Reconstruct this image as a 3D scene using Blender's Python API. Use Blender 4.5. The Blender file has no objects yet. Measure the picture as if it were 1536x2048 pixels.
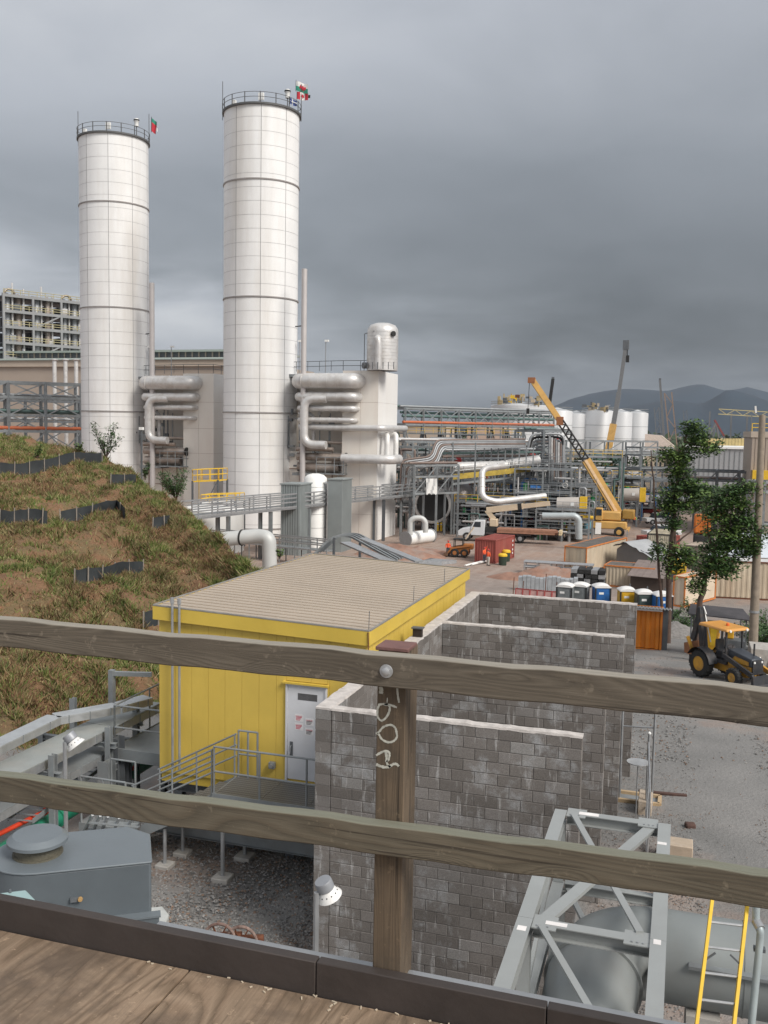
import bpy, math, random
import numpy as np
from mathutils import Vector, Matrix, noise as mnoise
random.seed(7); rng = np.random.default_rng(7)
SC = bpy.context.scene; COL = SC.collection
# ------------------------------------------------------------------ camera
YAW = math.radians(17.5); PITCH = math.radians(5.08); ROLL = math.radians(1.0); F = 1900.0
CAM = Vector((0, 0, 15))
cy, sy = math.cos(YAW), math.sin(YAW)
HF = Vector((-sy, cy, 0)); R0 = Vector((cy, sy, 0))
FW = Vector((-sy * math.cos(PITCH), cy * math.cos(PITCH), -math.sin(PITCH)))
U0 = R0.cross(FW)
RT = R0 * math.cos(ROLL) + U0 * math.sin(ROLL); UP = -R0 * math.sin(ROLL) + U0 * math.cos(ROLL)
cd = bpy.data.cameras.new('camera'); cam = bpy.data.objects.new('camera', cd); COL.objects.link(cam)
cd.sensor_fit = 'VERTICAL'; cd.sensor_height = 36; cd.lens = F / 2048 * 36; cd.clip_start = .05; cd.clip_end = 20000
cam.matrix_world = Matrix((( RT.x, UP.x, -FW.x, CAM.x), (RT.y, UP.y, -FW.y, CAM.y), (RT.z, UP.z, -FW.z, CAM.z), (0, 0, 0, 1)))
SC.camera = cam
def ray(px, py): return FW * F + RT * (px - 768) - UP * (py - 1024)
def at(px, py, d): v = ray(px, py); return CAM + v * (d / v.dot(HF))
def gz(px, py, z): v = ray(px, py); return CAM + v * ((z - CAM.z) / v.z)
def onY(px, py, Y): v = ray(px, py); return CAM + v * (Y / v.y)
def onX(px, py, X): v = ray(px, py); return CAM + v * (X / v.x)
# ------------------------------------------------------------------ light
SUN_EL, SUN_AZ = math.radians(42), math.atan2(-.5, 1.0)      # azimuth as angle from +X
sd = Vector((math.cos(SUN_EL) * math.cos(SUN_AZ), math.cos(SUN_EL) * math.sin(SUN_AZ), math.sin(SUN_EL)))
sl = bpy.data.lights.new('sun', 'SUN'); sl.energy = 1.5; sl.angle = math.radians(24); sl.color = (1, .95, .88)
so = bpy.data.objects.new('sun', sl); COL.objects.link(so); so.rotation_euler = sd.to_track_quat('Z', 'Y').to_euler()
SC.view_settings.view_transform = 'Standard'; SC.view_settings.look = 'None'
SC.view_settings.exposure = 1.25; SC.view_settings.gamma = 1
W = bpy.data.worlds.new('World'); SC.world = W; W.use_nodes = True
def sky():
    nt = W.node_tree; N = nt.nodes; L = nt.links; N.clear()
    out = N.new('ShaderNodeOutputWorld'); bg = N.new('ShaderNodeBackground'); bg.inputs[1].default_value = .1
    st = N.new('ShaderNodeTexSky'); st.sky_type = 'NISHITA'; st.sun_disc = False
    st.sun_elevation = SUN_EL; st.sun_rotation = math.pi / 2 - SUN_AZ; st.air_density = 1.5; st.dust_density = 3
    tc = N.new('ShaderNodeTexCoord')
    sp = N.new('ShaderNodeSeparateXYZ'); L.new(tc.outputs['Generated'], sp.inputs[0])
    def m(op, a, b=None, c=None, clamp=False):
        n = N.new('ShaderNodeMath'); n.operation = op; n.use_clamp = clamp
        for i, v in enumerate((a, b, c)):
            if v is None: continue
            if isinstance(v, (int, float)): n.inputs[i].default_value = v
            else: L.new(v, n.inputs[i])
        return n.outputs[0]
    z = m('MAXIMUM', sp.outputs[2], 0.0)
    den = m('ADD', z, .16)
    px = m('DIVIDE', sp.outputs[0], den); py = m('DIVIDE', sp.outputs[1], den)
    cb = N.new('ShaderNodeCombineXYZ'); L.new(px, cb.inputs[0]); L.new(py, cb.inputs[1])
    def ns(scale, det, rough, dist, off):
        mp = N.new('ShaderNodeMapping'); mp.inputs['Location'].default_value = off
        L.new(cb.outputs[0], mp.inputs[0])
        n = N.new('ShaderNodeTexNoise'); n.inputs['Scale'].default_value = scale; n.inputs['Detail'].default_value = det
        n.inputs['Roughness'].default_value = rough; n.inputs['Distortion'].default_value = dist
        L.new(mp.outputs[0], n.inputs[0]); return n.outputs[0]
    n1 = ns(.55, 5, .5, .35, (4.9, 2.2, 0)); n2 = ns(1.9, 7, .52, .4, (5.1, 3.3, 1))
    # storm bank stands low over the hills ahead and to the right; the cloud thins and lightens overhead
    dv = HF * .90 + R0 * .30; dv.z = .1; dv.normalize()
    dot = N.new('ShaderNodeVectorMath'); dot.operation = 'DOT_PRODUCT'; L.new(tc.outputs['Generated'], dot.inputs[0]); dot.inputs[1].default_value = dv
    bank = m('MULTIPLY', m('SUBTRACT', dot.outputs['Value'], .80), 5.0, clamp=True)
    lo = m('SUBTRACT', 1.0, m('MULTIPLY', m('SUBTRACT', sp.outputs[2], .02), 2.3, clamp=True), clamp=True)
    lat = N.new('ShaderNodeVectorMath'); lat.operation = 'DOT_PRODUCT'; L.new(tc.outputs['Generated'], lat.inputs[0]); lat.inputs[1].default_value = R0
    fr = N.new('ShaderNodeVectorMath'); fr.operation = 'DOT_PRODUCT'; L.new(tc.outputs['Generated'], fr.inputs[0]); fr.inputs[1].default_value = HF
    A = lat.outputs['Value']; front = m('MULTIPLY', m('ADD', fr.outputs['Value'], .1), 1.6, clamp=True)
    # lower edge of the dark deck climbs towards the left, where brighter cloud shows beneath it
    wob = m('MULTIPLY', m('SUBTRACT', n2, .5), .10)
    cen = m('ADD', m('SUBTRACT', .15, m('MULTIPLY', A, .17)), wob)
    wid = m('MAXIMUM', m('ADD', .11, m('MULTIPLY', A, .17)), .04)
    t = m('DIVIDE', m('SUBTRACT', sp.outputs[2], cen), wid)
    up = m('GREATER_THAN', t, 0.0); t = m('DIVIDE', t, m('ADD', 1.0, m('MULTIPLY', up, .55)))
    g = m('EXPONENT', m('MULTIPLY', m('MULTIPLY', t, t), -1.0))
    amp = m('ADD', .62, m('MULTIPLY', A, .9), clamp=True)
    amp = m('ADD', .80, m('MULTIPLY', A, .9)); amp = m('MINIMUM', m('MAXIMUM', amp, .45), 1.0)
    low = m('MULTIPLY', m('SUBTRACT', .14, sp.outputs[2]), 6.0, clamp=True)
    low = m('MULTIPLY', low, m('ADD', m('MULTIPLY', A, 1.5), .85, clamp=True))
    dark = m('MULTIPLY', m('MAXIMUM', m('MULTIPLY', g, amp), m('MULTIPLY', low, 1.15)), front)
    base = m('SUBTRACT', m('ADD', .53, m('MULTIPLY', m('SUBTRACT', 1.0, front), .14)), m('MULTIPLY', dark, .36))
    v1 = m('MULTIPLY', m('SUBTRACT', n1, .5), .36); v2 = m('MULTIPLY', m('SUBTRACT', n2, .5), .38)
    val = m('ADD', base, m('MULTIPLY', m('ADD', v1, v2), m('SUBTRACT', 1.0, m('MULTIPLY', dark, .62))))
    val = m('MAXIMUM', val, .07)
    cc = N.new('ShaderNodeValToRGB'); L.new(val, cc.inputs[0])
    e = cc.color_ramp.elements; e[0].position = 0; e[0].color = (0, 0, 0, 1); e[1].position = 1; e[1].color = (1, 1, 1, 1)
    for p, c in ((.1, (.088, .100, .114)), (.3, (.274, .298, .330)), (.5, (.468, .494, .540))):
        k = e.new(p); k.color = (*c, 1)
    gain = N.new('ShaderNodeVectorMath'); gain.operation = 'SCALE'; L.new(cc.outputs[0], gain.inputs[0]); gain.inputs[3].default_value = CLOUD
    mx = N.new('ShaderNodeMixRGB'); mx.inputs[0].default_value = .97; L.new(st.outputs[0], mx.inputs[1]); L.new(gain.outputs[0], mx.inputs[2])
    L.new(mx.outputs[0], bg.inputs[0]); L.new(bg.outputs[0], out.inputs[0])
CLOUD = 4.3
sky()
# ------------------------------------------------------------------ materials
def nt_new(name):
    m = bpy.data.materials.new(name); m.use_nodes = True; nt = m.node_tree
    return m, nt, nt.nodes['Principled BSDF']
def lk(nt, a, b): nt.links.new(a, b)
def tex(nt, kind, vec=None, **kw):
    n = nt.nodes.new('ShaderNodeTex' + kind)
    for k, v in kw.items():
        if k in ('feature', 'wave_type', 'bands_direction', 'wave_profile', 'distance', 'noise_dimensions'): setattr(n, k, v)
        else: n.inputs[k.replace('_', ' ')].default_value = v
    if vec is not None: lk(nt, vec, n.inputs['Vector'])
    return n
def mapv(nt, src, scale=(1, 1, 1), rot=(0, 0, 0), loc=(0, 0, 0)):
    n = nt.nodes.new('ShaderNodeMapping'); n.inputs['Scale'].default_value = scale; n.inputs['Rotation'].default_value = rot; n.inputs['Location'].default_value = loc
    lk(nt, src, n.inputs[0]); return n.outputs[0]
def ramp(nt, fac, stops, interp='LINEAR'):
    n = nt.nodes.new('ShaderNodeValToRGB'); lk(nt, fac, n.inputs[0]); e = n.color_ramp.elements; n.color_ramp.interpolation = interp
    while len(e) > 1: e.remove(e[-1])
    e[0].position = stops[0][0]; e[0].color = (*stops[0][1], 1)
    for p, c in stops[1:]: k = e.new(p); k.color = (*c, 1)
    return n.outputs[0]
def gray(v): return (v, v, v)
def mix(nt, fac, a, b, mode='MIX'):
    n = nt.nodes.new('ShaderNodeMixRGB'); n.blend_type = mode
    for i, v in enumerate((fac, a, b)):
        if hasattr(v, 'is_output'): lk(nt, v, n.inputs[i])
        elif isinstance(v, (int, float)): n.inputs[i].default_value = v
        else: n.inputs[i].default_value = (*v, 1)
    return n.outputs[0]
def math_(nt, op, a, b=0., clamp=False):
    n = nt.nodes.new('ShaderNodeMath'); n.operation = op; n.use_clamp = clamp
    for i, v in enumerate((a, b)):
        if hasattr(v, 'is_output'): lk(nt, v, n.inputs[i])
        else: n.inputs[i].default_value = v
    return n.outputs[0]
def bump(nt, b, h, strength=.3, dist=.01):
    n = nt.nodes.new('ShaderNodeBump'); n.inputs['Strength'].default_value = strength; n.inputs['Distance'].default_value = dist
    lk(nt, h, n.inputs['Height']); lk(nt, n.outputs[0], b.inputs['Normal'])
def pos(nt): return nt.nodes.new('ShaderNodeNewGeometry').outputs['Position']
def obj(nt): return nt.nodes.new('ShaderNodeTexCoord').outputs['Object']
MC = {}
def mat(name, col, rough=.6, metal=0., var=.18, scale=3., dirt=None, dirt_amt=.4, bmp=.15, streak=False, emit=None):
    """painted or plain surface with mottled tone, patchy dirt and fine relief"""
    if name in MC: return MC[name]
    m, nt, b = nt_new(name); P = pos(nt)
    n1 = tex(nt, 'Noise', P, Scale=scale, Detail=5, Roughness=.6).outputs[0]
    lo = tuple(c * (1 - var) for c in col); hi = tuple(min(1, c * (1 + var * .6)) for c in col)
    c = ramp(nt, n1, [(.3, lo), (.7, hi)])
    if dirt is not None:
        v = mapv(nt, P, (scale * .5, scale * .5, scale * (.06 if streak else .5)))
        n2 = tex(nt, 'Noise', v, Scale=1.3, Detail=6, Roughness=.65).outputs[0]
        f = math_(nt, 'MULTIPLY', math_(nt, 'SUBTRACT', n2, .48, False), 5., True)
        c = mix(nt, math_(nt, 'MULTIPLY', f, dirt_amt), c, dirt)
    lk(nt, c, b.inputs['Base Color']); b.inputs['Roughness'].default_value = rough; b.inputs['Metallic'].default_value = metal
    r = math_(nt, 'ADD', math_(nt, 'MULTIPLY', n1, .25), rough - .12); lk(nt, r, b.inputs['Roughness'])
    if bmp: bump(nt, b, tex(nt, 'Noise', P, Scale=scale * 9, Detail=3).outputs[0], bmp, .01)
    if emit: b.inputs['Emission Color'].default_value = (*emit, 1); b.inputs['Emission Strength'].default_value = 1
    MC[name] = m; return m
# ------------------------------------------------------------------ mesh building
class B:
    def __init__(s): s.v = []; s.f = []; s.n = 0
    def add(s, vs, fs):
        s.f += [tuple(i + s.n for i in f) for f in fs]; s.v += [tuple(v) for v in vs]; s.n += len(vs); return s
    def box(s, x0, x1, y0, y1, z0, z1):
        v = [(x, y, z) for z in (z0, z1) for y in (y0, y1) for x in (x0, x1)]
        return s.add(v, [(0, 2, 3, 1), (4, 5, 7, 6), (0, 1, 5, 4), (2, 6, 7, 3), (0, 4, 6, 2), (1, 3, 7, 5)])
    def cbox(s, c, sz, rz=0., tilt=None):
        M = Matrix.Rotation(rz, 3, 'Z')
        if tilt: M = M @ Matrix.Rotation(tilt[1], 3, tilt[0])
        c = Vector(c); h = [a / 2 for a in sz]
        v = [c + M @ Vector((x * h[0], y * h[1], z * h[2])) for z in (-1, 1) for y in (-1, 1) for x in (-1, 1)]
        return s.add(v, [(0, 2, 3, 1), (4, 5, 7, 6), (0, 1, 5, 4), (2, 6, 7, 3), (0, 4, 6, 2), (1, 3, 7, 5)])
    def bar(s, p, q, w, h=None, up=(0, 0, 1)):
        """rectangular bar; w across, h along up"""
        h = h or w; p = Vector(p); q = Vector(q); d = (q - p)
        if d.length < 1e-6: return s
        d.normalize(); u = Vector(up)
        if abs(d.dot(u)) > .98: u = Vector((0, 1, 0))
        a = d.cross(u).normalized() * (w / 2); b = a.cross(d).normalized() * (h / 2)
        v = [e + i * a + j * b for e in (p, q) for i, j in ((-1, -1), (1, -1), (1, 1), (-1, 1))]
        return s.add(v, [(0, 1, 2, 3), (7, 6, 5, 4), (0, 4, 5, 1), (1, 5, 6, 2), (2, 6, 7, 3), (3, 7, 4, 0)])
    def ibeam(s, p, q, w, h, t=.012, up=(0, 0, 1)):
        p = Vector(p); q = Vector(q); d = (q - p).normalized(); u = Vector(up)
        if abs(d.dot(u)) > .98: u = Vector((0, 1, 0))
        b = d.cross(u).normalized().cross(d).normalized() * (h / 2 - t / 2)
        s.bar(p + b, q + b, w, t, up); s.bar(p - b, q - b, w, t, up); s.bar(p, q, t, h - 2 * t, up); return s
    def tube(s, pts, r, seg=8, cap=True, ring=False):
        pts = [Vector(p) for p in pts]; n = len(pts); rs = r if isinstance(r, (list, tuple)) else [r] * n
        v = []; prev = None
        for i, p in enumerate(pts):
            if i == 0: t = pts[1] - pts[0]
            elif i == n - 1: t = pts[-1] - pts[-2]
            else: t = (pts[i + 1] - p).normalized() + (p - pts[i - 1]).normalized()
            t.normalize()
            if prev is None:
                a = t.cross(Vector((0, 0, 1)))
                if a.length < .05: a = t.cross(Vector((0, 1, 0)))
            else: a = prev - t * prev.dot(t)
            a.normalize(); prev = a; b = t.cross(a)
            for k in range(seg):
                an = 2 * math.pi * k / seg; v.append(p + (a * math.cos(an) + b * math.sin(an)) * rs[i])
        f = [(i * seg + k, i * seg + (k + 1) % seg, (i + 1) * seg + (k + 1) % seg, (i + 1) * seg + k) for i in range(n - 1) for k in range(seg)]
        if cap: f += [tuple(range(seg))[::-1], tuple(range((n - 1) * seg, n * seg))]
        return s.add(v, f)
    def cyl(s, p, q, r, seg=16, cap=True): return s.tube([p, q], r, seg, cap)
    def lathe(s, c, prof, seg=24, axis=(0, 0, 1)):
        """prof: (radius, height) pairs about axis from c"""
        ax = Vector(axis).normalized(); a = ax.cross(Vector((0, 1, 0)))
        if a.length < .05: a = ax.cross(Vector((1, 0, 0)))
        a.normalize(); b = ax.cross(a); c = Vector(c); v = []
        for r, h in prof:
            for k in range(seg):
                an = 2 * math.pi * k / seg; v.append(c + ax * h + (a * math.cos(an) + b * math.sin(an)) * max(r, 1e-4))
        n = len(prof)
        f = [(i * seg + k, i * seg + (k + 1) % seg, (i + 1) * seg + (k + 1) % seg, (i + 1) * seg + k) for i in range(n - 1) for k in range(seg)]
        return s.add(v, f)
    def prism(s, poly, z0, z1):
        n = len(poly); v = [(x, y, z0) for x, y in poly] + [(x, y, z1) for x, y in poly]
        return s.add(v, [tuple(range(n))[::-1], tuple(range(n, 2 * n))] + [(i, (i + 1) % n, n + (i + 1) % n, n + i) for i in range(n)])
    def slab(s, quad, n):
        """quad of 4 world points extruded by vector n"""
        q = [Vector(p) for p in quad]; n = Vector(n)
        return s.add(q + [p + n for p in q], [(3, 2, 1, 0), (4, 5, 6, 7), (0, 1, 5, 4), (1, 2, 6, 5), (2, 3, 7, 6), (3, 0, 4, 7)])
    def mesh(s, name, mt, off=(0, 0, 0), inv=None, smooth=35):
        me = bpy.data.meshes.new(name); v = np.array(s.v, dtype=float).reshape(-1, 3) - np.array(off)
        if inv is not None: v = [tuple(inv @ Vector(p)) for p in v]
        else: v = v.tolist()
        me.from_pydata(v, [], s.f)
        for x in (mt if isinstance(mt, (list, tuple)) else [mt]): me.materials.append(x)
        if smooth:
            me.shade_smooth(); me.set_sharp_from_angle(angle=math.radians(smooth))
        me.update(); return me
    def done(s, name, mt, parent=None, label=None, kind=None, bevel=0, local=False, cat=None, group=None, smooth=35):
        """link as ONE object; vertices are in world space unless local"""
        off = (0, 0, 0)
        if parent is not None and not local: off = origin(parent)
        o = bpy.data.objects.new(name, s.mesh(name, mt, off, smooth=smooth)); COL.objects.link(o)
        if parent is not None: o.parent = parent
        if label: o['label'] = label
        if kind: o['kind'] = kind
        if cat: o['category'] = cat
        if group: o['group'] = group
        if bevel:
            md = o.modifiers.new('bevel', 'BEVEL'); md.width = bevel; md.segments = 2; md.limit_method = 'ANGLE'
        return o
def origin(o):
    v = Vector((0, 0, 0))
    while o is not None: v += o.location; o = o.parent
    return v
def thing(name, label, cat, loc=(0, 0, 0), rz=0, group=None):
    o = bpy.data.objects.new(name, None); COL.objects.link(o); o.location = loc; o.rotation_euler = (0, 0, rz)
    o.empty_display_size = .2; o['label'] = label; o['category'] = cat
    if group: o['group'] = group
    return o
def dup(o, loc=None, rz=None, label=None, parent=None):
    c = o.copy(); COL.objects.link(c)
    if parent is not None: c.parent = parent
    if loc is not None: c.location = loc
    if rz is not None: c.rotation_euler = (0, 0, rz)
    if label: c['label'] = label
    for ch in list(o.children): dup(ch, parent=c)
    return c
def inst(me, name, parent, loc, rot=(0, 0, 0), scale=(1, 1, 1), kind=None):
    o = bpy.data.objects.new(name, me); COL.objects.link(o); o.parent = parent; o.location = loc; o.rotation_euler = rot; o.scale = scale
    if kind: o['kind'] = kind
    return o
def bend(pts, r, n=5):
    """round the inner corners of a polyline with radius r"""
    pts = [Vector(p) for p in pts]; out = [pts[0]]
    for i in range(1, len(pts) - 1):
        a, b, c = pts[i - 1], pts[i], pts[i + 1]; u = (a - b); w = (c - b); k = min(r, u.length * .49, w.length * .49)
        u.normalize(); w.normalize(); p, q = b + u * k, b + w * k
        for j in range(n + 1):
            t = j / n; out.append(p * (1 - t) ** 2 + b * 2 * t * (1 - t) + q * t * t)
    out.append(pts[-1]); return out
# common paints
GALV = mat('galvanised_steel', (.42, .43, .44), .45, .6, .15, 4, (.25, .25, .24), .3)
STEEL = mat('grey_painted_steel', (.25, .27, .28), .5, .2, .15, 1.5, (.15, .12, .1), .35)
STEELD = mat('dark_painted_steel', (.12, .13, .14), .55, .2, .2, 1.5)
LAGG = mat('aluminium_pipe_cladding', (.62, .61, .60), .42, .35, .12, 1.2, (.38, .34, .3), .5)
WHITE = mat('white_paint', (.78, .78, .76), .5, 0, .06, 1.)
BLACK = mat('black_rubber', (.02, .02, .02), .8)
CONC = mat('concrete', (.42, .40, .37), .9, 0, .2, 5, (.25, .22, .19), .4, .4)
RUST = mat('rusty_steel', (.16, .06, .03), .8, .2, .4, 6)
YEL = mat('safety_yellow_paint', (.72, .46, .03), .5, 0, .12, 3)
GLASS = mat('dark_window_glass', (.03, .04, .05), .12, 0, .1, 1, bmp=0)
HIVIS = mat('orange_safety_vest', (.85, .12, .04), .8)
REDP = mat('red_paint', (.45, .03, .03), .5)
GREENP = mat('green_paint', (.03, .30, .12), .45)
BLUEP = mat('blue_paint', (.03, .12, .34), .45)
# ------------------------------------------------------------------ ground and hillside
def interp(x, xs, ys): return float(np.interp(x, xs, ys))
def ground_z(x, y):
    d = -sy * x + cy * y
    z = np.interp(d, [22, 28, 40, 50, 57, 63, 75, 100, 150], [5.2, 4.8, 4.0, 2.9, 2.2, 1.6, 1.0, .5, 0])
    return z
HP = [-500, 0, 190, 250, 300, 360, 420, 480, 510, 560, 640]
HDB = [26, 27.5, 30, 31, 33, 36, 38, 41, 42, 44, 45]
HDC = [82, 74, 70, 67, 62, 58, 53, 48, 46, 45.5, 46]
HZC = [17.5, 14.1, 12.75, 11.9, 10.85, 10.0, 9.0, 8.3, 7.8, 6.3, 3.0]
def hill_z(px, d):
    db, dc, zc = (np.interp(px, HP, a) for a in (HDB, HDC, HZC))
    lat = (px - 768) / F * d
    x = -sy * d + cy * lat; y = cy * d + sy * lat
    zb = ground_z(-sy * db, cy * db) - .3
    t = (d - db) / (dc - db)
    tt = np.clip(t, 0, 1)
    prof = tt + .045 * np.sin(tt * 2 * np.pi * 4 - 1.) * (1 - tt) ** .3
    z = zb + (zc - zb) * prof
    z = np.where(t > 1, zc - (d - dc) * .42, z)
    z = np.where(t < 0, zb + (d - db) * .5, z)
    return z
def nz(x, y, s): return mnoise.fractal(Vector((x * s, y * s, 3.1)), 1.0, 2.0, 4)
def hill_point(px, d, relief=True):
    lat = (px - 768) / F * d; x = -sy * d + cy * lat; y = cy * d + sy * lat
    z = float(hill_z(px, d))
    if relief: z += .34 * nz(x, y, .35) + .18 * nz(x + 40, y, 1.1)
    return Vector((x, y, z))
def grid_obj(name, P, nx, ny, m, **kw):
    b = B(); b.v = P; b.n = len(P)
    b.f = [(j * nx + i, j * nx + i + 1, (j + 1) * nx + i + 1, (j + 1) * nx + i) for j in range(ny - 1) for i in range(nx - 1)]
    return b.done(name, m, kind='structure', smooth=180)
def make_ground():
    m, nt, b = nt_new('gravel_and_red_earth'); P = pos(nt)
    vo = tex(nt, 'Voronoi', P, Scale=9.); vs = tex(nt, 'Voronoi', P, Scale=26.)
    st = ramp(nt, math_(nt, 'FRACT', math_(nt, 'MULTIPLY', vs.outputs['Distance'], 7.3)), [(0, (.11, .11, .105)), (.5, (.18, .175, .17)), (.9, (.25, .24, .23)), (1, (.36, .35, .34))])
    n = tex(nt, 'Noise', P, Scale=.35, Detail=6, Roughness=.6).outputs[0]
    grav = mix(nt, .5, st, ramp(nt, n, [(.3, (.13, .13, .125)), (.7, (.26, .25, .24))]))
    n2 = tex(nt, 'Noise', mapv(nt, P, (1, 1, 1), loc=(9, 4, 0)), Scale=.16, Detail=7, Roughness=.62).outputs[0]
    earth = ramp(nt, tex(nt, 'Noise', P, Scale=1.1, Detail=7, Roughness=.7).outputs[0], [(.3, (.24, .15, .11)), (.5, (.32, .225, .175)), (.7, (.38, .30, .25))])
    f = ramp(nt, n2, [(.50, gray(0)), (.62, gray(1))])
    # earth patches grow with distance (bare trodden yard beyond the gravel pad)
    sx = nt.nodes.new('ShaderNodeVectorMath'); sx.operation = 'DOT_PRODUCT'; lk(nt, P, sx.inputs[0]); sx.inputs[1].default_value = HF
    far = math_(nt, 'MULTIPLY', math_(nt, 'SUBTRACT', sx.outputs['Value'], 66.), .03, True)
    sr = nt.nodes.new('ShaderNodeVectorMath'); sr.operation = 'DOT_PRODUCT'; lk(nt, P, sr.inputs[0]); sr.inputs[1].default_value = R0
    f2 = math_(nt, 'MAXIMUM', math_(nt, 'MULTIPLY', f, .65), math_(nt, 'MULTIPLY', far, math_(nt, 'ADD', math_(nt, 'MULTIPLY', f, .25), .72)))
    # wheel tracks
    tr = tex(nt, 'Noise', mapv(nt, P, (.9, .07, 1), (0, 0, -.25)), Scale=1.2, Detail=4).outputs[0]
    c = mix(nt, f2, grav, earth); c = mix(nt, math_(nt, 'MULTIPLY', math_(nt, 'MULTIPLY', math_(nt, 'SUBTRACT', tr, .5), 3., True), far), c, (.34, .275, .235))
    lk(nt, c, b.inputs['Base Color']); b.inputs['Roughness'].default_value = .9
    h = math_(nt, 'ADD', vo.outputs['Distance'], math_(nt, 'MULTIPLY', vs.outputs['Distance'], .6)); bump(nt, b, h, .5, .03)
    xs = np.unique(np.concatenate([np.linspace(-40, 40, 70), np.linspace(-160, 100, 80), -np.geomspace(160, 7000, 14), np.geomspace(100, 7000, 14)]))
    ys = np.unique(np.concatenate([np.linspace(8, 130, 150), np.linspace(130, 240, 20), -np.geomspace(6, 2000, 8), np.geomspace(240, 7200, 12), [0., 4.]]))
    V = []
    for y in ys:
        for x in xs:
            z = float(ground_z(x, y)); k = 1 if abs(x) < 160 and -8 < y < 240 else 0
            V.append((x, y, z + k * (.05 * nz(x, y, .4) + .02 * nz(x, y, 2.)) * (0 if (abs(x) < 8 and y < 6) else 1)))
    grid_obj('ground', V, len(xs), len(ys), m)
make_ground()
def make_hill():
    m, nt, b = nt_new('weathered_red_hillside_soil'); P = pos(nt)
    n = tex(nt, 'Noise', P, Scale=.45, Detail=8, Roughness=.65).outputs[0]
    c = ramp(nt, n, [(.32, (.18, .085, .04)), (.45, (.31, .15, .075)), (.55, (.21, .15, .065)), (.68, (.44, .18, .08))])
    n2 = tex(nt, 'Noise', P, Scale=6, Detail=6, Roughness=.7).outputs[0]
    c = mix(nt, .4, c, ramp(nt, n2, [(.3, (.06, .045, .025)), (.7, (.25, .19, .11))]))
    lk(nt, c, b.inputs['Base Color']); b.inputs['Roughness'].default_value = .95
    bump(nt, b, n2, 1., .2)
    V = []; PX = np.linspace(-500, 640, 260); T = np.concatenate([np.linspace(-.08, 1, 170), np.linspace(1.02, 1.9, 24)])
    for t in T:
        for px in PX:
            db, dc = np.interp(px, HP, HDB), np.interp(px, HP, HDC)
            V.append(tuple(hill_point(px, db + (dc - db) * t)))
    grid_obj('hillside', V, len(PX), len(T), m)
make_hill()
def on_hill(px, py):
    """first meeting of the sight line with the hillside; the column coordinate is lateral / depth"""
    v = ray(px, py)
    for i in range(260, 800, 1):
        d = i * .1; p = CAM + v * (d / v.dot(HF)); col = 768 + F * (p - CAM).dot(R0) / d
        if p.z <= float(hill_z(col, d)): return hill_point(col, d)
    return CAM + v * (70 / v.dot(HF))
def gp(px, py):
    """meeting of the sight line with the sloping ground"""
    v = ray(px, py); lo, hi = 5., 400.
    for _ in range(40):
        mid = (lo + hi) / 2; p = CAM + v * (mid / v.dot(HF))
        if p.z > ground_z(p.x, p.y): lo = mid
        else: hi = mid
    return CAM + v * (lo / v.dot(HF))
def blades(name, pts, h, w, m, label=None, **kw):
    n = len(pts); P = np.array(pts); a = rng.uniform(0, 2 * np.pi, n); H = h * rng.uniform(.5, 1.3, n) * kw.get('hs', 1.); Wd = w * rng.uniform(.6, 1.3, n)
    lean = rng.normal(0, .6, (n, 2)) * H[:, None]
    dx = np.stack([np.cos(a) * Wd, np.sin(a) * Wd, np.zeros(n)], 1)
    top = P + np.concatenate([lean, H[:, None]], 1)
    V = np.stack([P - dx, P + dx, top], 1).reshape(-1, 3)
    me = bpy.data.meshes.new(name); me.vertices.add(3 * n); me.vertices.foreach_set('co', V.ravel().astype(np.float32))
    me.loops.add(3 * n); me.loops.foreach_set('vertex_index', np.arange(3 * n, dtype=np.int32))
    me.polygons.add(n); me.polygons.foreach_set('loop_start', np.arange(0, 3 * n, 3, dtype=np.int32))
    mi = (rng.random(n) * len(m)).astype(np.int32) if isinstance(m, list) else np.zeros(n, np.int32)
    if 'idx' in kw: mi = kw['idx'].astype(np.int32)
    for x in (m if isinstance(m, list) else [m]): me.materials.append(x)
    me.polygons.foreach_set('material_index', mi); me.update(); me.validate()
    o = bpy.data.objects.new(name, me); COL.objects.link(o); return o
GR = [mat('green_grass_blades', (.10, .155, .03), .8, 0, .35, .8, bmp=0), mat('olive_grass_blades', (.17, .18, .05), .8, 0, .35, .8, bmp=0),
      mat('straw_grass_blades', (.32, .26, .13), .85, 0, .3, .8, bmp=0), mat('dead_brown_fern', (.20, .115, .06), .9, 0, .35, .8, bmp=0)]
def scar(px, d):
    db, dc = np.interp(px, HP, HDB), np.interp(px, HP, HDC); t = (d - db) / (dc - db)
    for a, b_, rx, rt in ((205, .50, 75, .055), (120, .60, 50, .035), (60, .43, 60, .03), (300, .34, 40, .05), (390, .55, 40, .06), (20, .30, 45, .04)):
        if ((px - a) / rx) ** 2 + ((t - b_) / rt) ** 2 < 1 + .8 * nz(px * .1, t * 40, 1.): return True
    return False
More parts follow.
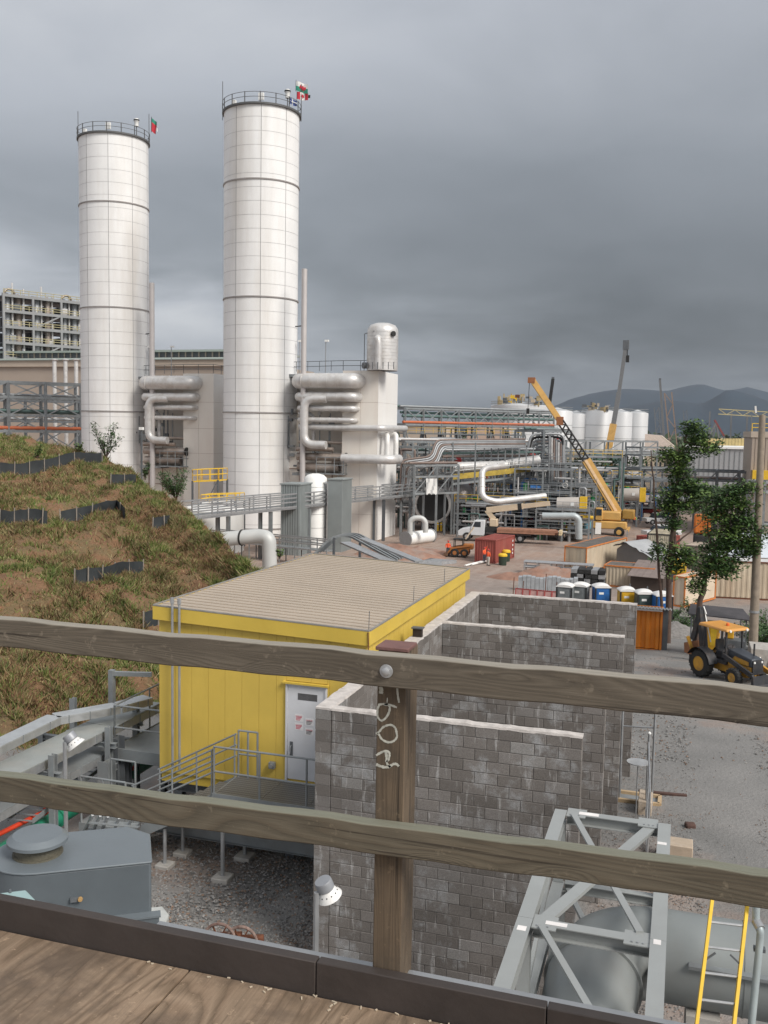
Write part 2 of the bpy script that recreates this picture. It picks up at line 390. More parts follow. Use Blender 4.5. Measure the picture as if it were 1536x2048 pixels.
def grass():
    pts = []; idx = []; hs = []
    while len(pts) < 250000:
        px = random.uniform(-60, 600); t = random.random() ** 1.25 * 1.03
        db, dc = np.interp(px, HP, HDB), np.interp(px, HP, HDC); d = db + (dc - db) * t
        lat = (px - 768) / F * d; x = -sy * d + cy * lat; y = cy * d + sy * lat
        band = (math.sin(t * 8 * math.pi - 1.) + 1) / 2          # terrace steps: greener on the treads
        n = nz(x, y, .22); n2 = nz(x + 90, y, .8)
        bare = n2 + n * .5 - .25 * band
        if (bare > .19 or scar(px, d)) and random.random() < .93: continue
        g = n * 1.0 + .45 * band + .6 * (t > .86) - .02
        if g > .55: k = random.choice((0, 0, 1, 1, 2))
        elif g > .12: k = random.choice((0, 1, 1, 2, 3))
        elif g > -.2: k = random.choice((0, 1, 2, 2, 3))
        else: k = random.choice((1, 1, 2, 3, 3))
        z = float(hill_z(px, d)) + .34 * nz(x, y, .35) + .18 * nz(x + 40, y, 1.1) - .04
        pts.append((x, y, z)); idx.append(k); hs.append(max(.35, .95 + 1.5 * nz(x + 7, y + 3, .9) + (.5 if k == 3 else 0)))
    o = blades('hillside_grass', pts, .22, .036, GR, idx=np.array(idx), hs=np.array(hs)); o['kind'] = 'stuff'; o['category'] = 'grass'
    o['label'] = 'green and dead brown grass covering the terraced hillside'
grass()
def silt_fences():
    cl = mat('black_silt_fence_cloth', (.028, .033, .036), .7, 0, .3, 2); wd = mat('pale_fence_stake', (.3, .26, .22), .8)
    runs = [([(-30, 955), (40, 948), (100, 941), (150, 931), (205, 924)], .62, 'long black silt fence on the upper hillside terrace below the crest'),
            ([(222, 974), (250, 968), (272, 962)], .45, 'short sagging black silt fence remnant under the crest'),
            ([(-30, 1050), (30, 1048), (95, 1046)], .62, 'black silt fence at left edge of the middle terrace'),
            ([(122, 1044), (165, 1035), (205, 1026), (232, 1020), (250, 1045)], .5, 'torn black silt fence with folded end on middle terrace'),
            ([(306, 1066), (322, 1062), (338, 1052)], .5, 'small black silt fence piece low on the right shoulder of the hill'),
            ([(150, 1168), (205, 1160), (250, 1150), (288, 1146)], .5, 'half buried black silt fence on lower terrace'),
            ([(288, 1262), (318, 1256), (345, 1250)], .5, 'black silt fence piece beside the yellow building corner')]
    for pl, h, lab in runs:
        P = []
        for (a, b_), (c, d_) in zip(pl, pl[1:]):
            n = max(2, int((c - a) / 9))
            for i in range(n): P.append(on_hill(a + (c - a) * i / n, b_ + (d_ - b_) * i / n))
        P.append(on_hill(*pl[-1]))
        zs_ = [p.z for p in P]; P = [Vector((p.x, p.y, sum(zs_[max(0, i - 3):i + 4]) / len(zs_[max(0, i - 3):i + 4]) + .05)) for i, p in enumerate(P)]
        r = thing('silt_fence', lab, 'silt fence', P[0], group='silt fences on the hillside')
        b = B(); n = len(P); V = []
        for i, p in enumerate(P):
            s = .07 * math.sin(i * .8) + random.uniform(-.05, .05)
            q = p + Vector((0, s * .4, -.1)); V += [q, q + Vector((0, .06 + s * .5, h * .6)), q + Vector((0, .02 + s * .3, h + s * .7 + .22))]
        V2 = [v + Vector((0, .02, 0)) for v in V]
        f = [(i * 3 + k, i * 3 + 3 + k, i * 3 + 4 + k, i * 3 + 1 + k) for i in range(n - 1) for k in (0, 1)]
        b.add(V, f); b.add(V2, [t[::-1] for t in f]); b.done('fabric', cl, r)
        for i in range(0, n, 3):
            p = P[i]; B().bar(p + Vector((0, -.05, -.1)), p + Vector((random.uniform(-.06, .06), -.03, h + .22)), .045).done('stake', wd, r)
silt_fences()
def leaf_cloud(b, c, rad, n, size, rg=random):
    """n leaf-sized quads scattered in an uneven clump"""
    for _ in range(n):
        while True:
            v = Vector((rg.uniform(-1, 1), rg.uniform(-1, 1), rg.uniform(-1, 1)))
            if v.length < 1: break
        p = c + Vector((v.x * rad[0], v.y * rad[1], v.z * rad[2])); s = size * rg.uniform(.6, 1.4)
        a = Vector((rg.uniform(-1, 1), rg.uniform(-1, 1), rg.uniform(-.5, .5))).normalized(); w = a.cross(Vector((rg.uniform(-.4, .4), rg.uniform(-.4, .4), 1))).normalized()
        b.add([p, p + a * s * .5 + w * s * .3, p + a * s, p + a * s * .5 - w * s * .3], [(0, 1, 2, 3)])
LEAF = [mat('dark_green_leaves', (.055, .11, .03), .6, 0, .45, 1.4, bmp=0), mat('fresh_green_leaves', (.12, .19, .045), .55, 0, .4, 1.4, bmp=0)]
BARK = mat('brown_bark', (.10, .065, .05), .9, 0, .3, 8, bmp=.5)
def shrub(base, h, w, label, m=None, n=9, cat='shrub', name='hillside_shrub', leaves=60, size=.16, group=None):
    r = thing(name, label, cat, base, group=group); st = B(); lf = B()
    for i in range(n):
        a = random.uniform(0, 6.28); e = base + Vector((math.cos(a) * w * random.uniform(.15, .5), math.sin(a) * w * random.uniform(.15, .5), h * random.uniform(.45, 1)))
        mid = (base + e) / 2 + Vector((random.uniform(-.1, .1), random.uniform(-.1, .1), 0)); st.tube([base, mid, e], [.03, .02, .01], 5)
        for k in range(3):
            c = base.lerp(e, .45 + .27 * k); leaf_cloud(lf, c, (w * .13, w * .13, h * .12), leaves // 3, size)
    st.done('stems', BARK, r); lf.done('foliage', m or LEAF[1], r, kind='stuff', smooth=0)
p = on_hill(212, 918); shrub(p, 2.5, 2.3, 'tall open shrub on the hill crest in front of the farther white stack', LEAF[0], 13, leaves=90)
p = on_hill(290, 960); shrub(p, 1.3, .8, 'small narrow shrub just right of the crest', LEAF[0], 6)
p = on_hill(352, 1000); shrub(p, 2.2, 3.0, 'wide dense shrub hanging over the right shoulder of the hill', LEAF[0], 22, leaves=110)
for px, py, lab in ((160, 905, 'little green sapling on the crest left of the tall shrub'), (75, 920, 'low green tuft on the upper terrace near left edge'), (560, 1118, 'green bush between hill foot and building roof')):
    shrub(on_hill(px, py), .9, .7, lab, None, 5, leaves=45)
# far mountains
def mountains():
    m = mat('hazy_wooded_mountain', (.018, .032, .048), .95, 0, .3, .004, bmp=0)  # blue cast of the distant air is put into the base colour
    def range_(name, prof, d, depth, seed, lab):
        V = []; PX = np.linspace(-900, 2500, 240); n = 14
        for j in range(n):
            t = j / (n - 1)
            for px in PX:
                top = np.interp(px, [a for a, _ in prof], [b_ for _, b_ in prof]); dd = d + depth * t
                zc = at(px, top, d + depth * .5).z - 15; hgt = math.sin(t * math.pi) ** .8
                p = at(px, 860, dd); q = mnoise.fractal(Vector((px * .012, t * 3, seed)), 1., 2., 5)
                V.append((p.x, p.y, -5 + (zc + 20) * hgt * (1 + .10 * q * (1 if t < .45 or t > .55 else .3))))
        grid_obj(name, V, 240, n, m)
    range_('mountain_range', [(-900, 850), (600, 848), (900, 846), (1000, 835), (1100, 815), (1180, 785), (1240, 776), (1330, 782), (1370, 772), (1400, 770), (1450, 783), (1490, 774), (1536, 786), (1700, 770), (2500, 790)], 5200, 1600, 3, '')
    range_('near_hill_range', [(-900, 866), (900, 866), (1060, 858), (1150, 838), (1240, 815), (1330, 800), (1400, 808), (1450, 782), (1500, 790), (1560, 810), (1800, 815), (2500, 830)], 3600, 900, 9, '')
mountains()

def haze():
    m = bpy.data.materials.new('pale_humid_air'); m.use_nodes = True; nt = m.node_tree; nt.nodes.remove(nt.nodes['Principled BSDF'])
    v = nt.nodes.new('ShaderNodeVolumePrincipled'); v.inputs['Color'].default_value = (.80, .88, 1, 1); v.inputs['Density'].default_value = 0.45e-4; v.inputs['Anisotropy'].default_value = .2
    lk(nt, v.outputs[0], nt.nodes['Material Output'].inputs['Volume'])
    o = B().box(-8200, 8200, -8200, 8200, -12, 420).done('haze', m, kind='stuff', smooth=0); o['label'] = 'pale humid air between the plant and the mountains'; o['category'] = 'haze'
haze()
# ------------------------------------------------------------------ deck and guardrail
def wood(name, tones, long='X', knots=True, rough=.8, seed=0., dirt=None, rings=34, lit_top_tint=None, ply=False):
    m, nt, b = nt_new(name); P = pos(nt)
    sc = {'X': (.55, 5.5, 5.5), 'Z': (6, 6, .5), 'Y': (5.5, .55, 5.5)}[long]
    if ply: sc = (2.4, .75, 2.)
    v = mapv(nt, P, sc, rot=(0, 0, .35 if ply else 0), loc=(seed, seed * 2, seed * .7))
    if knots:
        vk = mapv(nt, P, {'X': (1.5, 5, 5), 'Z': (5, 5, 1.5), 'Y': (5, 1.5, 5)}[long], loc=(seed * 3, seed, 0))
        kn = tex(nt, 'Voronoi', vk, Scale=1.6).outputs['Distance']
        kf = ramp(nt, kn, [(0, gray(1)), (.13, gray(.8)), (.30, gray(.12)), (.5, gray(0))])
    base = tex(nt, 'Noise', v, Scale=1.1, Detail=3.5 if ply else 2, Roughness=.45, Distortion=.9 if ply else .3).outputs[0]
    fld = math_(nt, 'ADD', base, math_(nt, 'MULTIPLY', kf, .22)) if knots else base
    ring = math_(nt, 'FRACT', math_(nt, 'MULTIPLY', fld, float(rings)))
    fine = tex(nt, 'Noise', mapv(nt, P, {'X': (4, 90, 90), 'Z': (90, 90, 4), 'Y': (90, 4, 90)}[long]), Scale=1.5, Detail=5, Roughness=.7).outputs[0]
    ringc = ramp(nt, ring, [(0, tones[0]), (.55, tones[1]), (.86, tones[2]), (1, tones[0])])
    c = mix(nt, .38, ringc, ramp(nt, fine, [(.3, tones[0]), (.7, tones[1])]))
    big = tex(nt, 'Noise', mapv(nt, P, (1, 1, 1), loc=(seed, 3, 1)), Scale=2.2, Detail=4).outputs[0]
    c = mix(nt, 1., c, ramp(nt, big, [(.3, gray(.72)), (.7, gray(1.12))]), 'MULTIPLY')
    if knots:
        c = mix(nt, ramp(nt, kn, [(.03, gray(.85)), (.12, gray(0))]), c, tuple(x * .45 for x in tones[0]))
        # fewer knots: gate by a coarse noise
    ck = tex(nt, 'Noise', mapv(nt, P, {'X': (.9, 55, 55), 'Z': (55, 55, .9), 'Y': (55, .9, 55)}[long], loc=(seed, 0, seed)), Scale=1., Detail=4, Roughness=.55).outputs[0]
    c = mix(nt, ramp(nt, ck, [(.635, gray(0)), (.665, gray(.25 if ply else .75))]), c, (.025, .018, .012))
    sp = tex(nt, 'Noise', P, Scale=28., Detail=3, Roughness=.7).outputs[0]; c = mix(nt, ramp(nt, sp, [(.62, gray(0)), (.72, gray(.35))]), c, tuple(min(1, t * 1.9) for t in tones[1]))
    if dirt:
        f = ramp(nt, tex(nt, 'Noise', P, Scale=3.2, Detail=7, Roughness=.68).outputs[0], [(.46, gray(0)), (.62, gray(.8))]); c = mix(nt, f, c, dirt)
    if lit_top_tint:      # upward faces tinted paler: lit look put into colour, plus bleaching and algae
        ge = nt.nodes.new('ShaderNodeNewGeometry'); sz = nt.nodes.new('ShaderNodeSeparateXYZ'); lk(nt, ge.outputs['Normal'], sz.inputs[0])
        f = math_(nt, 'MULTIPLY', ramp(nt, sz.outputs[2], [(.35, gray(0)), (.8, gray(1))]), ramp(nt, fine, [(.3, gray(.55)), (.6, gray(.9))])); c = mix(nt, f, c, lit_top_tint)
    lk(nt, c, b.inputs['Base Color']); b.inputs['Roughness'].default_value = rough
    bump(nt, b, math_(nt, 'ADD', math_(nt, 'MULTIPLY', ring, .35), fine), .55, .002)
    return m
W_TOP = wood('weathered_brown_pine', ((.085, .070, .052), (.165, .138, .105), (.12, .098, .072)), 'X', seed=1.3, lit_top_tint=(.31, .285, .24))
W_MID = wood('greenish_treated_pine', ((.072, .060, .042), (.140, .118, .084), (.105, .082, .055)), 'X', seed=4.1, rings=26, lit_top_tint=(.19, .195, .15))
W_POST = wood('orange_brown_post_timber', ((.095, .068, .044), (.165, .120, .078), (.13, .092, .06)), 'Z', seed=2.2, knots=False, dirt=(.07, .055, .04))
W_PLY = wood('rotary_cut_plywood', ((.13, .088, .055), (.33, .24, .165), (.24, .165, .11)), 'Y', seed=7.7, rings=15, knots=False, ply=True, dirt=(.10, .072, .052))
def deck():
    r = thing('plywood_deck', 'worn plywood walkway deck in the lower left foreground with dark seam', 'deck', (-1, 1, 13.2))
    for x0, x1 in ((-3.86, -1.427), (-1.42, 1.02), (1.027, 3.46)):
        for y0, y1 in ((1.35, 2.555), (.12, 1.343), (-1.1, .113)):
            B().box(x0, x1, y0, y1, 13.262, 13.28).done('plywood_sheet', W_PLY, r, bevel=.002)
    b = B()
    for x in np.arange(-3.8, 3.5, .6): b.box(x - .02, x + .02, -1.1, 2.55, 13.08, 13.26)
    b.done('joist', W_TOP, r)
    for x in (-3.5, -1.2, 1.1, 3.2):
        for y in (-.9, 2.4): B().box(x - .07, x + .07, y - .07, y + .07, 4.9, 13.075).done('leg', STEEL, r)
        B().box(x - .05, x + .05, -.83, 2.33, 12.9, 13.07).done('ledger', STEEL, r)
    t = mat('dark_brown_toe_board', (.050, .040, .036), .6, .1, .25, 3, (.09, .07, .06), .3)
    r2 = thing('toe_board', 'dark brown kick board running along the front edge of the plywood deck', 'kick board', (0, 2.58, 13.2))
    for x0, x1 in ((-3.9, -1.0), (-.997, -.305), (-.302, 3.5)):
        B().box(x0, x1, 2.56, 2.598, 13.225, 13.385).done('board', t, r2, bevel=.003)
    b = B()
    for i in range(26): b.cyl((-2.9 + i * .2 + random.uniform(-.05, .05), 2.557, 13.27 + random.uniform(-.01, .02)), (-2.9 + i * .2, 2.5605, 13.27), .004, 8)
    b.done('nail_heads', GALV, r2)
    r3 = thing('edge_channel', 'pale grey steel edge channel just outside the dark kick board', 'steel channel', (0, 2.7, 13.2))
    B().box(-1.62, .3, 2.64, 2.66, 13.16, 13.33).done('web', STEEL, r3); B().box(-1.62, .3, 2.661, 2.706, 13.322, 13.33).done('flange', GALV, r3)
    ch = mat('wood_chips', (.5, .42, .32), .9)
    b = B()
    for _ in range(60): b.cbox((random.uniform(-1.6, .3), 2.555 - abs(random.gauss(0, .02)), 13.283), (.004, random.uniform(.004, .016), .003), random.uniform(0, 3))
    o = b.done('wood_shavings', ch, kind='stuff', cat='wood chips', label='pale wood shavings swept against the kick board')
def guardrail():
    r = thing('guardrail', 'weathered timber guardrail with one post crossing the whole view in front', 'guardrail', (-.8, 2.6, 13.28))
    def rail(name, z0, z1, m):
        b = B(); n = 60; V = []
        for i in range(n + 1):
            x = -3.2 + 6.4 * i / n; w = (.007 + .02 * (x + 2.2) if z0 < 14 else 0) + .0022 * math.sin(i * 1.9) + .0015 * math.sin(i * .7)
            V += [(x, 2.551, z0 + w), (x, 2.599, z0 + w), (x, 2.599, z1 + w), (x, 2.551, z1 + w + .001 * math.sin(i * 3.1))]
        f = [(i * 4 + k, i * 4 + (k + 1) % 4, i * 4 + 4 + (k + 1) % 4, i * 4 + 4 + k) for i in range(n) for k in range(4)] + [(3, 2, 1, 0), (n * 4, n * 4 + 1, n * 4 + 2, n * 4 + 3)]
        b.add(V, [g[::-1] for g in f]); return b.done(name, m, r, bevel=.004, smooth=20)
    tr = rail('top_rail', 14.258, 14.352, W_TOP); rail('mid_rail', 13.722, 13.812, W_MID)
    tr['label'] = 'brown weathered upper rail'
    po = B().box(-.832, -.745, 2.602, 2.73, 13.0, 14.350).done('post', W_POST, r, bevel=.003)
    bo = B(); bo.lathe((-.789, 2.5505, 14.305), [(0, .013), (.009, .013), (.0125, .011), (.0125, 0)], 6, (0, -1, 0)); bo.lathe((-.789, 2.5505, 14.305), [(.0, .0035), (.019, .003), (.020, 0)], 20, (0, -1, 0))
    bo.done('bolt', GALV, tr)
    cp = mat('red_brown_cap', (.17, .085, .075), .7, 0, .2, 20)
    B().box(-.84, -.74, 2.603, 2.70, 14.351, 14.362).done('post_cap', cp, po, bevel=.002)
    # handwritten white marks, traced as strokes standing on the post face
    pm = mat('white_paint_marker', (.50, .50, .44), .8, 0, .3, 60)
    def P(u, v): return onY(700 + u / 6.4, 1260 + v / 6.4, 2.601)
    def stroke(pts, w):
        pts = [P(u, v) for u, v in pts]; b = B(); V = []
        pts = [Vector(p) for p in pts]
        fine = []
        for i in range(len(pts) - 1):
            p0 = pts[max(i - 1, 0)]; p1 = pts[i]; p2 = pts[i + 1]; p3 = pts[min(i + 2, len(pts) - 1)]
            for k in range(5):
                t = k / 5; fine.append(.5 * ((2 * p1) + (-p0 + p2) * t + (2 * p0 - 5 * p1 + 4 * p2 - p3) * t * t + (-p0 + 3 * p1 - 3 * p2 + p3) * t ** 3))
        fine.append(pts[-1])
        for i, p in enumerate(fine):
            d = (fine[min(i + 1, len(fine) - 1)] - fine[max(i - 1, 0)]); d.normalize(); q = Vector((-d.z, 0, d.x)) * (w / 2 * random.uniform(.75, 1.25))
            V += [p + q, p - q]
        b.add(V, [(i * 2, i * 2 + 1, i * 2 + 3, i * 2 + 2) for i in range(len(fine) - 1)]); b.done('painted_mark', pm, po, smooth=0)
    w = .0062
    stroke([(385, 725), (400, 760), (395, 815)], .013); stroke([(605, 735), (610, 820), (628, 930)], w * .9); stroke([(478, 868), (474, 930)], w * .5)
    stroke([(360, 958), (430, 948), (500, 965), (505, 1030), (470, 1110), (405, 1160), (355, 1110), (352, 1020), (372, 965)], w); stroke([(440, 955), (520, 962), (600, 992)], w)
    stroke([(335, 1330), (375, 1300), (430, 1240), (520, 1215), (580, 1255), (598, 1330), (600, 1370), (560, 1420), (490, 1437), (410, 1400), (372, 1340), (345, 1325)], w)
    stroke([(335, 1605), (385, 1575), (440, 1552), (500, 1565), (500, 1640), (470, 1700), (520, 1760)], w * 1.1); stroke([(335, 1720), (380, 1740), (440, 1755), (500, 1748), (560, 1715), (600, 1720), (625, 1745)], w * 1.3); stroke([(460, 1570), (470, 1640), (465, 1690)], w * 1.3)
deck(); guardrail()
# ------------------------------------------------------------------ block walls
def block_mat():
    m, nt, b = nt_new('concrete_block'); P = pos(nt)
    oi = nt.nodes.new('ShaderNodeObjectInfo').outputs['Random']
    c = ramp(nt, oi, [(0, (.150, .134, .122)), (.35, (.182, .164, .150)), (.7, (.205, .186, .172)), (.9, (.23, .212, .20)), (1, (.27, .258, .246))])
    n = tex(nt, 'Noise', P, Scale=1.6, Detail=7, Roughness=.68).outputs[0]
    c = mix(nt, ramp(nt, n, [(.54, gray(0)), (.64, gray(.6)), (.72, gray(.85))]), c, (.38, .385, .39))
    n3 = tex(nt, 'Noise', mapv(nt, P, (6, 6, .9)), Scale=1.5, Detail=5, Roughness=.6).outputs[0]
    c = mix(nt, ramp(nt, n3, [(.58, gray(0)), (.68, gray(.7))]), c, (.50, .49, .48))
    big = tex(nt, 'Noise', mapv(nt, P, (.5, .5, .8), loc=(3, 1, 8)), Scale=.9, Detail=3).outputs[0]
    c = mix(nt, 1., c, ramp(nt, big, [(.3, gray(.75)), (.7, gray(1.1))]), 'MULTIPLY')
    f = tex(nt, 'Noise', P, Scale=70., Detail=3, Roughness=.8).outputs[0]
    c = mix(nt, .5, c, ramp(nt, f, [(.35, gray(.35)), (.65, gray(1.3))]), 'MULTIPLY')
    lk(nt, c, b.inputs['Base Color']); b.inputs['Roughness'].default_value = .95; bump(nt, b, f, .5, .006); return m
BLK = block_mat(); MORT = mat('grey_mortar', (.135, .124, .115), .95, 0, .2, 8, bmp=.4)
CAP = mat('pale_mortar_capping', (.55, .51, .48), .9, 0, .2, 6, (.30, .27, .25), .55, bmp=.8)
def block_mesh(L, T_, H=.2, g=.005):
    b = B(); x, y, z, e = L / 2 - g, T_ / 2, H / 2 - g, .006
    V = []
    for sy_, yy in ((-1, y), (1, y)):
        V += [(-x, sy_ * (yy - e), -z), (x, sy_ * (yy - e), -z), (x, sy_ * (yy - e), z), (-x, sy_ * (yy - e), z)]
        V += [(-x + e, sy_ * yy, -z + e), (x - e, sy_ * yy, -z + e), (x - e, sy_ * yy, z - e), (-x + e, sy_ * yy, z - e)]
    f = []
    for o, s in ((0, 1), (8, -1)):
        g_ = [(o + 4, o + 5, o + 6, o + 7)] + [(o + i, o + (i + 1) % 4, o + 4 + (i + 1) % 4, o + 4 + i) for i in range(4)]
        f += g_ if s > 0 else [q[::-1] for q in g_]
    f += [(0, 8, 9, 1), (1, 9, 10, 2), (2, 10, 11, 3), (3, 11, 8, 0)]
    b.add(V, f); return b.mesh('block', BLK, smooth=0)
BM = {}
def block_wall(label, x0, x1, yc, th, z0, z1, ztop_parts, along='X', limit=298):
    """a run of 400 x 200 blocks; along X at y = yc or along Y at x = yc"""
    ax = along == 'X'; org = (x0, yc, z0) if ax else (yc, x0, z0)
    r = thing('block_wall', label, 'block wall', org, group='concrete block bay walls')
    L = x1 - x0; H = z1 - z0
    core = B()
    t2 = th / 2 - .008
    if ax: core.box(x0 + .008, x1 - .008, yc - t2, yc + t2, z0 - .5, z1)
    else: core.box(yc - t2, yc + t2, x0 + .008, x1 - .008, z0 - .5, z1)
    core.done('mortar_core', MORT, r)
    nz_ = int(round(H / .2)); cnt = 0; rest = B()
    for j in range(nz_ - 1, -1, -1):
        z = (j + .5) * .2; u = 0. ; first = .2 if j % 2 else .4
        while u < L - .02:
            w = min(first if u == 0 else .4, L - u); key = (round(w, 2), th)
            c = u + w / 2
            if cnt < limit:
                if key not in BM: BM[key] = block_mesh(w, th)
                j_ = random.uniform(-.0035, .0035)
                if ax: inst(BM[key], 'block', r, (c, j_, z), (0, 0, random.uniform(-.003, .003)))
                else: inst(BM[key], 'block', r, (j_, c, z), (0, 0, math.pi / 2 + random.uniform(-.003, .003)))
                cnt += 1
            else:
                g = .005
                if ax: rest.box(x0 + u + g, x0 + u + w - g, yc - th / 2, yc + th / 2, z0 + z - .1 + g, z0 + z + .1 - g)
                else: rest.box(yc - th / 2, yc + th / 2, x0 + u + g, x0 + u + w - g, z0 + z - .1 + g, z0 + z + .1 - g)
            u += w
    if rest.n: rest.done('lower_blocks', BLK, r, kind='stuff')
    b = B(); n = int(L / .12); V = []
    for i in range(n + 1):
        u = L * i / n; e = th / 2 + .004 + random.uniform(-.006, .008); e2 = th / 2 + .004 + random.uniform(-.006, .008); h = .022 + random.uniform(-.008, .01)
        q = [(-e, -.012 - random.uniform(0, .012)), (-e + .01, h), (e2 - .01, h), (e2, -.012 - random.uniform(0, .012))]
        for a, zz in q: V.append((x0 + u, yc + a, z1 + zz) if ax else (yc - a, x0 + u, z1 + zz))
    f = [(i * 4 + k, i * 4 + 4 + k, i * 4 + 5 + k, i * 4 + 1 + k) for i in range(n) for k in range(3)] + [(0, 1, 2, 3), (n * 4 + 3, n * 4 + 2, n * 4 + 1, n * 4)]
    b.add(V, f); b.done('mortar_capping', CAP, r, smooth=0)
    return r
block_wall('nearest block bay wall, fully in view behind the timber post', -5.785, -1.40, 15.55, .2, 5.2, 10., 0)
block_wall('second block bay wall, its top hidden behind the upper timber rail', -5.785, -1.32, 19.6, .2, 4.8, 10., 0)
block_wall('third block bay wall, the lower of the two tops seen above the upper rail', -5.785, -1.22, 23.65, .2, 4.8, 10., 0)
block_wall('farthest block bay wall, in front of the orange container', -5.785, -1.14, 28.3, .2, 4.6, 10., 0)
block_wall('long block wall joining the four bays beside the yellow building', 15.45, 28.4, -5.94, .3, 5.2, 10., 0, along='Y')
for x, y in ((-1.30, 23.76), ):
    pass
r = thing('timber_stub', 'short dark timber post sticking up between yellow wall and block wall', 'timber post', gz(830, 1272, 10.0)); q = gz(833, 1276, 10.0)
B().box(q.x - .1, q.x + .12, q.y, q.y + .14, 9.2, 10.22).done('post', mat('dark_creosote_timber', (.03, .02, .015), .8, 0, .3, 8), r, bevel=.01); B().box(q.x - .13, q.x + .15, q.y - .03, q.y + .17, 10.222, 10.25).done('cap', STEELD, r)
# ------------------------------------------------------------------ yellow building
YW = mat('yellow_wall_paint', (.64, .455, .085), .55, 0, .1, .8, (.40, .26, .03), .25, streak=True, bmp=.1)
_nt = YW.node_tree; _b = _nt.nodes['Principled BSDF']; _n = tex(_nt, 'Noise', mapv(_nt, pos(_nt), (2.2, 2.2, .5)), Scale=1., Detail=3, Roughness=.5).outputs[0]; bump(_nt, _b, _n, .35, .02)
YF = mat('yellow_trim_paint', (.62, .44, .07), .5, 0, .08, 1., (.45, .3, .04), .25)
def siding(b, p0, p1, z0a, z1a, z0b, z1b, nrm):
    """one cladding panel with a lipped joint: slab between p0 and p1 with sloping top"""
    n = Vector(nrm) * .012
    q = [Vector((p0[0], p0[1], z0a)), Vector((p1[0], p1[1], z0b)), Vector((p1[0], p1[1], z1b)), Vector((p0[0], p0[1], z1a))]
    b.slab(q, n)
def yellow_building():
    x0, x1, y0, y1 = -11.46, -6.37, 19.15, 28.8; zb = 6.86
    zt = lambda x: 10.42 + (x1 - x) * .034
    r = thing('yellow_building', 'bright yellow clad modular building with tan ribbed roof and white door', 'building', ((x0 + x1) / 2, y0, 5.2))
    B().slab([(x0 + .02, y0 + .02, zb), (x1 - .02, y0 + .02, zb), (x1 - .02, y0 + .02, zt(x1)), (x0 + .02, y0 + .02, zt(x0))], (0, y1 - y0 - .04, 0)).done('wall_core', YW, r)
    dx0, dx1 = -8.25, -7.27
    xs = np.linspace(x0, x1, 13)
    for a, c in zip(xs, xs[1:]):
        segs = [(a, c, zb)]
        if a < dx0 < c: segs = [(a, dx0, zb)] + ([(dx0, c, 9.36)] if c <= dx1 else [(dx0, c, 9.36)])
        elif a >= dx0 and c <= dx1: segs = [(a, c, 9.36)]
        elif a < dx1 < c: segs = [(a, dx1, 9.36), (dx1, c, zb)]
        for s0, s1, zz in segs:
            if s1 - s0 < .03: continue
            b = B(); siding(b, (s0 + .003, y0 + .02), (s1 - .003, y0 + .02), zz, zt(s0), zz, zt(s1), (0, -1.6, 0)); b.done('wall_panel', YW, r, smooth=0)
    ys = np.linspace(y0, y1, 25)
    for a, c in zip(ys, ys[1:]):
        b = B(); siding(b, (x1 - .02, a + .006), (x1 - .02, c - .006), zb, zt(x1), zb, zt(x1), (1.6, 0, 0)); b.done('wall_panel', YW, r, smooth=0)
    B().box(x0 + .02, x1 - .02, y0 + .06, y0 + .10, 6.62, 6.858).done('skirt', YF, r)
    # fascia, sloping with the roof
    fr = [(x0 - .1, y0 - .12), (x1 + .1, y0 - .12)]
    def fas(p, q, t):
        za, zc = zt(p[0]), zt(q[0]); b = B()
        b.slab([(p[0], p[1], za - .10), (q[0], q[1], zc - .10), (q[0], q[1], zc + .22), (p[0], p[1], za + .22)], t); b.done('fascia', YF, r, bevel=.008)
    fas((x0 - .1, y0 - .12), (x1 + .1, y0 - .12), (0, .05, 0)); fas((x0 - .1, y1 + .1), (x1 + .1, y1 + .1), (0, .05, 0))
    fas((x1 + .055, y0 - .068), (x1 + .055, y1 + .098), (.045, 0, 0)); fas((x0 - .1, y0 - .068), (x0 - .1, y1 + .098), (.045, 0, 0))
    rf = mat('tan_ribbed_roofing', (.43, .365, .295), .6, .05, .06, .5, (.33, .28, .23), .3, streak=False, bmp=.1)
    n = 32; yy = np.linspace(y0 - .06, y1 + .09, n + 1)
    for i in range(n):
        a, c = yy[i], yy[i + 1] - .004; b = B()
        for u0, u1, h in ((a, c, .0), (a, a + .05, .035), (a + .16, a + .19, .015)):
            b.slab([(x0 - .05, u0, zt(x0 - .05) + .2 + (.001 if h else 0)), (x1 + .05, u0, zt(x1 + .05) + .2 + (.001 if h else 0)), (x1 + .05, u1, zt(x1 + .05) + .2 + (.001 if h else 0)), (x0 - .05, u1, zt(x0 - .05) + .2 + (.001 if h else 0))], (0, 0, h or .012))
        b.done('roof_sheet', rf, r, smooth=0)
    tr = mat('grey_roof_edge_trim', (.33, .31, .28), .5, .4)
    b = B()
    for p, q in (((x0 - .09, y0 - .1), (x1 + .09, y0 - .1)), ((x0 - .09, y1 + .12), (x1 + .09, y1 + .12)), ((x0 - .08, y0 - .07), (x0 - .08, y1 + .1)), ((x1 + .08, y0 - .07), (x1 + .08, y1 + .1))):
        b.bar((*p, zt(p[0]) + .235), (*q, zt(q[0]) + .235), .05, .03)
    b.done('roof_edge_trim', tr, r)
    for y in (y0 + .1, 22.8, 26.0): B().tube([(x1, y, zt(x1) + .2), (x1 + .01, y, zt(x1) + .62)], .008, 6).done('lightning_rod', STEELD, r)
    b = B().tube(bend([(x1 + .06, y0 - .13, zt(x1) + .2), (x1 + .08, y0 - .14, zt(x1) - .15), (x1 + .02, y0 - .05, zt(x1) - .35), (x1 + .01, y0 - .03, 7.0)], .05), .012, 6); b.done('earth_cable', RUST, r)
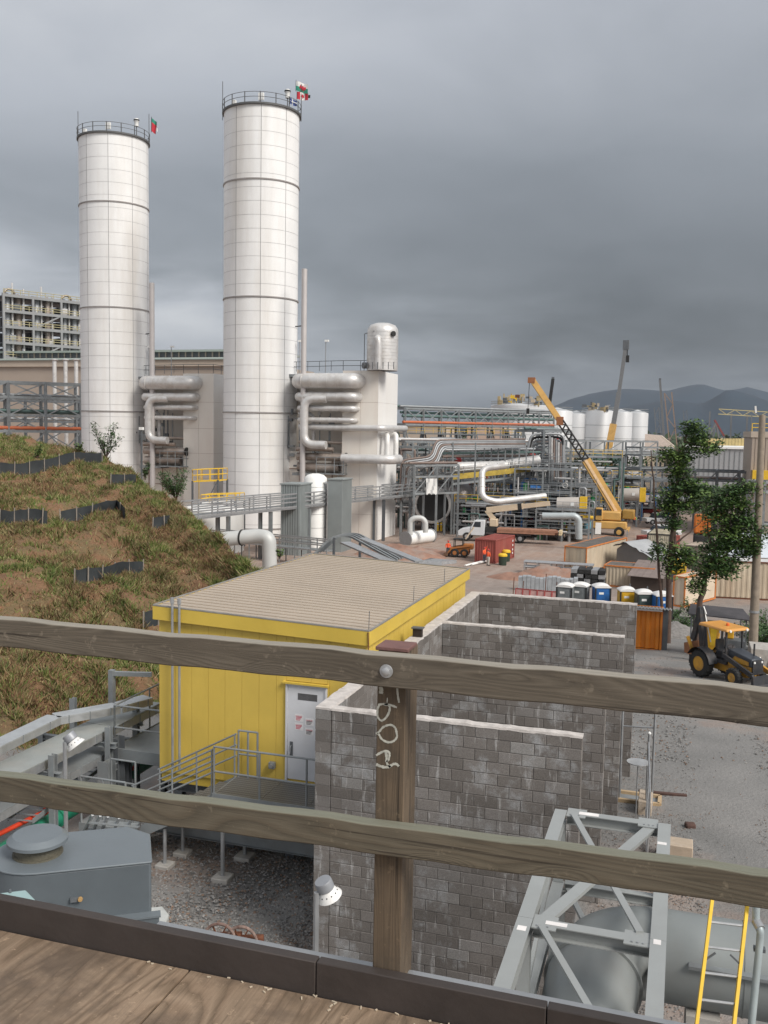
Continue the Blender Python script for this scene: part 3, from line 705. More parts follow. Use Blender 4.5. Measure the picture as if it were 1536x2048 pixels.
    # door
    wd = mat('white_door_paint', (.62, .63, .66), .45, 0, .05, 1.5, (.45, .42, .4), .2)
    d = B().box(dx0 + .05, dx1 - .05, y0 - .02, y0 + .018, 7.12, 9.25).done('door', wd, r, bevel=.004)
    b = B(); b.box(dx0, dx0 + .045, y0 - .045, y0 + .02, 7.08, 9.3); b.box(dx1 - .045, dx1, y0 - .045, y0 + .02, 7.08, 9.3); b.box(dx0 + .045, dx1 - .045, y0 - .045, y0 + .02, 9.255, 9.3); b.done('door_frame', wd, r, bevel=.003)
    B().box(dx0 - .06, dx1 + .04, y0 - .09, y0 + .0, 9.303, 9.345).done('drip_cap', YF, r)
    B().box(-7.96, -7.50, y0 - .024, y0 - .0205, 8.95, 9.10).done('window', mat('smoked_glass', (.10, .10, .105), .25, bmp=0), d)
    B().box(-8.14, -8.07, y0 - .03, y0 - .0205, 7.62, 7.98).done('lock_plate', STEELD, d)
    B().tube(bend([(-8.105, y0 - .03, 7.7), (-8.105, y0 - .075, 7.72), (-8.105, y0 - .075, 7.88), (-8.105, y0 - .03, 7.9)], .02), .01, 6).done('handle', GALV, d)
    wp = mat('white_sign_plate', (.7, .69, .7), .5, bmp=0); rp = mat('red_sign_print', (.55, .06, .10), .5, bmp=0); bp = mat('black_sign_print', (.1, .08, .08), .5, bmp=0)
    for x, z, k in ((-8.03, 8.62, 0), (-8.03, 8.42, 0), (-7.78, 8.55, 1), (-7.78, 8.33, 1)):
        s = B().box(x, x + .2, y0 - .024, y0 - .0205, z - .165, z).done('warning_sign', wp, d)
        txt(('DANGER', 'DANGER')[k % 2], x + .1, y0 - .0255, z - .045, .038, rp, s)
        for i in range(3):
            B().box(x + .03, x + .17 - .02 * i, y0 - .026, y0 - .0245, z - .075 - .03 * i, z - .06 - .03 * i).done('print_line', (bp if k else rp), s)
    bx = B().box(-8.62, -8.48, y0 - .12, y0 - .022, 7.32, 7.47).done('socket_box', STEEL, r, bevel=.01); B().lathe((-8.55, y0 - .12, 7.4), [(0, .05), (.05, .045), (.055, 0)], 12, (0, -1, 0)).done('socket_cover', GALV, bx)
    # conduits on the front left
    for x in (-11.02, -10.84):
        c = B().tube([(x, y0 - .16, 7.0), (x, y0 - .16, zt(x) + .42)], .03, 8).done('conduit', GALV, r); B().tube([(x, y0 - .16, zt(x) + .34), (x, y0 - .16, zt(x) + .47)], .045, 8).done('conduit_cap', GALV, c)
        B().box(x - .05, x + .05, y0 - .18, y0 - .12, 9.6, 9.63).done('conduit_clamp', GALV, c)
    # steel base and piers
    for y in (y0 + .25, 22.3, 25.5, y1 - .3):
        B().ibeam((x0 + .1, y, 6.5), (x1 - .1, y, 6.5), .2, .24).done('floor_beam', STEELD, r)
        for x in (x0 + .4, -9.7, -8.2, x1 - .3): B().ibeam((x, y, 5.0), (x, y, 6.38), .2, .2).done('pier', STEELD, r)
    B().ibeam((x0 + .1, y0 - .35, 5.72), (x1 - .1, y0 - .35, 5.72), .15, .3).done('skid_beam', STEEL, r)
def txt(s, x, y, z, size, m, parent, rz=0., name='sign_text', ext=0.0006, align='CENTER', rot=None):
    c = bpy.data.curves.new(name, 'FONT'); c.body = s; c.size = size; c.extrude = ext; c.align_x = align; c.align_y = 'CENTER'
    o = bpy.data.objects.new(name, c); COL.objects.link(o); dg = bpy.context.evaluated_depsgraph_get(); me = bpy.data.meshes.new_from_object(o.evaluated_get(dg)); bpy.data.objects.remove(o)
    me.materials.clear(); me.materials.append(m)
    o = bpy.data.objects.new(name, me); COL.objects.link(o); o.parent = parent; o.location = Vector((x, y, z)) - origin(parent); o.rotation_euler = rot or (math.pi / 2, 0, rz); return o
yellow_building()
# ------------------------------------------------------------------ steel platforms, stairs and trays
def railing(b, pts, h=1.07, r=.024, step=1.3, mid=.53, posts=True):
    pts = [Vector(p) for p in pts]
    for p, q in zip(pts, pts[1:]):
        for hh in (h, mid): b.tube([p + Vector((0, 0, hh)), q + Vector((0, 0, hh))], r, 8)
        n = max(1, int(round((q - p).length / step)))
        for i in range(n + 1):
            c = p.lerp(q, i / n); b.tube([c, c + Vector((0, 0, h))], r, 8)
def rail_part(pts, parent, m=STEEL, **kw): b = B(); railing(b, pts, **kw); return b.done('railing', m, parent)
def door_platform():
    z = 7.08; r = thing('door_platform', 'grey steel landing with railings in front of the white door', 'platform', (-8, 18.4, 5.2))
    gm, nt, bb = nt_new('steel_grating'); P = pos(nt)
    w = tex(nt, 'Wave', P, Scale=9., bands_direction='X').outputs[0]; w2 = tex(nt, 'Wave', P, Scale=3., bands_direction='Y').outputs[0]
    c = ramp(nt, math_(nt, 'MULTIPLY', w, w2), [(0, gray(.10)), (.5, gray(.22))]); lk(nt, c, bb.inputs['Base Color']); bb.inputs['Metallic'].default_value = .3; bb.inputs['Roughness'].default_value = .55; bump(nt, bb, w, .5, .01)
    x0, x1, y0, y1 = -9.35, -6.12, 17.75, 19.0
    for i in range(3):
        a = x0 + (x1 - x0) * i / 3; B().box(a + .004, a + (x1 - x0) / 3 - .004, y0 + .02, y1, z - .03, z).done('grating_panel', gm, r)
    b = B(); b.box(x0, x1, y0 - .01, y0 + .015, z - .22, z + .06); b.box(x0 - .02, x0, y0, y1, z - .22, z + .0); b.done('edge_channel', STEEL, r)
    rail_part([(x1, y0 + .03, z), (x0 + .03, y0 + .03, z)], r, step=1.1); rail_part([(x0 + .03, y1 - .05, z), (x0 + .5, y1 - .05, z)], r, step=.3)
    for x, y in ((-9.13, 17.82), (-6.4, 17.82), (-9.13, 18.9)):
        l = B().tube([(x, y, 5.3), (x, y, z - .05)], .045, 8).done('leg', GALV, r); B().box(x - .19, x + .19, y - .19, y + .19, 4.9, 5.3).done('footing', CONC, l, bevel=.02)
    # stair descending to the left
    s = thing('steel_stair', 'grey steel stair with double handrails going down left from the door landing', 'stairs', (-10.3, 18.4, 5.2))
    n = 7; xe, ze = -11.35, 6.0
    for i in range(n):
        t = (i + 1) / (n + 1); x = x0 + (xe - x0) * t; zz = z + (ze - z) * t
        B().box(x - .14, x + .14, y0 + .09, y1 - .14, zz - .03, zz).done('tread', gm, s)
    for y in (y0 + .06, y1 - .1):
        B().bar((x0, y, z - .12), (xe, y, ze - .12), .02, .25).done('stringer', STEEL, s)
        b = B()
        for h in (1.0, .75, .5): b.tube([(x0, y, z + h), (xe, y, ze + h)], .021, 8)
        for t in (.02, .5, .98): b.tube([(x0 + (xe - x0) * t, y, z + (ze - z) * t - .1), (x0 + (xe - x0) * t, y, z + (ze - z) * t + 1.0)], .021, 8)
        b.done('handrail', STEEL, s)
    l = thing('lower_landing', 'small grey steel landing on thin legs at the foot of the stair', 'platform', (-11, 18.3, 5.2))
    B().box(-12.7, xe + .02, y0, y1, ze - .2, ze).done('deck_plate', STEEL, l)
    for x, y in ((-10.6, 17.92), (-10.54, 18.6), (-12.4, 17.9)):
        g = B().tube([(x, y, 5.3), (x, y, 6.1)], .04, 8).done('leg', GALV, l); B().box(x - .17, x + .17, y - .17, y + .17, 4.9, 5.3).done('footing', CONC, g, bevel=.02)
    rail_part([(-12.65, y0 + .03, ze), (-11.5, y0 + .03, ze)], l, step=.55); rail_part([(-12.65, y1 - .03, ze), (-12.0, y1 - .03, ze)], l, step=.6)
    # flight of sloping bars further down-left, seen between rail and enclosure
    g = thing('lower_stair', 'steep grey ladder stair leaning down beside the grey enclosure', 'stairs', (-12.3, 17.2, 5.2))
    a0, a1 = gz(185, 1630, 6.6), gz(145, 1710, 5.3); c0, c1 = gz(282, 1640, 6.6), gz(262, 1710, 5.3)
    for k in (0, .16, .32, .55, .8, 1.): 
        B().bar(a0.lerp(c0, k), a1.lerp(c1, k), .05, .05).done('bar', GALV, g)
    for k in (.1, .3, .5, .7, .9): B().bar(a0.lerp(a1, k) - Vector((0, 0, .05)), c0.lerp(c1, k) - Vector((0, 0, .05)), .2, .02).done('tread', STEEL, g)
    # rear landing at the building corner
    z = 7.08; r = thing('corner_platform', 'grey steel platform with railing behind the left corner of the yellow building', 'platform', (-12.2, 20, 5.2))
    B().box(-13.0, -11.5, 19.6, 24.5, z - .04, z).done('floor_plate', STEEL, r)
    b = B(); b.box(-13.02, -11.5, 19.57, 19.598, z - .28, z + .02); b.box(-13.02, -13.0, 19.6, 24.5, z - .28, z + .02); b.done('edge_channel', STEEL, r)
    rail_part([(-11.55, 19.62, z), (-12.98, 19.62, z), (-12.98, 24.4, z)], r, step=1.4)
    for x, y in ((-12.8, 19.9), (-12.8, 22.4), (-11.8, 19.9)): B().ibeam((x, y, 5.), (x, y, z - .05), .15, .15).done('leg', STEELD, r)
    e = thing('fire_extinguisher', 'dark red extinguisher hung on the corner platform rail', 'extinguisher', (-12.0, 21.5, z + .3)); B().lathe((-11.75, 21.2, z + .25), [(0, 0), (.09, .02), (.09, .45), (.03, .55), (.03, .6)], 12).done('cylinder', REDP, e); B().cbox((-11.75, 21.2, z + .88), (.06, .12, .05)).done('valve', BLACK, e)
door_platform()
def trays():
    TR = mat('bright_galvanised_tray', (.50, .52, .53), .4, .55, .12, 4, (.3, .3, .3), .3)
    def poly(name, lab, L_, w, h, m, up=1, sup=True, group=None):
        """cable tray with sides: list of (px, py, z)"""
        P = [gz(a, b_, c) for a, b_, c in L_]; r = thing(name, lab, 'cable tray', P[0], group=group)
        for i, (p, q) in enumerate(zip(P, P[1:])):
            n = max(1, int((q - p).length / 2.4))
            for k in range(n):
                a, c = p.lerp(q, k / n), p.lerp(q, (k + 1) / n - .006)
                s = B().bar(a - Vector((0, 0, .02)), c - Vector((0, 0, .02)), w, .03).done('cover', m, r)
                sd_ = B(); side = (q - p).cross(Vector((0, 0, 1))).normalized() * (w / 2 - .01)
                for e in (-1, 1): sd_.bar(a + side * e - Vector((0, 0, h / 2 + .036)), c + side * e - Vector((0, 0, h / 2 + .036)), .015, h)
                sd_.done('side_rail', GALV, s)
            b = B()
            for k in range(n * 3): c = p.lerp(q, (k + .5) / (n * 3)); b.bar(c + side * 1.03 - Vector((0, 0, .0)), c + side * 1.03 - Vector((0, 0, h + .03)), .03, .02)
            b.done('clips', STEEL, r)
        return r, P
    poly('cable_tray', 'bright covered cable tray, highest and nearest the grassy slope', [(-60, 1512, 8.), (110, 1430, 8.), (235, 1408, 8.), (296, 1392, 8.)], .42, .16, TR, group='cable trays beside the hill')
    poly('cable_tray', 'wide dull grey cable tray in the middle of the three beside the slope', [(-60, 1572, 7.6), (200, 1448, 7.6), (300, 1402, 7.6)], .85, .18, mat('dull_grey_tray', (.33, .35, .34), .55, .3, .1, 2, (.45, .42, .38), .3), group='cable trays beside the hill')
    poly('cable_tray', 'lower shaded cable tray running behind the small flood lamp', [(-60, 1640, 7.0), (120, 1540, 7.0), (235, 1480, 7.0)], .6, .18, STEEL, group='cable trays beside the hill')
    r = thing('tray_support', 'grey steel frames on posts carrying the cable trays beside the slope', 'support frame', gz(120, 1560, 6))
    for px, py in ((60, 1560), (175, 1500), (232, 1455)):
        c = gz(px, py, 7.1)
        for dx in (-1.3, .6): B().ibeam((c.x + dx, c.y, 4.9), (c.x + dx, c.y, 7.75), .14, .14).done('post', STEEL, r)
        B().ibeam((c.x - 1.5, c.y, 6.78), (c.x + .8, c.y, 6.78), .12, .16).done('cross_beam', STEEL, r); B().ibeam((c.x - 1.5, c.y, 7.3), (c.x + .8, c.y, 7.3), .12, .12).done('cross_beam', STEEL, r)
    q = at(232, 1500, 22.5); B().ibeam((q.x, q.y, 5), (q.x, q.y, 7.4), .3, .3).done('post', STEELD, r)
    q = at(213, 1530, 22.); B().ibeam((q.x, q.y, 5), (q.x, q.y, 7.0), .3, .3).done('post', STEEL, r)
    q = at(224, 1400, 26.5); B().bar((q.x, q.y, 6.), (q.x, q.y, 8.0), .15, .15).done('post', STEEL, r); B().bar((q.x, q.y, 7.9), (q.x + 1.1, q.y + .3, 7.9), .12, .12).done('cross_beam', STEEL, r)
    # ladder type rack below with rungs
    r = thing('ladder_rack', 'open ladder rack with rungs under the cable trays', 'cable rack', gz(150, 1560, 6.3)); a, c = gz(40, 1640, 6.4), gz(250, 1480, 6.4); s = (c - a).cross(Vector((0, 0, 1))).normalized() * .3
    B().bar(a + s, c + s, .03, .1).done('side_rail', STEEL, r); B().bar(a - s, c - s, .03, .1).done('side_rail', STEEL, r)
    for k in range(18): B().bar(a.lerp(c, k / 18) + s, a.lerp(c, k / 18) - s, .04, .02).done('rung', STEEL, r)
    gp_ = mat('green_pipe_paint', (.02, .20, .12), .4); rp_ = mat('red_pipe_paint', (.55, .05, .02), .4)
    p, q = gz(-60, 1745, 6.0), gz(112, 1637, 6.0); r = thing('green_pipe', 'thick dark green pipe under the cable trays at the left edge', 'pipe', p); e = q + (q - p) * 1.6
    B().cyl(p, e, .19, 18).done('pipe_body', gp_, r); B().cyl(q, q + (q - p).normalized() * .06, .23, 18).done('flange', gp_, r)
    p, q = gz(-60, 1697, 6.3), gz(100, 1618, 6.3); r = thing('red_pipe', 'slim red pipe above the thick green pipe', 'pipe', p); e = q + (q - p) * 1.3; B().cyl(p, e, .055, 12).done('pipe_body', rp_, r)
    for k in (.4, .8): c = p.lerp(e, k); B().cyl(c, c + (e - p).normalized() * .05, .085, 12).done('coupling', rp_, r)
trays()
def flood_lamp(px, py, d, label, zbase, aim=(.45, .3), s=.75):
    c = at(px, py, d); r = thing('flood_lamp', label, 'lamp', (c.x, c.y, zbase), group='pole mounted flood lamps')
    B().tube([(c.x - .14 * s, c.y - .1, zbase), (c.x - .14 * s, c.y - .1, c.z + .02)], .035, 8).done('pole', GALV, r)
    ax = Vector((aim[0], aim[1], -1)).normalized(); W_ = mat('white_lamp_enamel', (.72, .71, .69), .35, 0, .05, 4)
    top = Vector(c) - ax * .1 * s; S_ = lambda pr: [(r_ * s, h_ * s) for r_, h_ in pr]
    B().lathe(top, S_([(0, -.13), (.135, -.125), (.145, -.10), (.145, .03), (.13, .05)]), 28, ax).done('housing', mat('grey_lamp_housing', (.30, .31, .33), .5, .3, .1, 4), r)
    sh = B().lathe(top, S_([(.118, .04), (.13, .06), (.20, .17), (.215, .20), (.207, .2), (.19, .16), (.12, .07)]), 32, ax).done('shade', W_, r)
    a = ax.cross(Vector((0, 0, 1))).normalized(); b_ = ax.cross(a); h = B()
    for k in range(12):
        an = 2 * math.pi * k / 12; dr = (a * math.cos(an) + b_ * math.sin(an)); q = top + ax * .115 * s + dr * .163 * s; nn = (dr * .9 - ax * .6).normalized(); h.cyl(q - nn * .004, q + nn * .0035, .009, 8)
    h.done('vent_holes', BLACK, sh); B().lathe(top, S_([(0, .19), (.19, .19)]), 24, ax).done('lens', GLASS, r)
    B().bar(c + Vector((-.14 * s, -.1, -.08)), top + a * .0, .04, .03).done('bracket', STEEL, r)
flood_lamp(655, 1783, 11.2, 'white shaded flood lamp on a thin pole in front of the nearest block wall', 5.3, (.32, .30))
flood_lamp(148, 1484, 15.5, 'small bright flood lamp on a grey post beside the cable trays', 5.3, (.75, .2))
def enclosure():
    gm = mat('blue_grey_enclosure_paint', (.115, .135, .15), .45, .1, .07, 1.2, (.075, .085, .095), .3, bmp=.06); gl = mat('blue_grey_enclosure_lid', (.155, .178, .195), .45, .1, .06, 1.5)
    c = at(155, 1700, 13.0); zt = c.z; r = thing('machine_enclosure', 'large blue grey machine enclosure with round vent cowl behind the kick board', 'machine enclosure', (c.x, c.y, 5.2), rz=math.radians(33))
    L, Wd = 1.0, .62; H = zt - 5.2
    out = [(-L + .5 + Wd * math.cos(a) * 1.05, Wd * math.sin(a)) for a in np.linspace(math.pi / 2, 3 * math.pi / 2, 15)] + [(L - .02, -Wd), (L, -Wd + .02), (L, Wd * .45), (L - .32, Wd)]
    B().prism(out, -.2, H - .02).done('body', gm, r, local=True, bevel=.02)
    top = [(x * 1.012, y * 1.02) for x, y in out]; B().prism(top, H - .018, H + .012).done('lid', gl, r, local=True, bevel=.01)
    n = thing; cc = (-L + .47, .0, H)
    ck = B().lathe(cc, [(.34, .012), (.34, .03), (.30, .035), (.30, .2), (.27, .2)], 40).done('vent_neck', mat('vent_mesh', (.13, .12, .09), .7, .2, .3, 30), r, local=True)
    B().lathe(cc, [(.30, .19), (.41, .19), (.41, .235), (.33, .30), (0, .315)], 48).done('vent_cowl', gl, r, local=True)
    b = B(); b.box(-L + .6, L + .1, -Wd - .13, -Wd - .001, -.2, H - .74); b.done('lower_plinth', gm, r, local=True, bevel=.015)
    b = B(); b.box(-L + .58, L + .12, -Wd - .15, -Wd + .0, H - .738, H - .71); b.done('plinth_ledge', gl, r, local=True)
    for x, z in ((.0, H - .40), (-.42, H - .46)): 
        q = B().box(x - .07, x + .06, -Wd - .06, -Wd - .005, z - .03, z + .02).done('latch', STEELD, r, local=True); B().lathe((x + .06, -Wd - .06, z + .01), [(0, .03), (.03, .028), (.034, 0)], 10, (0, -1, 0)).done('latch_knob', mat('tan_knob', (.4, .25, .1), .6), q, local=True)
    B().box(-.62, -.52, -Wd - .012, -Wd - .002, H - .42, H - .38).done('name_plate', WHITE, r, local=True)
    t = mat('pale_teal_cover', (.30, .42, .42), .5, 0, .1, 2); p = at(20, 1800, 8.5); r = thing('teal_cover', 'pale teal sloping metal cover at the lower left corner', 'metal cover', (p.x, p.y, 5.2))
    a, b_, c_, d_ = [gz(*q, p.z) for q in ((-80, 1795), (52, 1779), (78, 1806), (-80, 1830))]
    z2 = p.z - .25; v = [Vector(q) for q in (a, b_, c_, d_)]; lo = [Vector((q.x * .98, q.y * .985, 5.2)) for q in v]
    B().add(v + lo, [(0, 1, 2, 3)[::-1], (0, 1, 5, 4), (1, 2, 6, 5), (2, 3, 7, 6), (3, 0, 4, 7)]).done('cover_plate', t, r, bevel=.015); B().lathe((b_ + Vector((-.1, -.1, .0))), [(0, .03), (.012, .03), (.014, 0)], 8).done('bolt', STEELD, r)
enclosure()
def pit_items():
    WC = mat('chalky_concrete', (.50, .52, .51), .9, 0, .15, 3, (.3, .3, .3), .3, bmp=.4)
    a = gz(306, 1820, 5.4); r = thing('concrete_pad', 'patch of pale spilled concrete beside the grey enclosure', 'concrete slab', a); b = B(); pts = [(295, 1815), (325, 1812), (338, 1828), (330, 1848), (345, 1862), (295, 1862)]
    b.prism([tuple(gz(*p, 5.3))[:2] for p in pts], 5.05, 5.3); b.done('pad', WC, r, bevel=.02)
    # rusty flanged wheels
    for k, (px, py) in enumerate(((438, 1868), (482, 1874))):
        c = at(px, py + 12, 14.5); r = thing('cable_drum_hoop', ('left', 'right')[k] + ' rusty hoop of the pair peeping over the kick board', 'metal hoop', c, group='rusty hoops behind the kick board')
        n = 28; R_ = .27; b = B(); pts = [c + Vector((R_ * math.cos(t) * .9, R_ * math.cos(t) * .25, R_ * math.sin(t))) for t in np.linspace(0, 2 * math.pi, n + 1)]
        b.tube(pts, .026, 8, cap=False); b.done('rim', mat('pale_rust_hoop', (.28, .20, .17), .7, .2, .4, 9, (.09, .03, .02), .9), r)
        b = B(); b.tube([c + Vector((-.1, .08, 0)), c + Vector((.3, .2, .02))], .07, 10); b.done('hub', RUST, r)
        for t in (0, 1.05, 2.1): B().bar(c + Vector((R_ * math.cos(t) * .9, 0, R_ * math.sin(t))), c - Vector((R_ * math.cos(t) * .9, 0, R_ * math.sin(t))), .02, .02).done('spoke', RUST, r)
    # loose stones in the shaded pit and on the right
    sm = [mat('pale_gravel_stone', (.26, .25, .24), .9, 0, .3, 5, bmp=0), mat('dark_gravel_stone', (.13, .125, .12), .9, 0, .4, 5, bmp=0), mat('brown_gravel_stone', (.22, .15, .11), .9, 0, .4, 5, bmp=0)]
    V = []; Fc = []; mi = []
    def stone(x, y, s):
        z = float(ground_z(x, y)); o = len(V); t = [Vector((random.gauss(0, 1), random.gauss(0, 1), random.gauss(0, .7))).normalized() * s * random.uniform(.7, 1.2) for _ in range(2)]
        q = [Vector((s, 0, 0)), Vector((-s, .2 * s, 0)), Vector((0, s * .8, 0)), Vector((.1 * s, -s, 0)), Vector((.2 * s, 0, s * .7)), Vector((0, 0, -s * .5))]; a = random.uniform(0, 6.28); ca, sa = math.cos(a), math.sin(a)
        for w in q:
            w = w * random.uniform(.7, 1.25); V.append((x + w.x * ca - w.y * sa, y + w.x * sa + w.y * ca, z + .02 + w.z))
        Fc.extend([tuple(o + i for i in f) for f in ((0, 2, 4), (2, 1, 4), (1, 3, 4), (3, 0, 4), (2, 0, 5), (1, 2, 5), (3, 1, 5), (0, 3, 5))]); mi.extend([random.choice((0, 1, 1, 2) if random.random() < .7 else (0,))] * 8)
    for _ in range(11000):
        p = gz(random.uniform(270, 760), random.uniform(1640, 1930), 5.2)
        stone(p.x, p.y, random.choice((.015, .02, .028, .04)))
    for _ in range(12000):
        py = 1290 + (2040 - 1290) * random.random() ** .8; px = random.uniform(1180, 1560); p = gp(px, py)
        edge = abs(px - (1440 + (py - 1400) * .12)); 
        if edge < 70 + 60 * nz(px * .02, py * .02, 1.) and random.random() < .93: continue
        stone(p.x, p.y, random.choice((.012, .018, .018, .026)) * (1 + (p.y > 30) * .8))
    me = bpy.data.meshes.new('gravel_stones'); me.from_pydata(V, [], Fc)
    for m in sm: me.materials.append(m)
    me.polygons.foreach_set('material_index', mi); o = bpy.data.objects.new('gravel_stones', me); COL.objects.link(o); o['kind'] = 'stuff'; o['label'] = 'loose crushed stone over the yard around the block walls'; o['category'] = 'gravel'
pit_items()
# ------------------------------------------------------------------ truss, pipe, ladder at lower right
def truss():
    TG = mat('light_grey_steel_paint', (.33, .345, .34), .45, .15, .07, 1.2, (.24, .24, .23), .25, bmp=.05); ST = mat('white_sticker', (.75, .72, .7), .5, bmp=0)
    x0, x1, z, zb = -1.50, -.05, 9.5, 8.35; ys = [5.4, 10.35, 13.6]
    r = thing('steel_truss', 'light grey steel box truss with cross bracing at lower right', 'steel truss', (-.8, 10, 5.2))
    for x in (x0, x1):
        for zz, h in ((z - .08, .16), (zb, .15)):
            for a, c in zip(ys, ys[1:]):
                B().ibeam((x, a + .003, zz), (x, c - .003, zz), .17, h, .014).done('chord', TG, r)
    for i, y in enumerate(ys):
        e = .09
        B().ibeam((x0 + e, y, z - .10), (x1 - e, y, z - .10), .15, .16).done('cross_beam', TG, r); B().ibeam((x0 + e, y, zb), (x1 - e, y, zb), .12, .14).done('cross_beam', TG, r)
        for x in (x0, x1): B().ibeam((x, y, zb + .08), (x, y, z - .165), .14, .14).done('upright', TG, r)
        for x, s in ((x0, 1), (x1, -1)):
            g = B().box(min(x + s * .09, x + s * .36), max(x + s * .09, x + s * .36), y - .15, y + .15, z - .035, z - .021).done('gusset_plate', TG, r)
            b = B()
            for u in (.15, .21, .27): b.lathe((x + s * u, y - .1, z - .021), [(0, .014), (.012, .014), (.013, 0)], 6)
            b.done('bolts', GALV, g)
    for i, (a, c) in enumerate(zip(ys, ys[1:])):
        p, q = ((x0 + .2, a + .15), (x1 - .2, c - .15)) if i % 2 == 0 else ((x0 + .2, a + .15), (x1 - .2, c - .15))
        if i == 1:
            B().bar((x0 + .2, a + .12, z - .065), (x1 - .2, c - .12, z - .065), .15, .05).done('brace', TG, r)
            B().bar((x0 + .2, c - .12, z - .012), (x1 - .2, a + .12, z - .012), .085, .03).done('brace', TG, r)
        else: B().bar((x0 + .2, c - .12, z - .012), (x1 - .2, c - 2.3, z - .012), .075, .03).done('brace', TG, r)
        for x in (x0, x1):
            B().bar((x, a + .08, zb + .1), (x, c - .08, z - .18), .05, .07).done('diagonal', TG, r)
        B().bar((x0 + .15, c - .1, zb), (x1 - .15, a + .1, zb), .07, .05).done('brace', TG, r)
    # legs
    for x in (x0, x1): B().ibeam((x, 13.6, 4.9), (x, 13.6, zb - .09), .2, .2).done('leg', TG, r)
    for x, y, w, d_ in ((x1 - .02, 12.9, .06, .04), (x1 - .01, 10.3, .04, .05), (-1.1, 13.6, .14, .05), (-1.15, 10.35, .12, .04), (x0, 10.1, .05, .05)):
        B().box(x - w, x + w, y - d_, y + d_, z + .001 - (.019 if abs(x + .8) < .5 else 0), z + .003 - (.019 if abs(x + .8) < .5 else 0)).done('sticker', ST, r)
    # concrete blocks below
    for px, py, lab, s in ((1350, 1700, 'pale tan concrete block just past the far end of the truss', (.75, .5, .45)), (1290, 1600, 'low concrete kerb stone by the gate post', (.35, .9, .4))):
        g = gp(px, py + 20); q = thing('concrete_block', lab, 'concrete block', g); B().box(g.x - s[0] / 2, g.x + s[0] / 2, g.y - s[1] / 2, g.y + s[1] / 2, g.z - .1, g.z + s[2]).done('block_body', mat('tan_concrete', (.42, .34, .26), .9, 0, .15, 4, (.55, .5, .44), .4, .4), q, bevel=.02)
truss()
def big_pipe():
    m = mat('dull_grey_pipe_paint', (.24, .26, .26), .5, .15, .1, .9, (.22, .2, .18), .35, bmp=.03)
    c = at(1400, 1922, 11.6); R_ = .56; yc = c.y; zc = c.z
    r = thing('large_grey_pipe', 'very large grey pipe elbow lying under the truss at lower right', 'pipe', (c.x, yc, zc))
    xe = c.x - 1.15
    pts = bend([(xe + 5.6, yc, zc), (xe - .1, yc, zc), (xe - .12, yc - 1.75, zc - .02), (xe - .12, yc - 1.8, zc - 3.)], .95, 12)
    B().tube(pts, R_, 48).done('pipe_body', m, r, smooth=60)
    e_ = pts[14]; e2 = pts[15]; B().tube([e_, e_ + (e2 - e_).normalized() * .07], R_ + .035, 48).done('elbow_collar', m, r, smooth=60)
    for x in (xe + 1.65, xe + 3.0, xe + 4.3): B().tube([(x, yc, zc), (x + .025, yc, zc)], R_ + .008, 48).done('weld_band', m, r, smooth=60)
    B().box(xe + 1.0, xe + 5.4, yc - R_ - .05, yc - R_ + .1, zc + .20, zc + .24).done('side_bar', STEEL, r)
    for x in (xe + 1.2, xe + 3.1): B().box(x - .2, x + .2, yc - .5, yc + .5, 4.9, zc - R_ + .1).done('saddle', CONC, r)
    B().lathe((xe + 2.62, yc + .1, zc + R_ - .02), [(.06, 0), (.06, .25), (.1, .25), (.1, .29), (0, .29)], 14).done('nozzle', m, r)
    # ladder
    la = thing('yellow_ladder', 'yellow fibreglass ladder with metal rungs leaning on the large grey pipe', 'ladder', (c.x, yc, 5.2))
    t0, t1, b0, b1 = at(1428, 1770, 10.9), at(1498, 1778, 10.9), at(1388, 2090, 9.5), at(1462, 2100, 9.5)
    for p, q in ((t0, b0), (t1, b1)): q2 = p + (q - p) * 1.5; B().bar(p, q2, .035, .075, up=(0, 1, 0)).done('side_rail', YEL, la)
    L = (b0 - t0).length; n = int(L * 1.5 / .305)
    for k in range(n):
        f = (k + .55) * .305 / L; a, e = t0 + (b0 - t0) * f, t1 + (b1 - t1) * f; B().tube([a, e], .016, 8).done('rung', GALV, la)
    for (p, q, s) in ((t0, b0, 1), (t1, b1, -1)):
        f = 1.62 * .305 * 1.0 / L * 1.6; a = p + (q - p) * .50; e = (t1 - t0).normalized() * s
        B().bar(a, a + e * .12 + Vector((0, 0, .1)), .015, .02).done('stay', STEELD, la)
    cp = thing('conduit_riser', 'pale grey vertical conduit with offset bend at the right edge', 'conduit', at(1510, 1900, 10))
    P = [at(1513, 1780, 10.6), at(1512, 1842, 10.6), at(1521, 1858, 10.5), at(1520, 1880, 10.5), at(1502, 2060, 10.3), at(1495, 2130, 10.2)]
    B().tube(bend(P, .05), .042, 12).done('pipe_body', mat('pale_blue_grey_conduit', (.36, .41, .42), .5, .2, .1, 3), cp); B().tube([P[1], P[2]], .055, 12).done('coupling', GALV, cp)
    B().cbox(P[3] + Vector((.0, .02, -.12)), (.13, .08, .04)).done('clamp', STEELD, cp)
big_pipe()
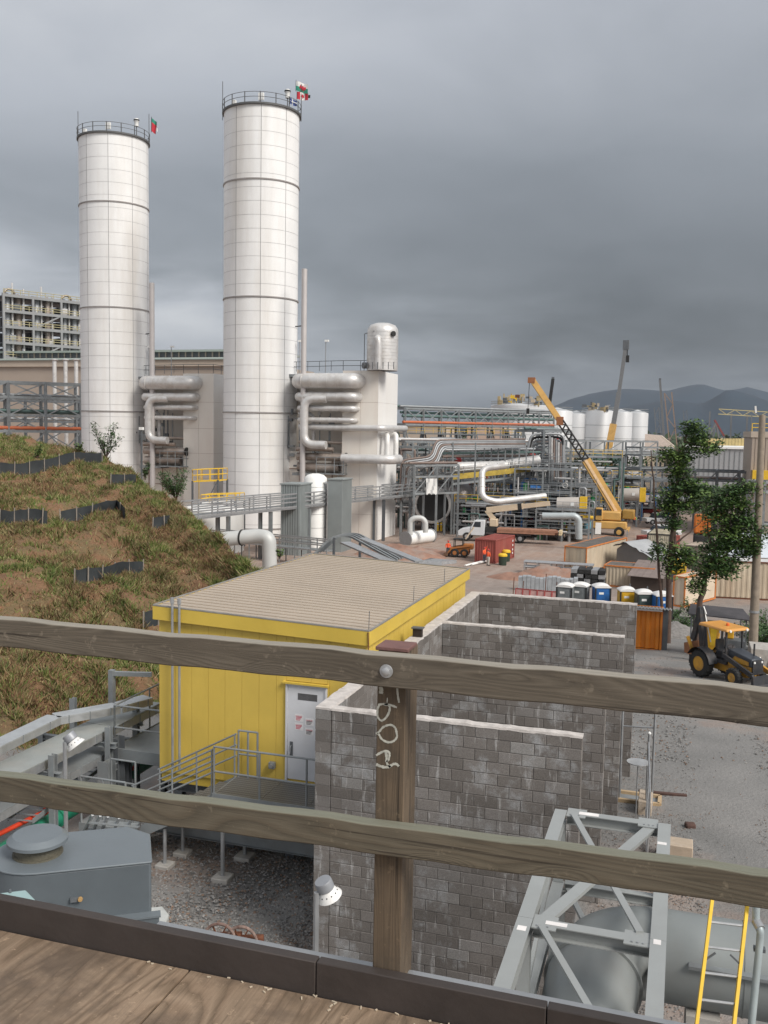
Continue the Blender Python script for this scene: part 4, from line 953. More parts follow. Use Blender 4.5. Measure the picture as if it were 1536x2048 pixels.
def gate():
    g0, g1 = gp(1240, 1572), gp(1275, 1630)
    r = thing('mesh_gate', 'open galvanised mesh gate between the block walls and the gravel yard', 'gate', g0)
    zt = at(1245, 1418, 25).z; d0 = 25.3
    for px, py0, py1, d in ((1246, 1415, 1575, 25.0), (1311, 1420, 1590, 24.6), (1299, 1468, 1600, 24.0)):
        a, c = at(px, py0, d), at(px - (py1 - py0) * .05, py1, d); c.x, c.y = a.x, a.y
        p = B().tube([(a.x, a.y, 4.9), a], .035, 8).done('post', GALV, r); B().lathe(a, [(.04, 0), (.04, .03), (0, .07)], 8).done('post_cap', WHITE, p)
    B().tube([at(1246, 1452, 25), at(1311, 1456, 24.6)], .022, 8).done('top_rail', GALV, r)
    # leaf of the gate seen almost edge on
    a = at(1297, 1480, 24.4); e = at(1283, 1545, 20.6); b = B(); zt2 = 7.0; zb = 5.3; A = Vector((a.x, a.y, 0)); E = Vector((e.x + .2, e.y, 0)); 
    for z in (zb, zt2): b.tube([A + Vector((0, 0, z)), E + Vector((0, 0, z))], .022, 6)
    for k in (0, .5, 1): b.tube([A.lerp(E, k) + Vector((0, 0, zb)), A.lerp(E, k) + Vector((0, 0, zt2))], .022, 6)
    b.done('gate_frame', GALV, r); b = B(); n = 40
    for k in range(-18, n):
        f0, f1 = k / n, (k + 18) / n
        def P(f, z): return A.lerp(E, f) + Vector((0, 0, z))
        c0, c1 = max(f0, 0), min(f1, 1); 
        if c1 <= c0: continue
        za = zb + (zt2 - zb) * (c0 - f0) / (f1 - f0); zc = zb + (zt2 - zb) * (c1 - f0) / (f1 - f0); b.bar(P(c0, za), P(c1, zc), .004, .004); b.bar(P(c0, zb + zt2 - za), P(c1, zb + zt2 - zc), .004, .004)
    b.done('wire_mesh', GALV, r)
    q = gp(1268, 1605); s = thing('round_stand', 'small grey disc on a thin stem next to the gate', 'stand', q); top = at(1276, 1524, 23.5); B().tube([(top.x, top.y, 5.), top], .015, 6).done('stem', GALV, s); B().lathe(top, [(0, .01), (.28, .01), (.28, -.01), (0, -.01)], 24).done('disc', mat('pale_disc', (.45, .46, .47), .4, .2), s)
    q = gp(1262, 1600); s = thing('drain_box', 'low timber framed drain box at the foot of the gate post', 'drain box', q)
    z = q.z; b = B()
    for a, c in (((-.75, -.3), (.75, -.3)), ((-.75, .3), (.75, .3)), ((-.75, -.3), (-.75, .3)), ((.75, -.3), (.75, .3))): b.bar((q.x + a[0], q.y + a[1], z + .06), (q.x + c[0], q.y + c[1], z + .06), .1, .14)
    b.done('timber_frame', mat('new_pine', (.45, .33, .20), .8, 0, .15, 6), s); B().box(q.x - .7, q.x + .7, q.y - .26, q.y + .26, z - .02, z + .05).done('grate', STEEL, s)
    q = at(1238, 1490, 27.6); s = thing('drain_pipe', 'tall dark green drain pipe against the end of the farthest block wall', 'pipe', q); B().tube([(q.x - .02, q.y, 4.7), (q.x - .02, q.y, 9.3)], .05, 8).done('pipe_body', mat('dark_green_pipe', (.05, .10, .08), .5), s); B().tube([(q.x + .1, q.y, 4.7), (q.x + .1, q.y, 9.2)], .03, 8).done('pipe_body', GALV, s)
    # hose and timber offcuts
    P = [gp(1508, 1424), gp(1498, 1434), gp(1490, 1442), gp(1480, 1448)]; s = thing('yellow_hose', 'short loop of yellow hose on the gravel near the right edge', 'hose', P[0]); B().tube([p + Vector((0, 0, .05 + .18 * math.sin(i))) for i, p in enumerate(P)], .03, 8).done('hose_body', YEL, s)
    for px, py, lab, l, a in ((1325, 1590, 'dark plank lying on reddish gravel by the gate', 1.3, .1), (1380, 1655, 'broken brown rock on the gravel path', .25, .3)):
        q = gp(px, py); s = thing('loose_plank' if l > 1 else 'loose_rock', lab, 'plank' if l > 1 else 'rock', q); B().cbox(q + Vector((0, 0, .05)), (l, .12 if l > 1 else .22, .06 if l > 1 else .14), a).done('board' if l > 1 else 'stone', mat('dark_brown_board', (.09, .05, .04), .9, 0, .3, 6), s, bevel=.01 if l > 1 else .04)
gate()
# ------------------------------------------------------------------ yard: containers, toilets, vehicles, people
def corrug(b, p, q, z0, z1, depth, pitch=.28, n=None):
    """trapezoid-folded sheet from p to q (xy), outward normal to the right of p->q"""
    p = Vector((p[0], p[1], 0)); q = Vector((q[0], q[1], 0)); L = (q - p).length; d = (q - p) / L; nr = Vector((d.y, -d.x, 0))
    n = n or max(2, int(L / pitch)); w = L / n; pts = []
    for i in range(n):
        for u, h in ((0, 0), (.32, 0), (.5, 1), (.82, 1)): pts.append(p + d * (i + u) * w + nr * (h * depth - depth))
    pts.append(q - nr * depth)
    V = [(a.x, a.y, z0) for a in pts] + [(a.x, a.y, z1) for a in pts]; m = len(pts)
    return b.add(V, [(i, i + 1, m + i + 1, m + i) for i in range(m - 1)])
def container(label, base, L, col, rz=0., frame=None, W_=2.44, H=2.6, roofm=None, doors=True, name='shipping_container', pitch=.28, marks=None, dep=.035):
    r = thing(name, label, 'container', base, rz); fm = frame or col
    for s, (p, q) in (('side_wall', ((0.06, L), (0.06, 0))), ('side_wall', ((W_ - .06, 0), (W_ - .06, L)))): corrug(B(), (p[0] - 0, p[1]), (q[0], q[1]), .15, H - .1, .04, pitch).done(s, col, r, local=True, smooth=0)
    e = B(); corrug(e, (0.06, .05), (W_ - .06, .05), .15, H - .1, dep, pitch); e.done('front_wall', col, r, local=True, smooth=0)
    B().box(.05, W_ - .05, L - .08, L - .03, .15, H - .1).done('rear_wall', col, r, local=True)
    f = B()
    for x in (0, W_ - .1):
        for y in (0, L - .1): f.box(x, x + .1, y, y + .1, 0, H)
    for z in (.0, H - .12):
        f.box(.1, W_ - .1, 0, .1, z, z + .12); f.box(.1, W_ - .1, L - .1, L, z, z + .12); f.box(0, .1, .1, L - .1, z, z + .12); f.box(W_ - .1, W_, .1, L - .1, z, z + .12)
    f.done('frame', fm, r, local=True)
    rb = B().box(.1, W_ - .1, .1, L - .1, H - .09, H - .03); k = int(L / .5)
    for i in range(k): rb.box(.12, W_ - .12, .15 + i * (L - .3) / k, .3 + i * (L - .3) / k, H - .03, H - .005)
    rb.done('roof', roofm or col, r, local=True, smooth=0)
    if marks:
        for z in marks: B().box(W_ + .001, W_ + .004, L - .75, L - .5, z, z + .22).done('white_lettering', WHITE, r, local=True)
    return r
RCON = mat('faded_red_container', (.30, .075, .06), .6, .1, .2, .8, (.42, .2, .16), .4, streak=True); ORC = mat('orange_container', (.62, .20, .02), .55, .1, .15, 1., (.35, .10, .02), .3, streak=True)
CREAM = mat('cream_container', (.52, .44, .33), .6, 0, .12, .9, (.3, .18, .1), .35, streak=True); ORF = mat('orange_frame', (.6, .2, .05), .6, 0, .15, 2)
DKROOF = mat('dark_flat_roof', (.17, .155, .14), .9, 0, .25, .6); WROOF = mat('white_roof_sheet', (.62, .61, .60), .5, .1, .1, 1)
q = gz(949, 1124, .45); rc = container('dark red shipping container standing on the yard behind the yellow roof', q, 6.0, RCON, math.radians(-10), marks=(.5, .9, 1.4, 1.9))
q = at(1272, 1283, 54.); q.z = float(ground_z(q.x, q.y)) - .1
oc = container('orange shipping container end beyond the farthest block wall', (q.x - 2.5, q.y + .3, q.z), 1.3, ORC, math.radians(-2), W_=3.9, H=2.42, pitch=.52, dep=.11, roofm=DKROOF)
zg = mat('galvanised_roof_sheet', (.5, .49, .48), .45, .5, .12, 2)
b = B(); o = Vector((q.x - 4.4, q.y + .1, q.z + 2.50)); corr = []
n = 34
V = []
for i in range(n * 2 + 1):
    x = o.x + 6.3 * i / (n * 2); z = o.z + (.09 if i % 2 else 0); V += [(x, o.y - .25, z), (x, o.y + .3, z + .0)]
r = thing('corrugated_awning', 'zigzag galvanised roof sheet edge showing above the farthest block wall', 'roof sheet', o); b.add(V, [(i * 2, i * 2 + 2, i * 2 + 3, i * 2 + 1) for i in range(n * 2)]).done('sheet', zg, r, smooth=0)
B().bar((o.x, o.y - .2, o.z - .05), (o.x + 5.8, o.y - .2, o.z - .05), .06, .08).done('edge_beam', zg, r)
for x in (.1, 1.6): B().bar((o.x + x, o.y, q.z), (o.x + x, o.y, o.z - .09), .1, .1).done('post', STEEL, r)
B().box(q.x + 1.42, q.x + 1.72, q.y + .25, q.y + .6, q.z, q.z + 2.5).done('dark_side_panel', STEELD, r)
q = gp(1127, 1143); container('cream site container with orange corner frame at the edge of the haul road', q, 12., CREAM, math.radians(-16), ORF, roofm=DKROOF, H=2.7, pitch=1.1)
q = gp(1206, 1172); container('low cream ribbed container with orange corner behind the blue toilet', q, 3.0, CREAM, math.radians(-8), ORF, W_=4.6, H=2.0, roofm=DKROOF, pitch=.3)
q = gp(1344, 1212); container('narrow cream container end behind the tree trunk', q, 6., mat('pale_cream_panel', (.62, .52, .4), .6, 0, .08, 1), math.radians(-25), ORF, W_=1.05, H=2.5, pitch=1.)
q = gp(1424, 1196); rr = container('long cream ribbed container with rusty base behind the utility pole', q, 2.6, CREAM, math.radians(6), RUST, W_=9., H=3.3, pitch=.42, roofm=WROOF)
B().slab([(-.2, 2.4, 3.35), (9.4, 2.4, 3.35), (9.4, 6.5, 5.0), (2.5, 6.5, 5.0)], (0, 0, .08)).done('white_awning', mat('pale_blue_white_sheet', (.6, .64, .68), .4, .1, .1, .6), rr, local=True)
B().box(7.2, 8.6, -.5, -.05, .1, 1.3).done('dark_cabinet', mat('dark_teal_cabinet', (.05, .08, .085), .5), rr, local=True)
q = gp(1365, 1135); container('grey brown container half hidden behind the tree', q, 6., mat('taupe_container', (.24, .20, .17), .7, 0, .15, 1), math.radians(-20), W_=4.5, H=2.5, roofm=mat('pale_tan_roof', (.5, .43, .36), .7, 0, .2, .5))
q = gz(1292, 1122, 1.2); container('stack of louvred cream and black container walls left of the tree', q, 6., mat('cream_black_louvre', (.45, .40, .30), .6, 0, .5, 2.2), math.radians(-5), BLACK, W_=2.4, H=3., pitch=.2)
q = gz(1272, 1095, 1.); container('small faded red flat container beside the parked white vehicles', q, 5., mat('brick_red_panel', (.34, .09, .07), .7, 0, .3, 1), math.radians(-40), W_=2.4, H=1.5)
def shed():
    q = gp(1232, 1139); r = thing('fabric_shed', 'grey pitched fabric shed right of the cream site container', 'shed', q, math.radians(-28)); rf = mat('grey_roof_fabric', (.36, .37, .38), .7, 0, .12, .8); wl = mat('dark_grey_fabric', (.16, .16, .16), .8, 0, .2, .7)
    w, l, h = 4.2, 6., 2.2
    B().box(0, w, 0, .06, 0, h).done('front_wall', wl, r, local=True); B().box(w - .06, w, .06, l, 0, h - .3).done('side_wall', mat('pale_grey_fabric', (.33, .33, .33), .8), r, local=True); B().box(0, .06, .06, l, 0, h).done('side_wall', wl, r, local=True)
    b = B(); V = []
    for i in range(13):
        x = -.3 + (w + .6) * i / 12; z = h + .9 - abs(x - w * .25) * .42 + .06 * math.sin(i * 2.1); V += [(x, -.35, z + .03 * math.sin(i * 3)), (x, l + .2, z)]
    b.add(V, [(i * 2, i * 2 + 2, i * 2 + 3, i * 2 + 1) for i in range(12)]); b.add([(v[0], v[1], v[2] - .05) for v in V], [(i * 2 + 1, i * 2 + 3, i * 2 + 2, i * 2) for i in range(12)]); b.done('roof', rf, r, local=True)
    B().add([(0, .03, h), (w, .03, h - .35), (w * .25, .03, h + .85)], [(0, 1, 2)]).done('gable', wl, r, local=True)
    q = gp(1260, 1180); r = thing('brown_roof_shed', 'low shed with brown lean to roof behind the toilets', 'shed', q, math.radians(-12)); B().box(0, 2.9, 0, 2.6, 0, 1.3).done('wall', mat('dark_brown_wall', (.08, .06, .05), .9), r, local=True)
    for i in range(5): B().slab([(-.2 + i * .65, -.4, 1.32), (.43 + i * .65, -.4, 1.32), (.43 + i * .65, 3.2, 2.35), (-.2 + i * .65, 3.2, 2.35)], (0, 0, .05)).done('roof_panel', mat('brown_grey_roofing', (.21, .17, .155), .8, 0, .2, 2), r, local=True)
    q = at(1440, 1215, 52.); q.z = float(ground_z(q.x, q.y)); r = thing('machine_canopy', 'dark flat canopy on posts over a yellow machine beyond the backhoe', 'canopy', q, math.radians(2))
    B().slab([(-1.7, -.6, 2.3), (1.6, -.9, 2.2), (1.3, 1.1, 2.45), (-1.5, 1.1, 2.55)], (0, 0, .06)).done('roof', mat('charcoal_canopy', (.07, .065, .07), .7, 0, .3, 2), r, local=True)
    for x, y in ((-1.5, -.5), (1.35, -.6), (1.2, .9), (-1.3, .9)): B().bar((x, y, 0), (x, y, 2.3), .07, .07).done('post', STEELD, r, local=True)
    g = thing('yellow_generator', 'yellow generator box standing under the dark canopy', 'generator', q + Vector((-.5, 0, 0)), math.radians(-6)); YB = mat('bright_yellow_panel', (.70, .38, .02), .5, 0, .1, 2)
    B().box(-.7, .5, -.3, .5, .35, 1.85).done('housing', YB, g, local=True, bevel=.03); B().box(.1, .45, -.34, -.29, .6, 1.75).done('door', mat('deep_yellow', (.75, .48, .03), .5), g, local=True); B().box(-.72, .52, -.2, .4, .1, .34).done('skid', STEELD, g, local=True); B().box(-.62, -.05, -.335, -.3, .7, 1.6).done('grille', mat('brown_grille', (.3, .16, .03), .6), g, local=True)
    g = thing('air_compressor', 'grey and yellow compressor right of the yellow generator', 'compressor', q + Vector((.65, .1, 0)), 0); B().box(-.35, .75, -.3, .5, .45, .95).done('housing', STEELD, g, local=True, bevel=.04); B().box(-.3, .15, .0, .4, .96, 1.5).done('hood', YB, g, local=True, bevel=.05)
    for x in (-.2, .55): B().cyl((x, -.36, .25), (x, -.2, .25), .25, 16).done('wheel', BLACK, g, local=True)
shed()
def toilets():
    TW = mat('white_plastic_roof', (.75, .74, .72), .4, 0, .05, 3)
    def mk(label, col, px, py, d, rz, w=1.12):
        c = at(px, py, d); g = float(ground_z(c.x, c.y)); r = thing('portable_toilet', label, 'portable toilet', (c.x, c.y, g), rz, group='portable toilets in a row')
        H = 2.1; B().box(-w / 2, w / 2, -w / 2, w / 2, .12, H).done('cabin', col, r, local=True, bevel=.03); B().box(-w / 2 - .03, w / 2 + .03, -w / 2 - .03, w / 2 + .03, 0, .118).done('base', STEELD, r, local=True)
        dr = B().box(-w / 2 + .12, w / 2 - .2, -w / 2 - .03, -w / 2 - .002, .2, 1.95).done('door', col, r, local=True, bevel=.01)
        for z in (.5, 1.0, 1.5): B().box(-w / 2 + .2, w / 2 - .3, -w / 2 - .038, -w / 2 - .031, z, z + .02).done('rib', col, dr, local=True)
        B().box(-w / 2 + .25, -w / 2 + .6, -w / 2 - .04, -w / 2 - .031, 1.62, 1.78).done('label_plate', WHITE, dr, local=True)
        for x in (-1, 1): B().box(x * w / 2 - .05, x * w / 2 + .05, -w / 2 - .05, -w / 2 + .05, .12, H).done('corner_post', BLACK, r, local=True)
        b = B(); V = []; n = 8
        for j in range(n + 1):
            for i in range(n + 1):
                u, v = i / n * 2 - 1, j / n * 2 - 1; V.append((u * (w / 2 + .05), v * (w / 2 + .05), H + .06 + .26 * (1 - u * u) ** .6 * (1 - v * v * .5)))
        V2 = [(x, y, H) for x, y, z in V]; N = (n + 1) ** 2
        f = [(j * 9 + i, j * 9 + i + 1, j * 9 + i + 10, j * 9 + i + 9) for j in range(n) for i in range(n)]
        for k in range(n): f += [(N + k, N + k + 1, k + 1, k), (k * 9, N + k * 9, N + k * 9 + 9, k * 9 + 9)[::-1], (k * 9 + 8, N + k * 9 + 8, N + k * 9 + 17, k * 9 + 17), (72 + k, 73 + k, N + 73 + k, N + 72 + k)]
        b.add(V + V2, f).done('roof', TW, r, local=True); B().cyl((.3, .3, H), (.3, .3, H + .45), .045, 8).done('vent_pipe', STEELD, r, local=True)
    G1 = mat('grey_plastic', (.17, .185, .19), .5); Bl = mat('blue_plastic', (.02, .12, .36), .45); Yl = mat('yellow_plastic', (.62, .36, .02), .45); Gn = mat('dark_green_plastic', (.05, .075, .07), .5)
    mk('grey portable toilet, leftmost of the row', G1, 1131, 1190, 71, -.1); mk('grey portable toilet touching the leftmost one, white domed roof', G1, 1161, 1190, 71.5, -.15)
    mk('blue portable toilet standing alone between grey and yellow ones', Bl, 1202, 1190, 71, .35); mk('yellow portable toilet with white domed roof', Yl, 1253, 1192, 69, .3)
    mk('dark green portable toilet right of the yellow one', Gn, 1288, 1196, 67.5, .3); mk('blue portable toilet beside the tree trunk', Bl, 1324, 1200, 66.5, .35)
toilets()
def stacks():
    g = mat('grey_formwork_panels', (.36, .38, .40), .55, .3, .25, 2); rd = mat('red_formwork_frame', (.32, .05, .045), .6, 0, .2, 2); wp = mat('pinkish_panel', (.42, .24, .22), .7, 0, .25, 2)
    c = gp(1036, 1180); e = gp(1155, 1184); r = thing('formwork_stack', 'long stack of grey formwork panels upright behind the red ones', 'formwork panels', c); n = 14
    for i in range(n):
        p, q = c.lerp(e, i / n), c.lerp(e, (i + .93) / n); up = Vector((0, 0, 1.15 + .1 * math.sin(i)))
        B().slab([p, q, q + up, p + up], Vector((0, .35, .1))).done('panel', g, r)
    c = gp(1030, 1198); e = gp(1118, 1206); r = thing('formwork_stack', 'row of red framed panels on the ground left of the grey toilets', 'formwork panels', c); n = 6
    for i in range(n):
        p, q = c.lerp(e, i / n), c.lerp(e, (i + .94) / n); up = Vector((0, .3, .85)); pn = B().slab([p, q, q + up, p + up], Vector((0, .1, 0))).done('panel', wp, r)
        b = B(); b.bar(p, q, .07); b.bar(p + up, q + up, .07); b.bar(p, p + up, .07); b.bar(q, q + up, .07); b.done('panel_frame', rd, pn)
    for px, h in ((1026, 1.6), (1045, 1.3), (1090, 1.9), (1112, 1.2)):
        q = gp(px, 1192); s = thing('steel_stake', 'thin rusty stake ' + {1026: 'leftmost, by the red formwork panels', 1045: 'short, second from left by the red panels', 1090: 'tall, rising behind the red panels', 1112: 'rightmost, beside the leftmost grey toilet'}[px], 'stake', q, group='rusty stakes by the formwork'); B().bar(q, q + Vector((.05, 0, h)), .06).done('bar', RUST, s)
    c = gp(1178, 1172); r = thing('bundle_stack', 'stack of black wrapped bundles with silver ends beside the cream container', 'bundles', c); random.seed(3)
    for i in range(5):
        for j in range(4):
            x, z = c.x - 1.3 + i * .62, c.z + .2 + j * .42; B().cbox((x, c.y, z), (.56, 2.2, .36), random.uniform(-.06, .06)).done('bundle', (BLACK, GALV)[(i + j) % 3 == 0], r)
    c = gp(1120, 1150); r = thing('steel_rack', 'low grey steel racking with tubes between haul road and toilets', 'rack', c)
    for k in range(6):
        x = c.x - 3.6 + k * 1.3; B().bar((x, c.y, c.z), (x, c.y, c.z + 1.1), .1).done('upright', GALV, r); B().bar((x, c.y + 1.2, c.z), (x, c.y + 1.2, c.z + 1.1), .1).done('upright', GALV, r)
    for z in (.5, 1.0):
        for k in range(4): B().cyl((c.x - 3.7, c.y + .2 + k * .3, c.z + z + .1), (c.x + 3.2, c.y + .2 + k * .3, c.z + z + .1), .1, 8).done('tube', GALV, r)
    c = gp(1172, 1146); r = thing('rust_frame', 'rusty angle iron frame on the ground behind the grey rack', 'steel frame', c)
    for k in range(5): B().bar((c.x - 3 + k * .7, c.y, c.z), (c.x - 3 + k * .7, c.y, c.z + 1.), .08).done('upright', RUST, r)
    B().bar((c.x - 3, c.y, c.z + 1), (c.x - .2, c.y, c.z + 1), .1).done('top_bar', RUST, r)
    q = gz(1522, 1352, 3.9); r = thing('concrete_culvert', 'grey concrete culvert box with round opening at right edge', 'culvert', q); 
    b = B(); b.box(q.x - .5, q.x + 2, q.y, q.y + 1.6, q.z, q.z + 1.25); b.done('box_body', CONC, r, bevel=.03); B().lathe((q.x + .75, q.y - .005, q.z + .55), [(.38, 0), (.38, .02), (.30, .02), (0, .02)], 24, (0, -1, 0)).done('opening', BLACK, r); B().lathe((q.x + .75, q.y - .01, q.z + .55), [(.46, 0), (.46, .05), (.37, .05), (.37, 0)], 24, (0, -1, 0)).done('collar', RUST, r)
    B().bar((q.x + .3, q.y - .7, q.z), (q.x - .1, q.y - .1, q.z + .9), .04).done('leaning_pipe', WHITE, r)
stacks()
def utility_pole():
    a, c = at(1531, 830, 50), at(1509, 1245, 50); g = float(ground_z(c.x, c.y)); r = thing('utility_pole', 'leaning timber utility pole rising along the right edge', 'utility pole', (c.x, c.y, g))
    t = Vector((a.x - .15, a.y, a.z)); B().tube([(c.x, c.y, g - .3), t], [.25, .16], 14).done('pole', mat('weathered_pole_timber', (.27, .22, .17), .85, 0, .2, 4, (.14, .11, .08), .4, streak=True), r)
    m = Vector((c.x, c.y, g)).lerp(t, .2); B().lathe(m, [(.26, 0), (.26, .12), (.22, .12)], 14).done('band', GALV, r)
utility_pole()
# ---- trees
def tree(name, label, base, trunks, clumps, size=.22, seed=1, leafm=None, dens=1.):
    rg = random.Random(seed); r = thing(name, label, 'tree', base); tb = B(); lf = [B(), B()]
    ends = []
    for pts, r0 in trunks:
        n = len(pts); P = [pts[0]]
        for a, c in zip(pts, pts[1:]):
            for k in (1, 2, 3): P.append(a.lerp(c, k / 3) + Vector((rg.uniform(-.05, .05), rg.uniform(-.05, .05), 0)) * (0 if k == 3 and c is pts[-1] else 1))
        tb.tube(P, [r0 * (1 - .75 * i / (len(P) - 1)) for i in range(len(P))], 8); ends += P[len(P) // 3:]
    for c, rad, n in clumps:
        e = min(ends, key=lambda p: (p - c).length); mid = (e + c) / 2 + Vector((rg.uniform(-.2, .2), rg.uniform(-.2, .2), -.1)); tb.tube([e, mid, c], [.06, .04, .015], 5)
        m = max(6, int(n * 2.1))
        for _ in range(m):
            while True:
                v = Vector((rg.uniform(-1, 1), rg.uniform(-1, 1), rg.uniform(-1, 1)))
                if .3 < v.length < 1: break
            v *= rg.uniform(.8, 1.3); cc = c + Vector((v.x * rad[0], v.y * rad[1], v.z * rad[2])); tb.tube([c.lerp(cc, .15), cc], [.015, .006], 4, cap=False)
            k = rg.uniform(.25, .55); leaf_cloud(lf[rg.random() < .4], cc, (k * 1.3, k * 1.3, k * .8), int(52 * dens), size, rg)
    tb.done('trunk', BARK, r, smooth=60); lf[0].done('crown', (leafm or LEAF)[0], r, kind='stuff', smooth=0); lf[1].done('fresh_leaves', (leafm or LEAF)[1], r, kind='stuff', smooth=0); return r  # second, fresher leaf green is mixed in at random
def trees():
    d = 57.; A = lambda px, py, dd=0: at(px, py, d + dd); g = A(1335, 1282); g.z = float(ground_z(g.x, g.y)) - .1
    k = d / 1900
    def cl(px, py, rx, ry, n, dd=0): return (A(px, py, dd), (rx * k * 1.2, rx * k, ry * k * 1.1), n)
    tr = [([g, A(1337, 1180), A(1342, 1090), A(1352, 1000), A(1362, 900), A(1382, 850)], .20), ([g + Vector((-.1, 0, 0)), A(1322, 1190), A(1312, 1060), A(1308, 960), A(1302, 900)], .11), ([A(1339, 1160), A(1349, 1080), A(1350, 1040), A(1345, 985)], .09), ([A(1345, 1090), A(1380, 1065), A(1405, 1040)], .07)]
    c1 = [cl(1385, 862, 17, 20, 9), cl(1398, 885, 20, 16, 8), cl(1425, 892, 16, 12, 4), cl(1378, 905, 14, 12, 3), cl(1345, 912, 17, 14, 7), cl(1365, 930, 18, 16, 8), cl(1352, 948, 12, 12, 5), cl(1365, 972, 24, 16, 8), cl(1395, 975, 26, 16, 9), cl(1340, 1000, 18, 18, 8), cl(1375, 1005, 26, 18, 10), cl(1415, 990, 22, 16, 8), cl(1335, 1015, 13, 14, 5), cl(1350, 1045, 22, 12, 5), cl(1335, 1105, 22, 16, 8), cl(1360, 1108, 22, 15, 8), cl(1340, 1135, 14, 12, 4), cl(1385, 1120, 16, 12, 5)]
    tree('broadleaf_tree', 'tall slender tree with several thin trunks right of the orange container', g, tr, c1, .21, 5)
    d2 = 50.; A2 = lambda px, py, dd=0: at(px, py, d2 + dd); g2 = A2(1392, 1268); g2.z = float(ground_z(g2.x, g2.y)) - .1; k2 = d2 / 1900
    def c2(px, py, rx, ry, n, dd=0): return (A2(px, py, dd), (rx * k2 * 1.25, rx * k2, ry * k2 * 1.15), n)
    tr = [([g2, A2(1402, 1200), A2(1412, 1150), A2(1432, 1090), A2(1452, 1030), A2(1470, 990)], .17), ([A2(1412, 1150), A2(1440, 1120), A2(1475, 1085)], .08), ([A2(1425, 1110), A2(1415, 1060), A2(1420, 1020)], .07)]
    cs = [c2(1488, 980, 20, 18, 8), c2(1470, 995, 22, 16, 8), c2(1440, 1005, 26, 18, 9), c2(1480, 1020, 22, 20, 9), c2(1455, 1045, 26, 20, 11), c2(1425, 1030, 18, 16, 6), c2(1490, 1055, 20, 18, 8), c2(1440, 1075, 24, 16, 9), c2(1470, 1085, 26, 18, 10), c2(1495, 1095, 18, 18, 7), c2(1425, 1105, 24, 16, 9), c2(1455, 1115, 26, 18, 10), c2(1420, 1135, 20, 14, 8), c2(1450, 1140, 20, 12, 6), c2(1495, 1075, 24, 10, 4), c2(1525, 1065, 12, 7, 3), c2(1400, 1155, 16, 12, 4), c2(1390, 1175, 8, 6, 2)]
    tree('broadleaf_tree', 'dense leaning tree with wide crown behind the backhoe', g2, tr, cs, .19, 9)
    for px, py, h, w, n, lab in ((1365, 1262, 1.3, 2.2, 14, 'scrubby green bush between tree trunk and backhoe'), (1385, 1238, 1.5, 1.8, 12, 'tall scrub at the foot of the leaning tree'), (1512, 1300, 1.7, 3.0, 26, 'thick green bush right of the backhoe canopy'), (1535, 1275, 1.6, 2.5, 20, 'dark bush at the right edge behind the culvert'), (1345, 1240, 1., 1.4, 9, 'small bush beside the trunk of the slender tree')):
        q = gp(px, py); shrub(q, h, w, lab, LEAF[0], n, 'bush', 'bush', 90, .15)
trees()
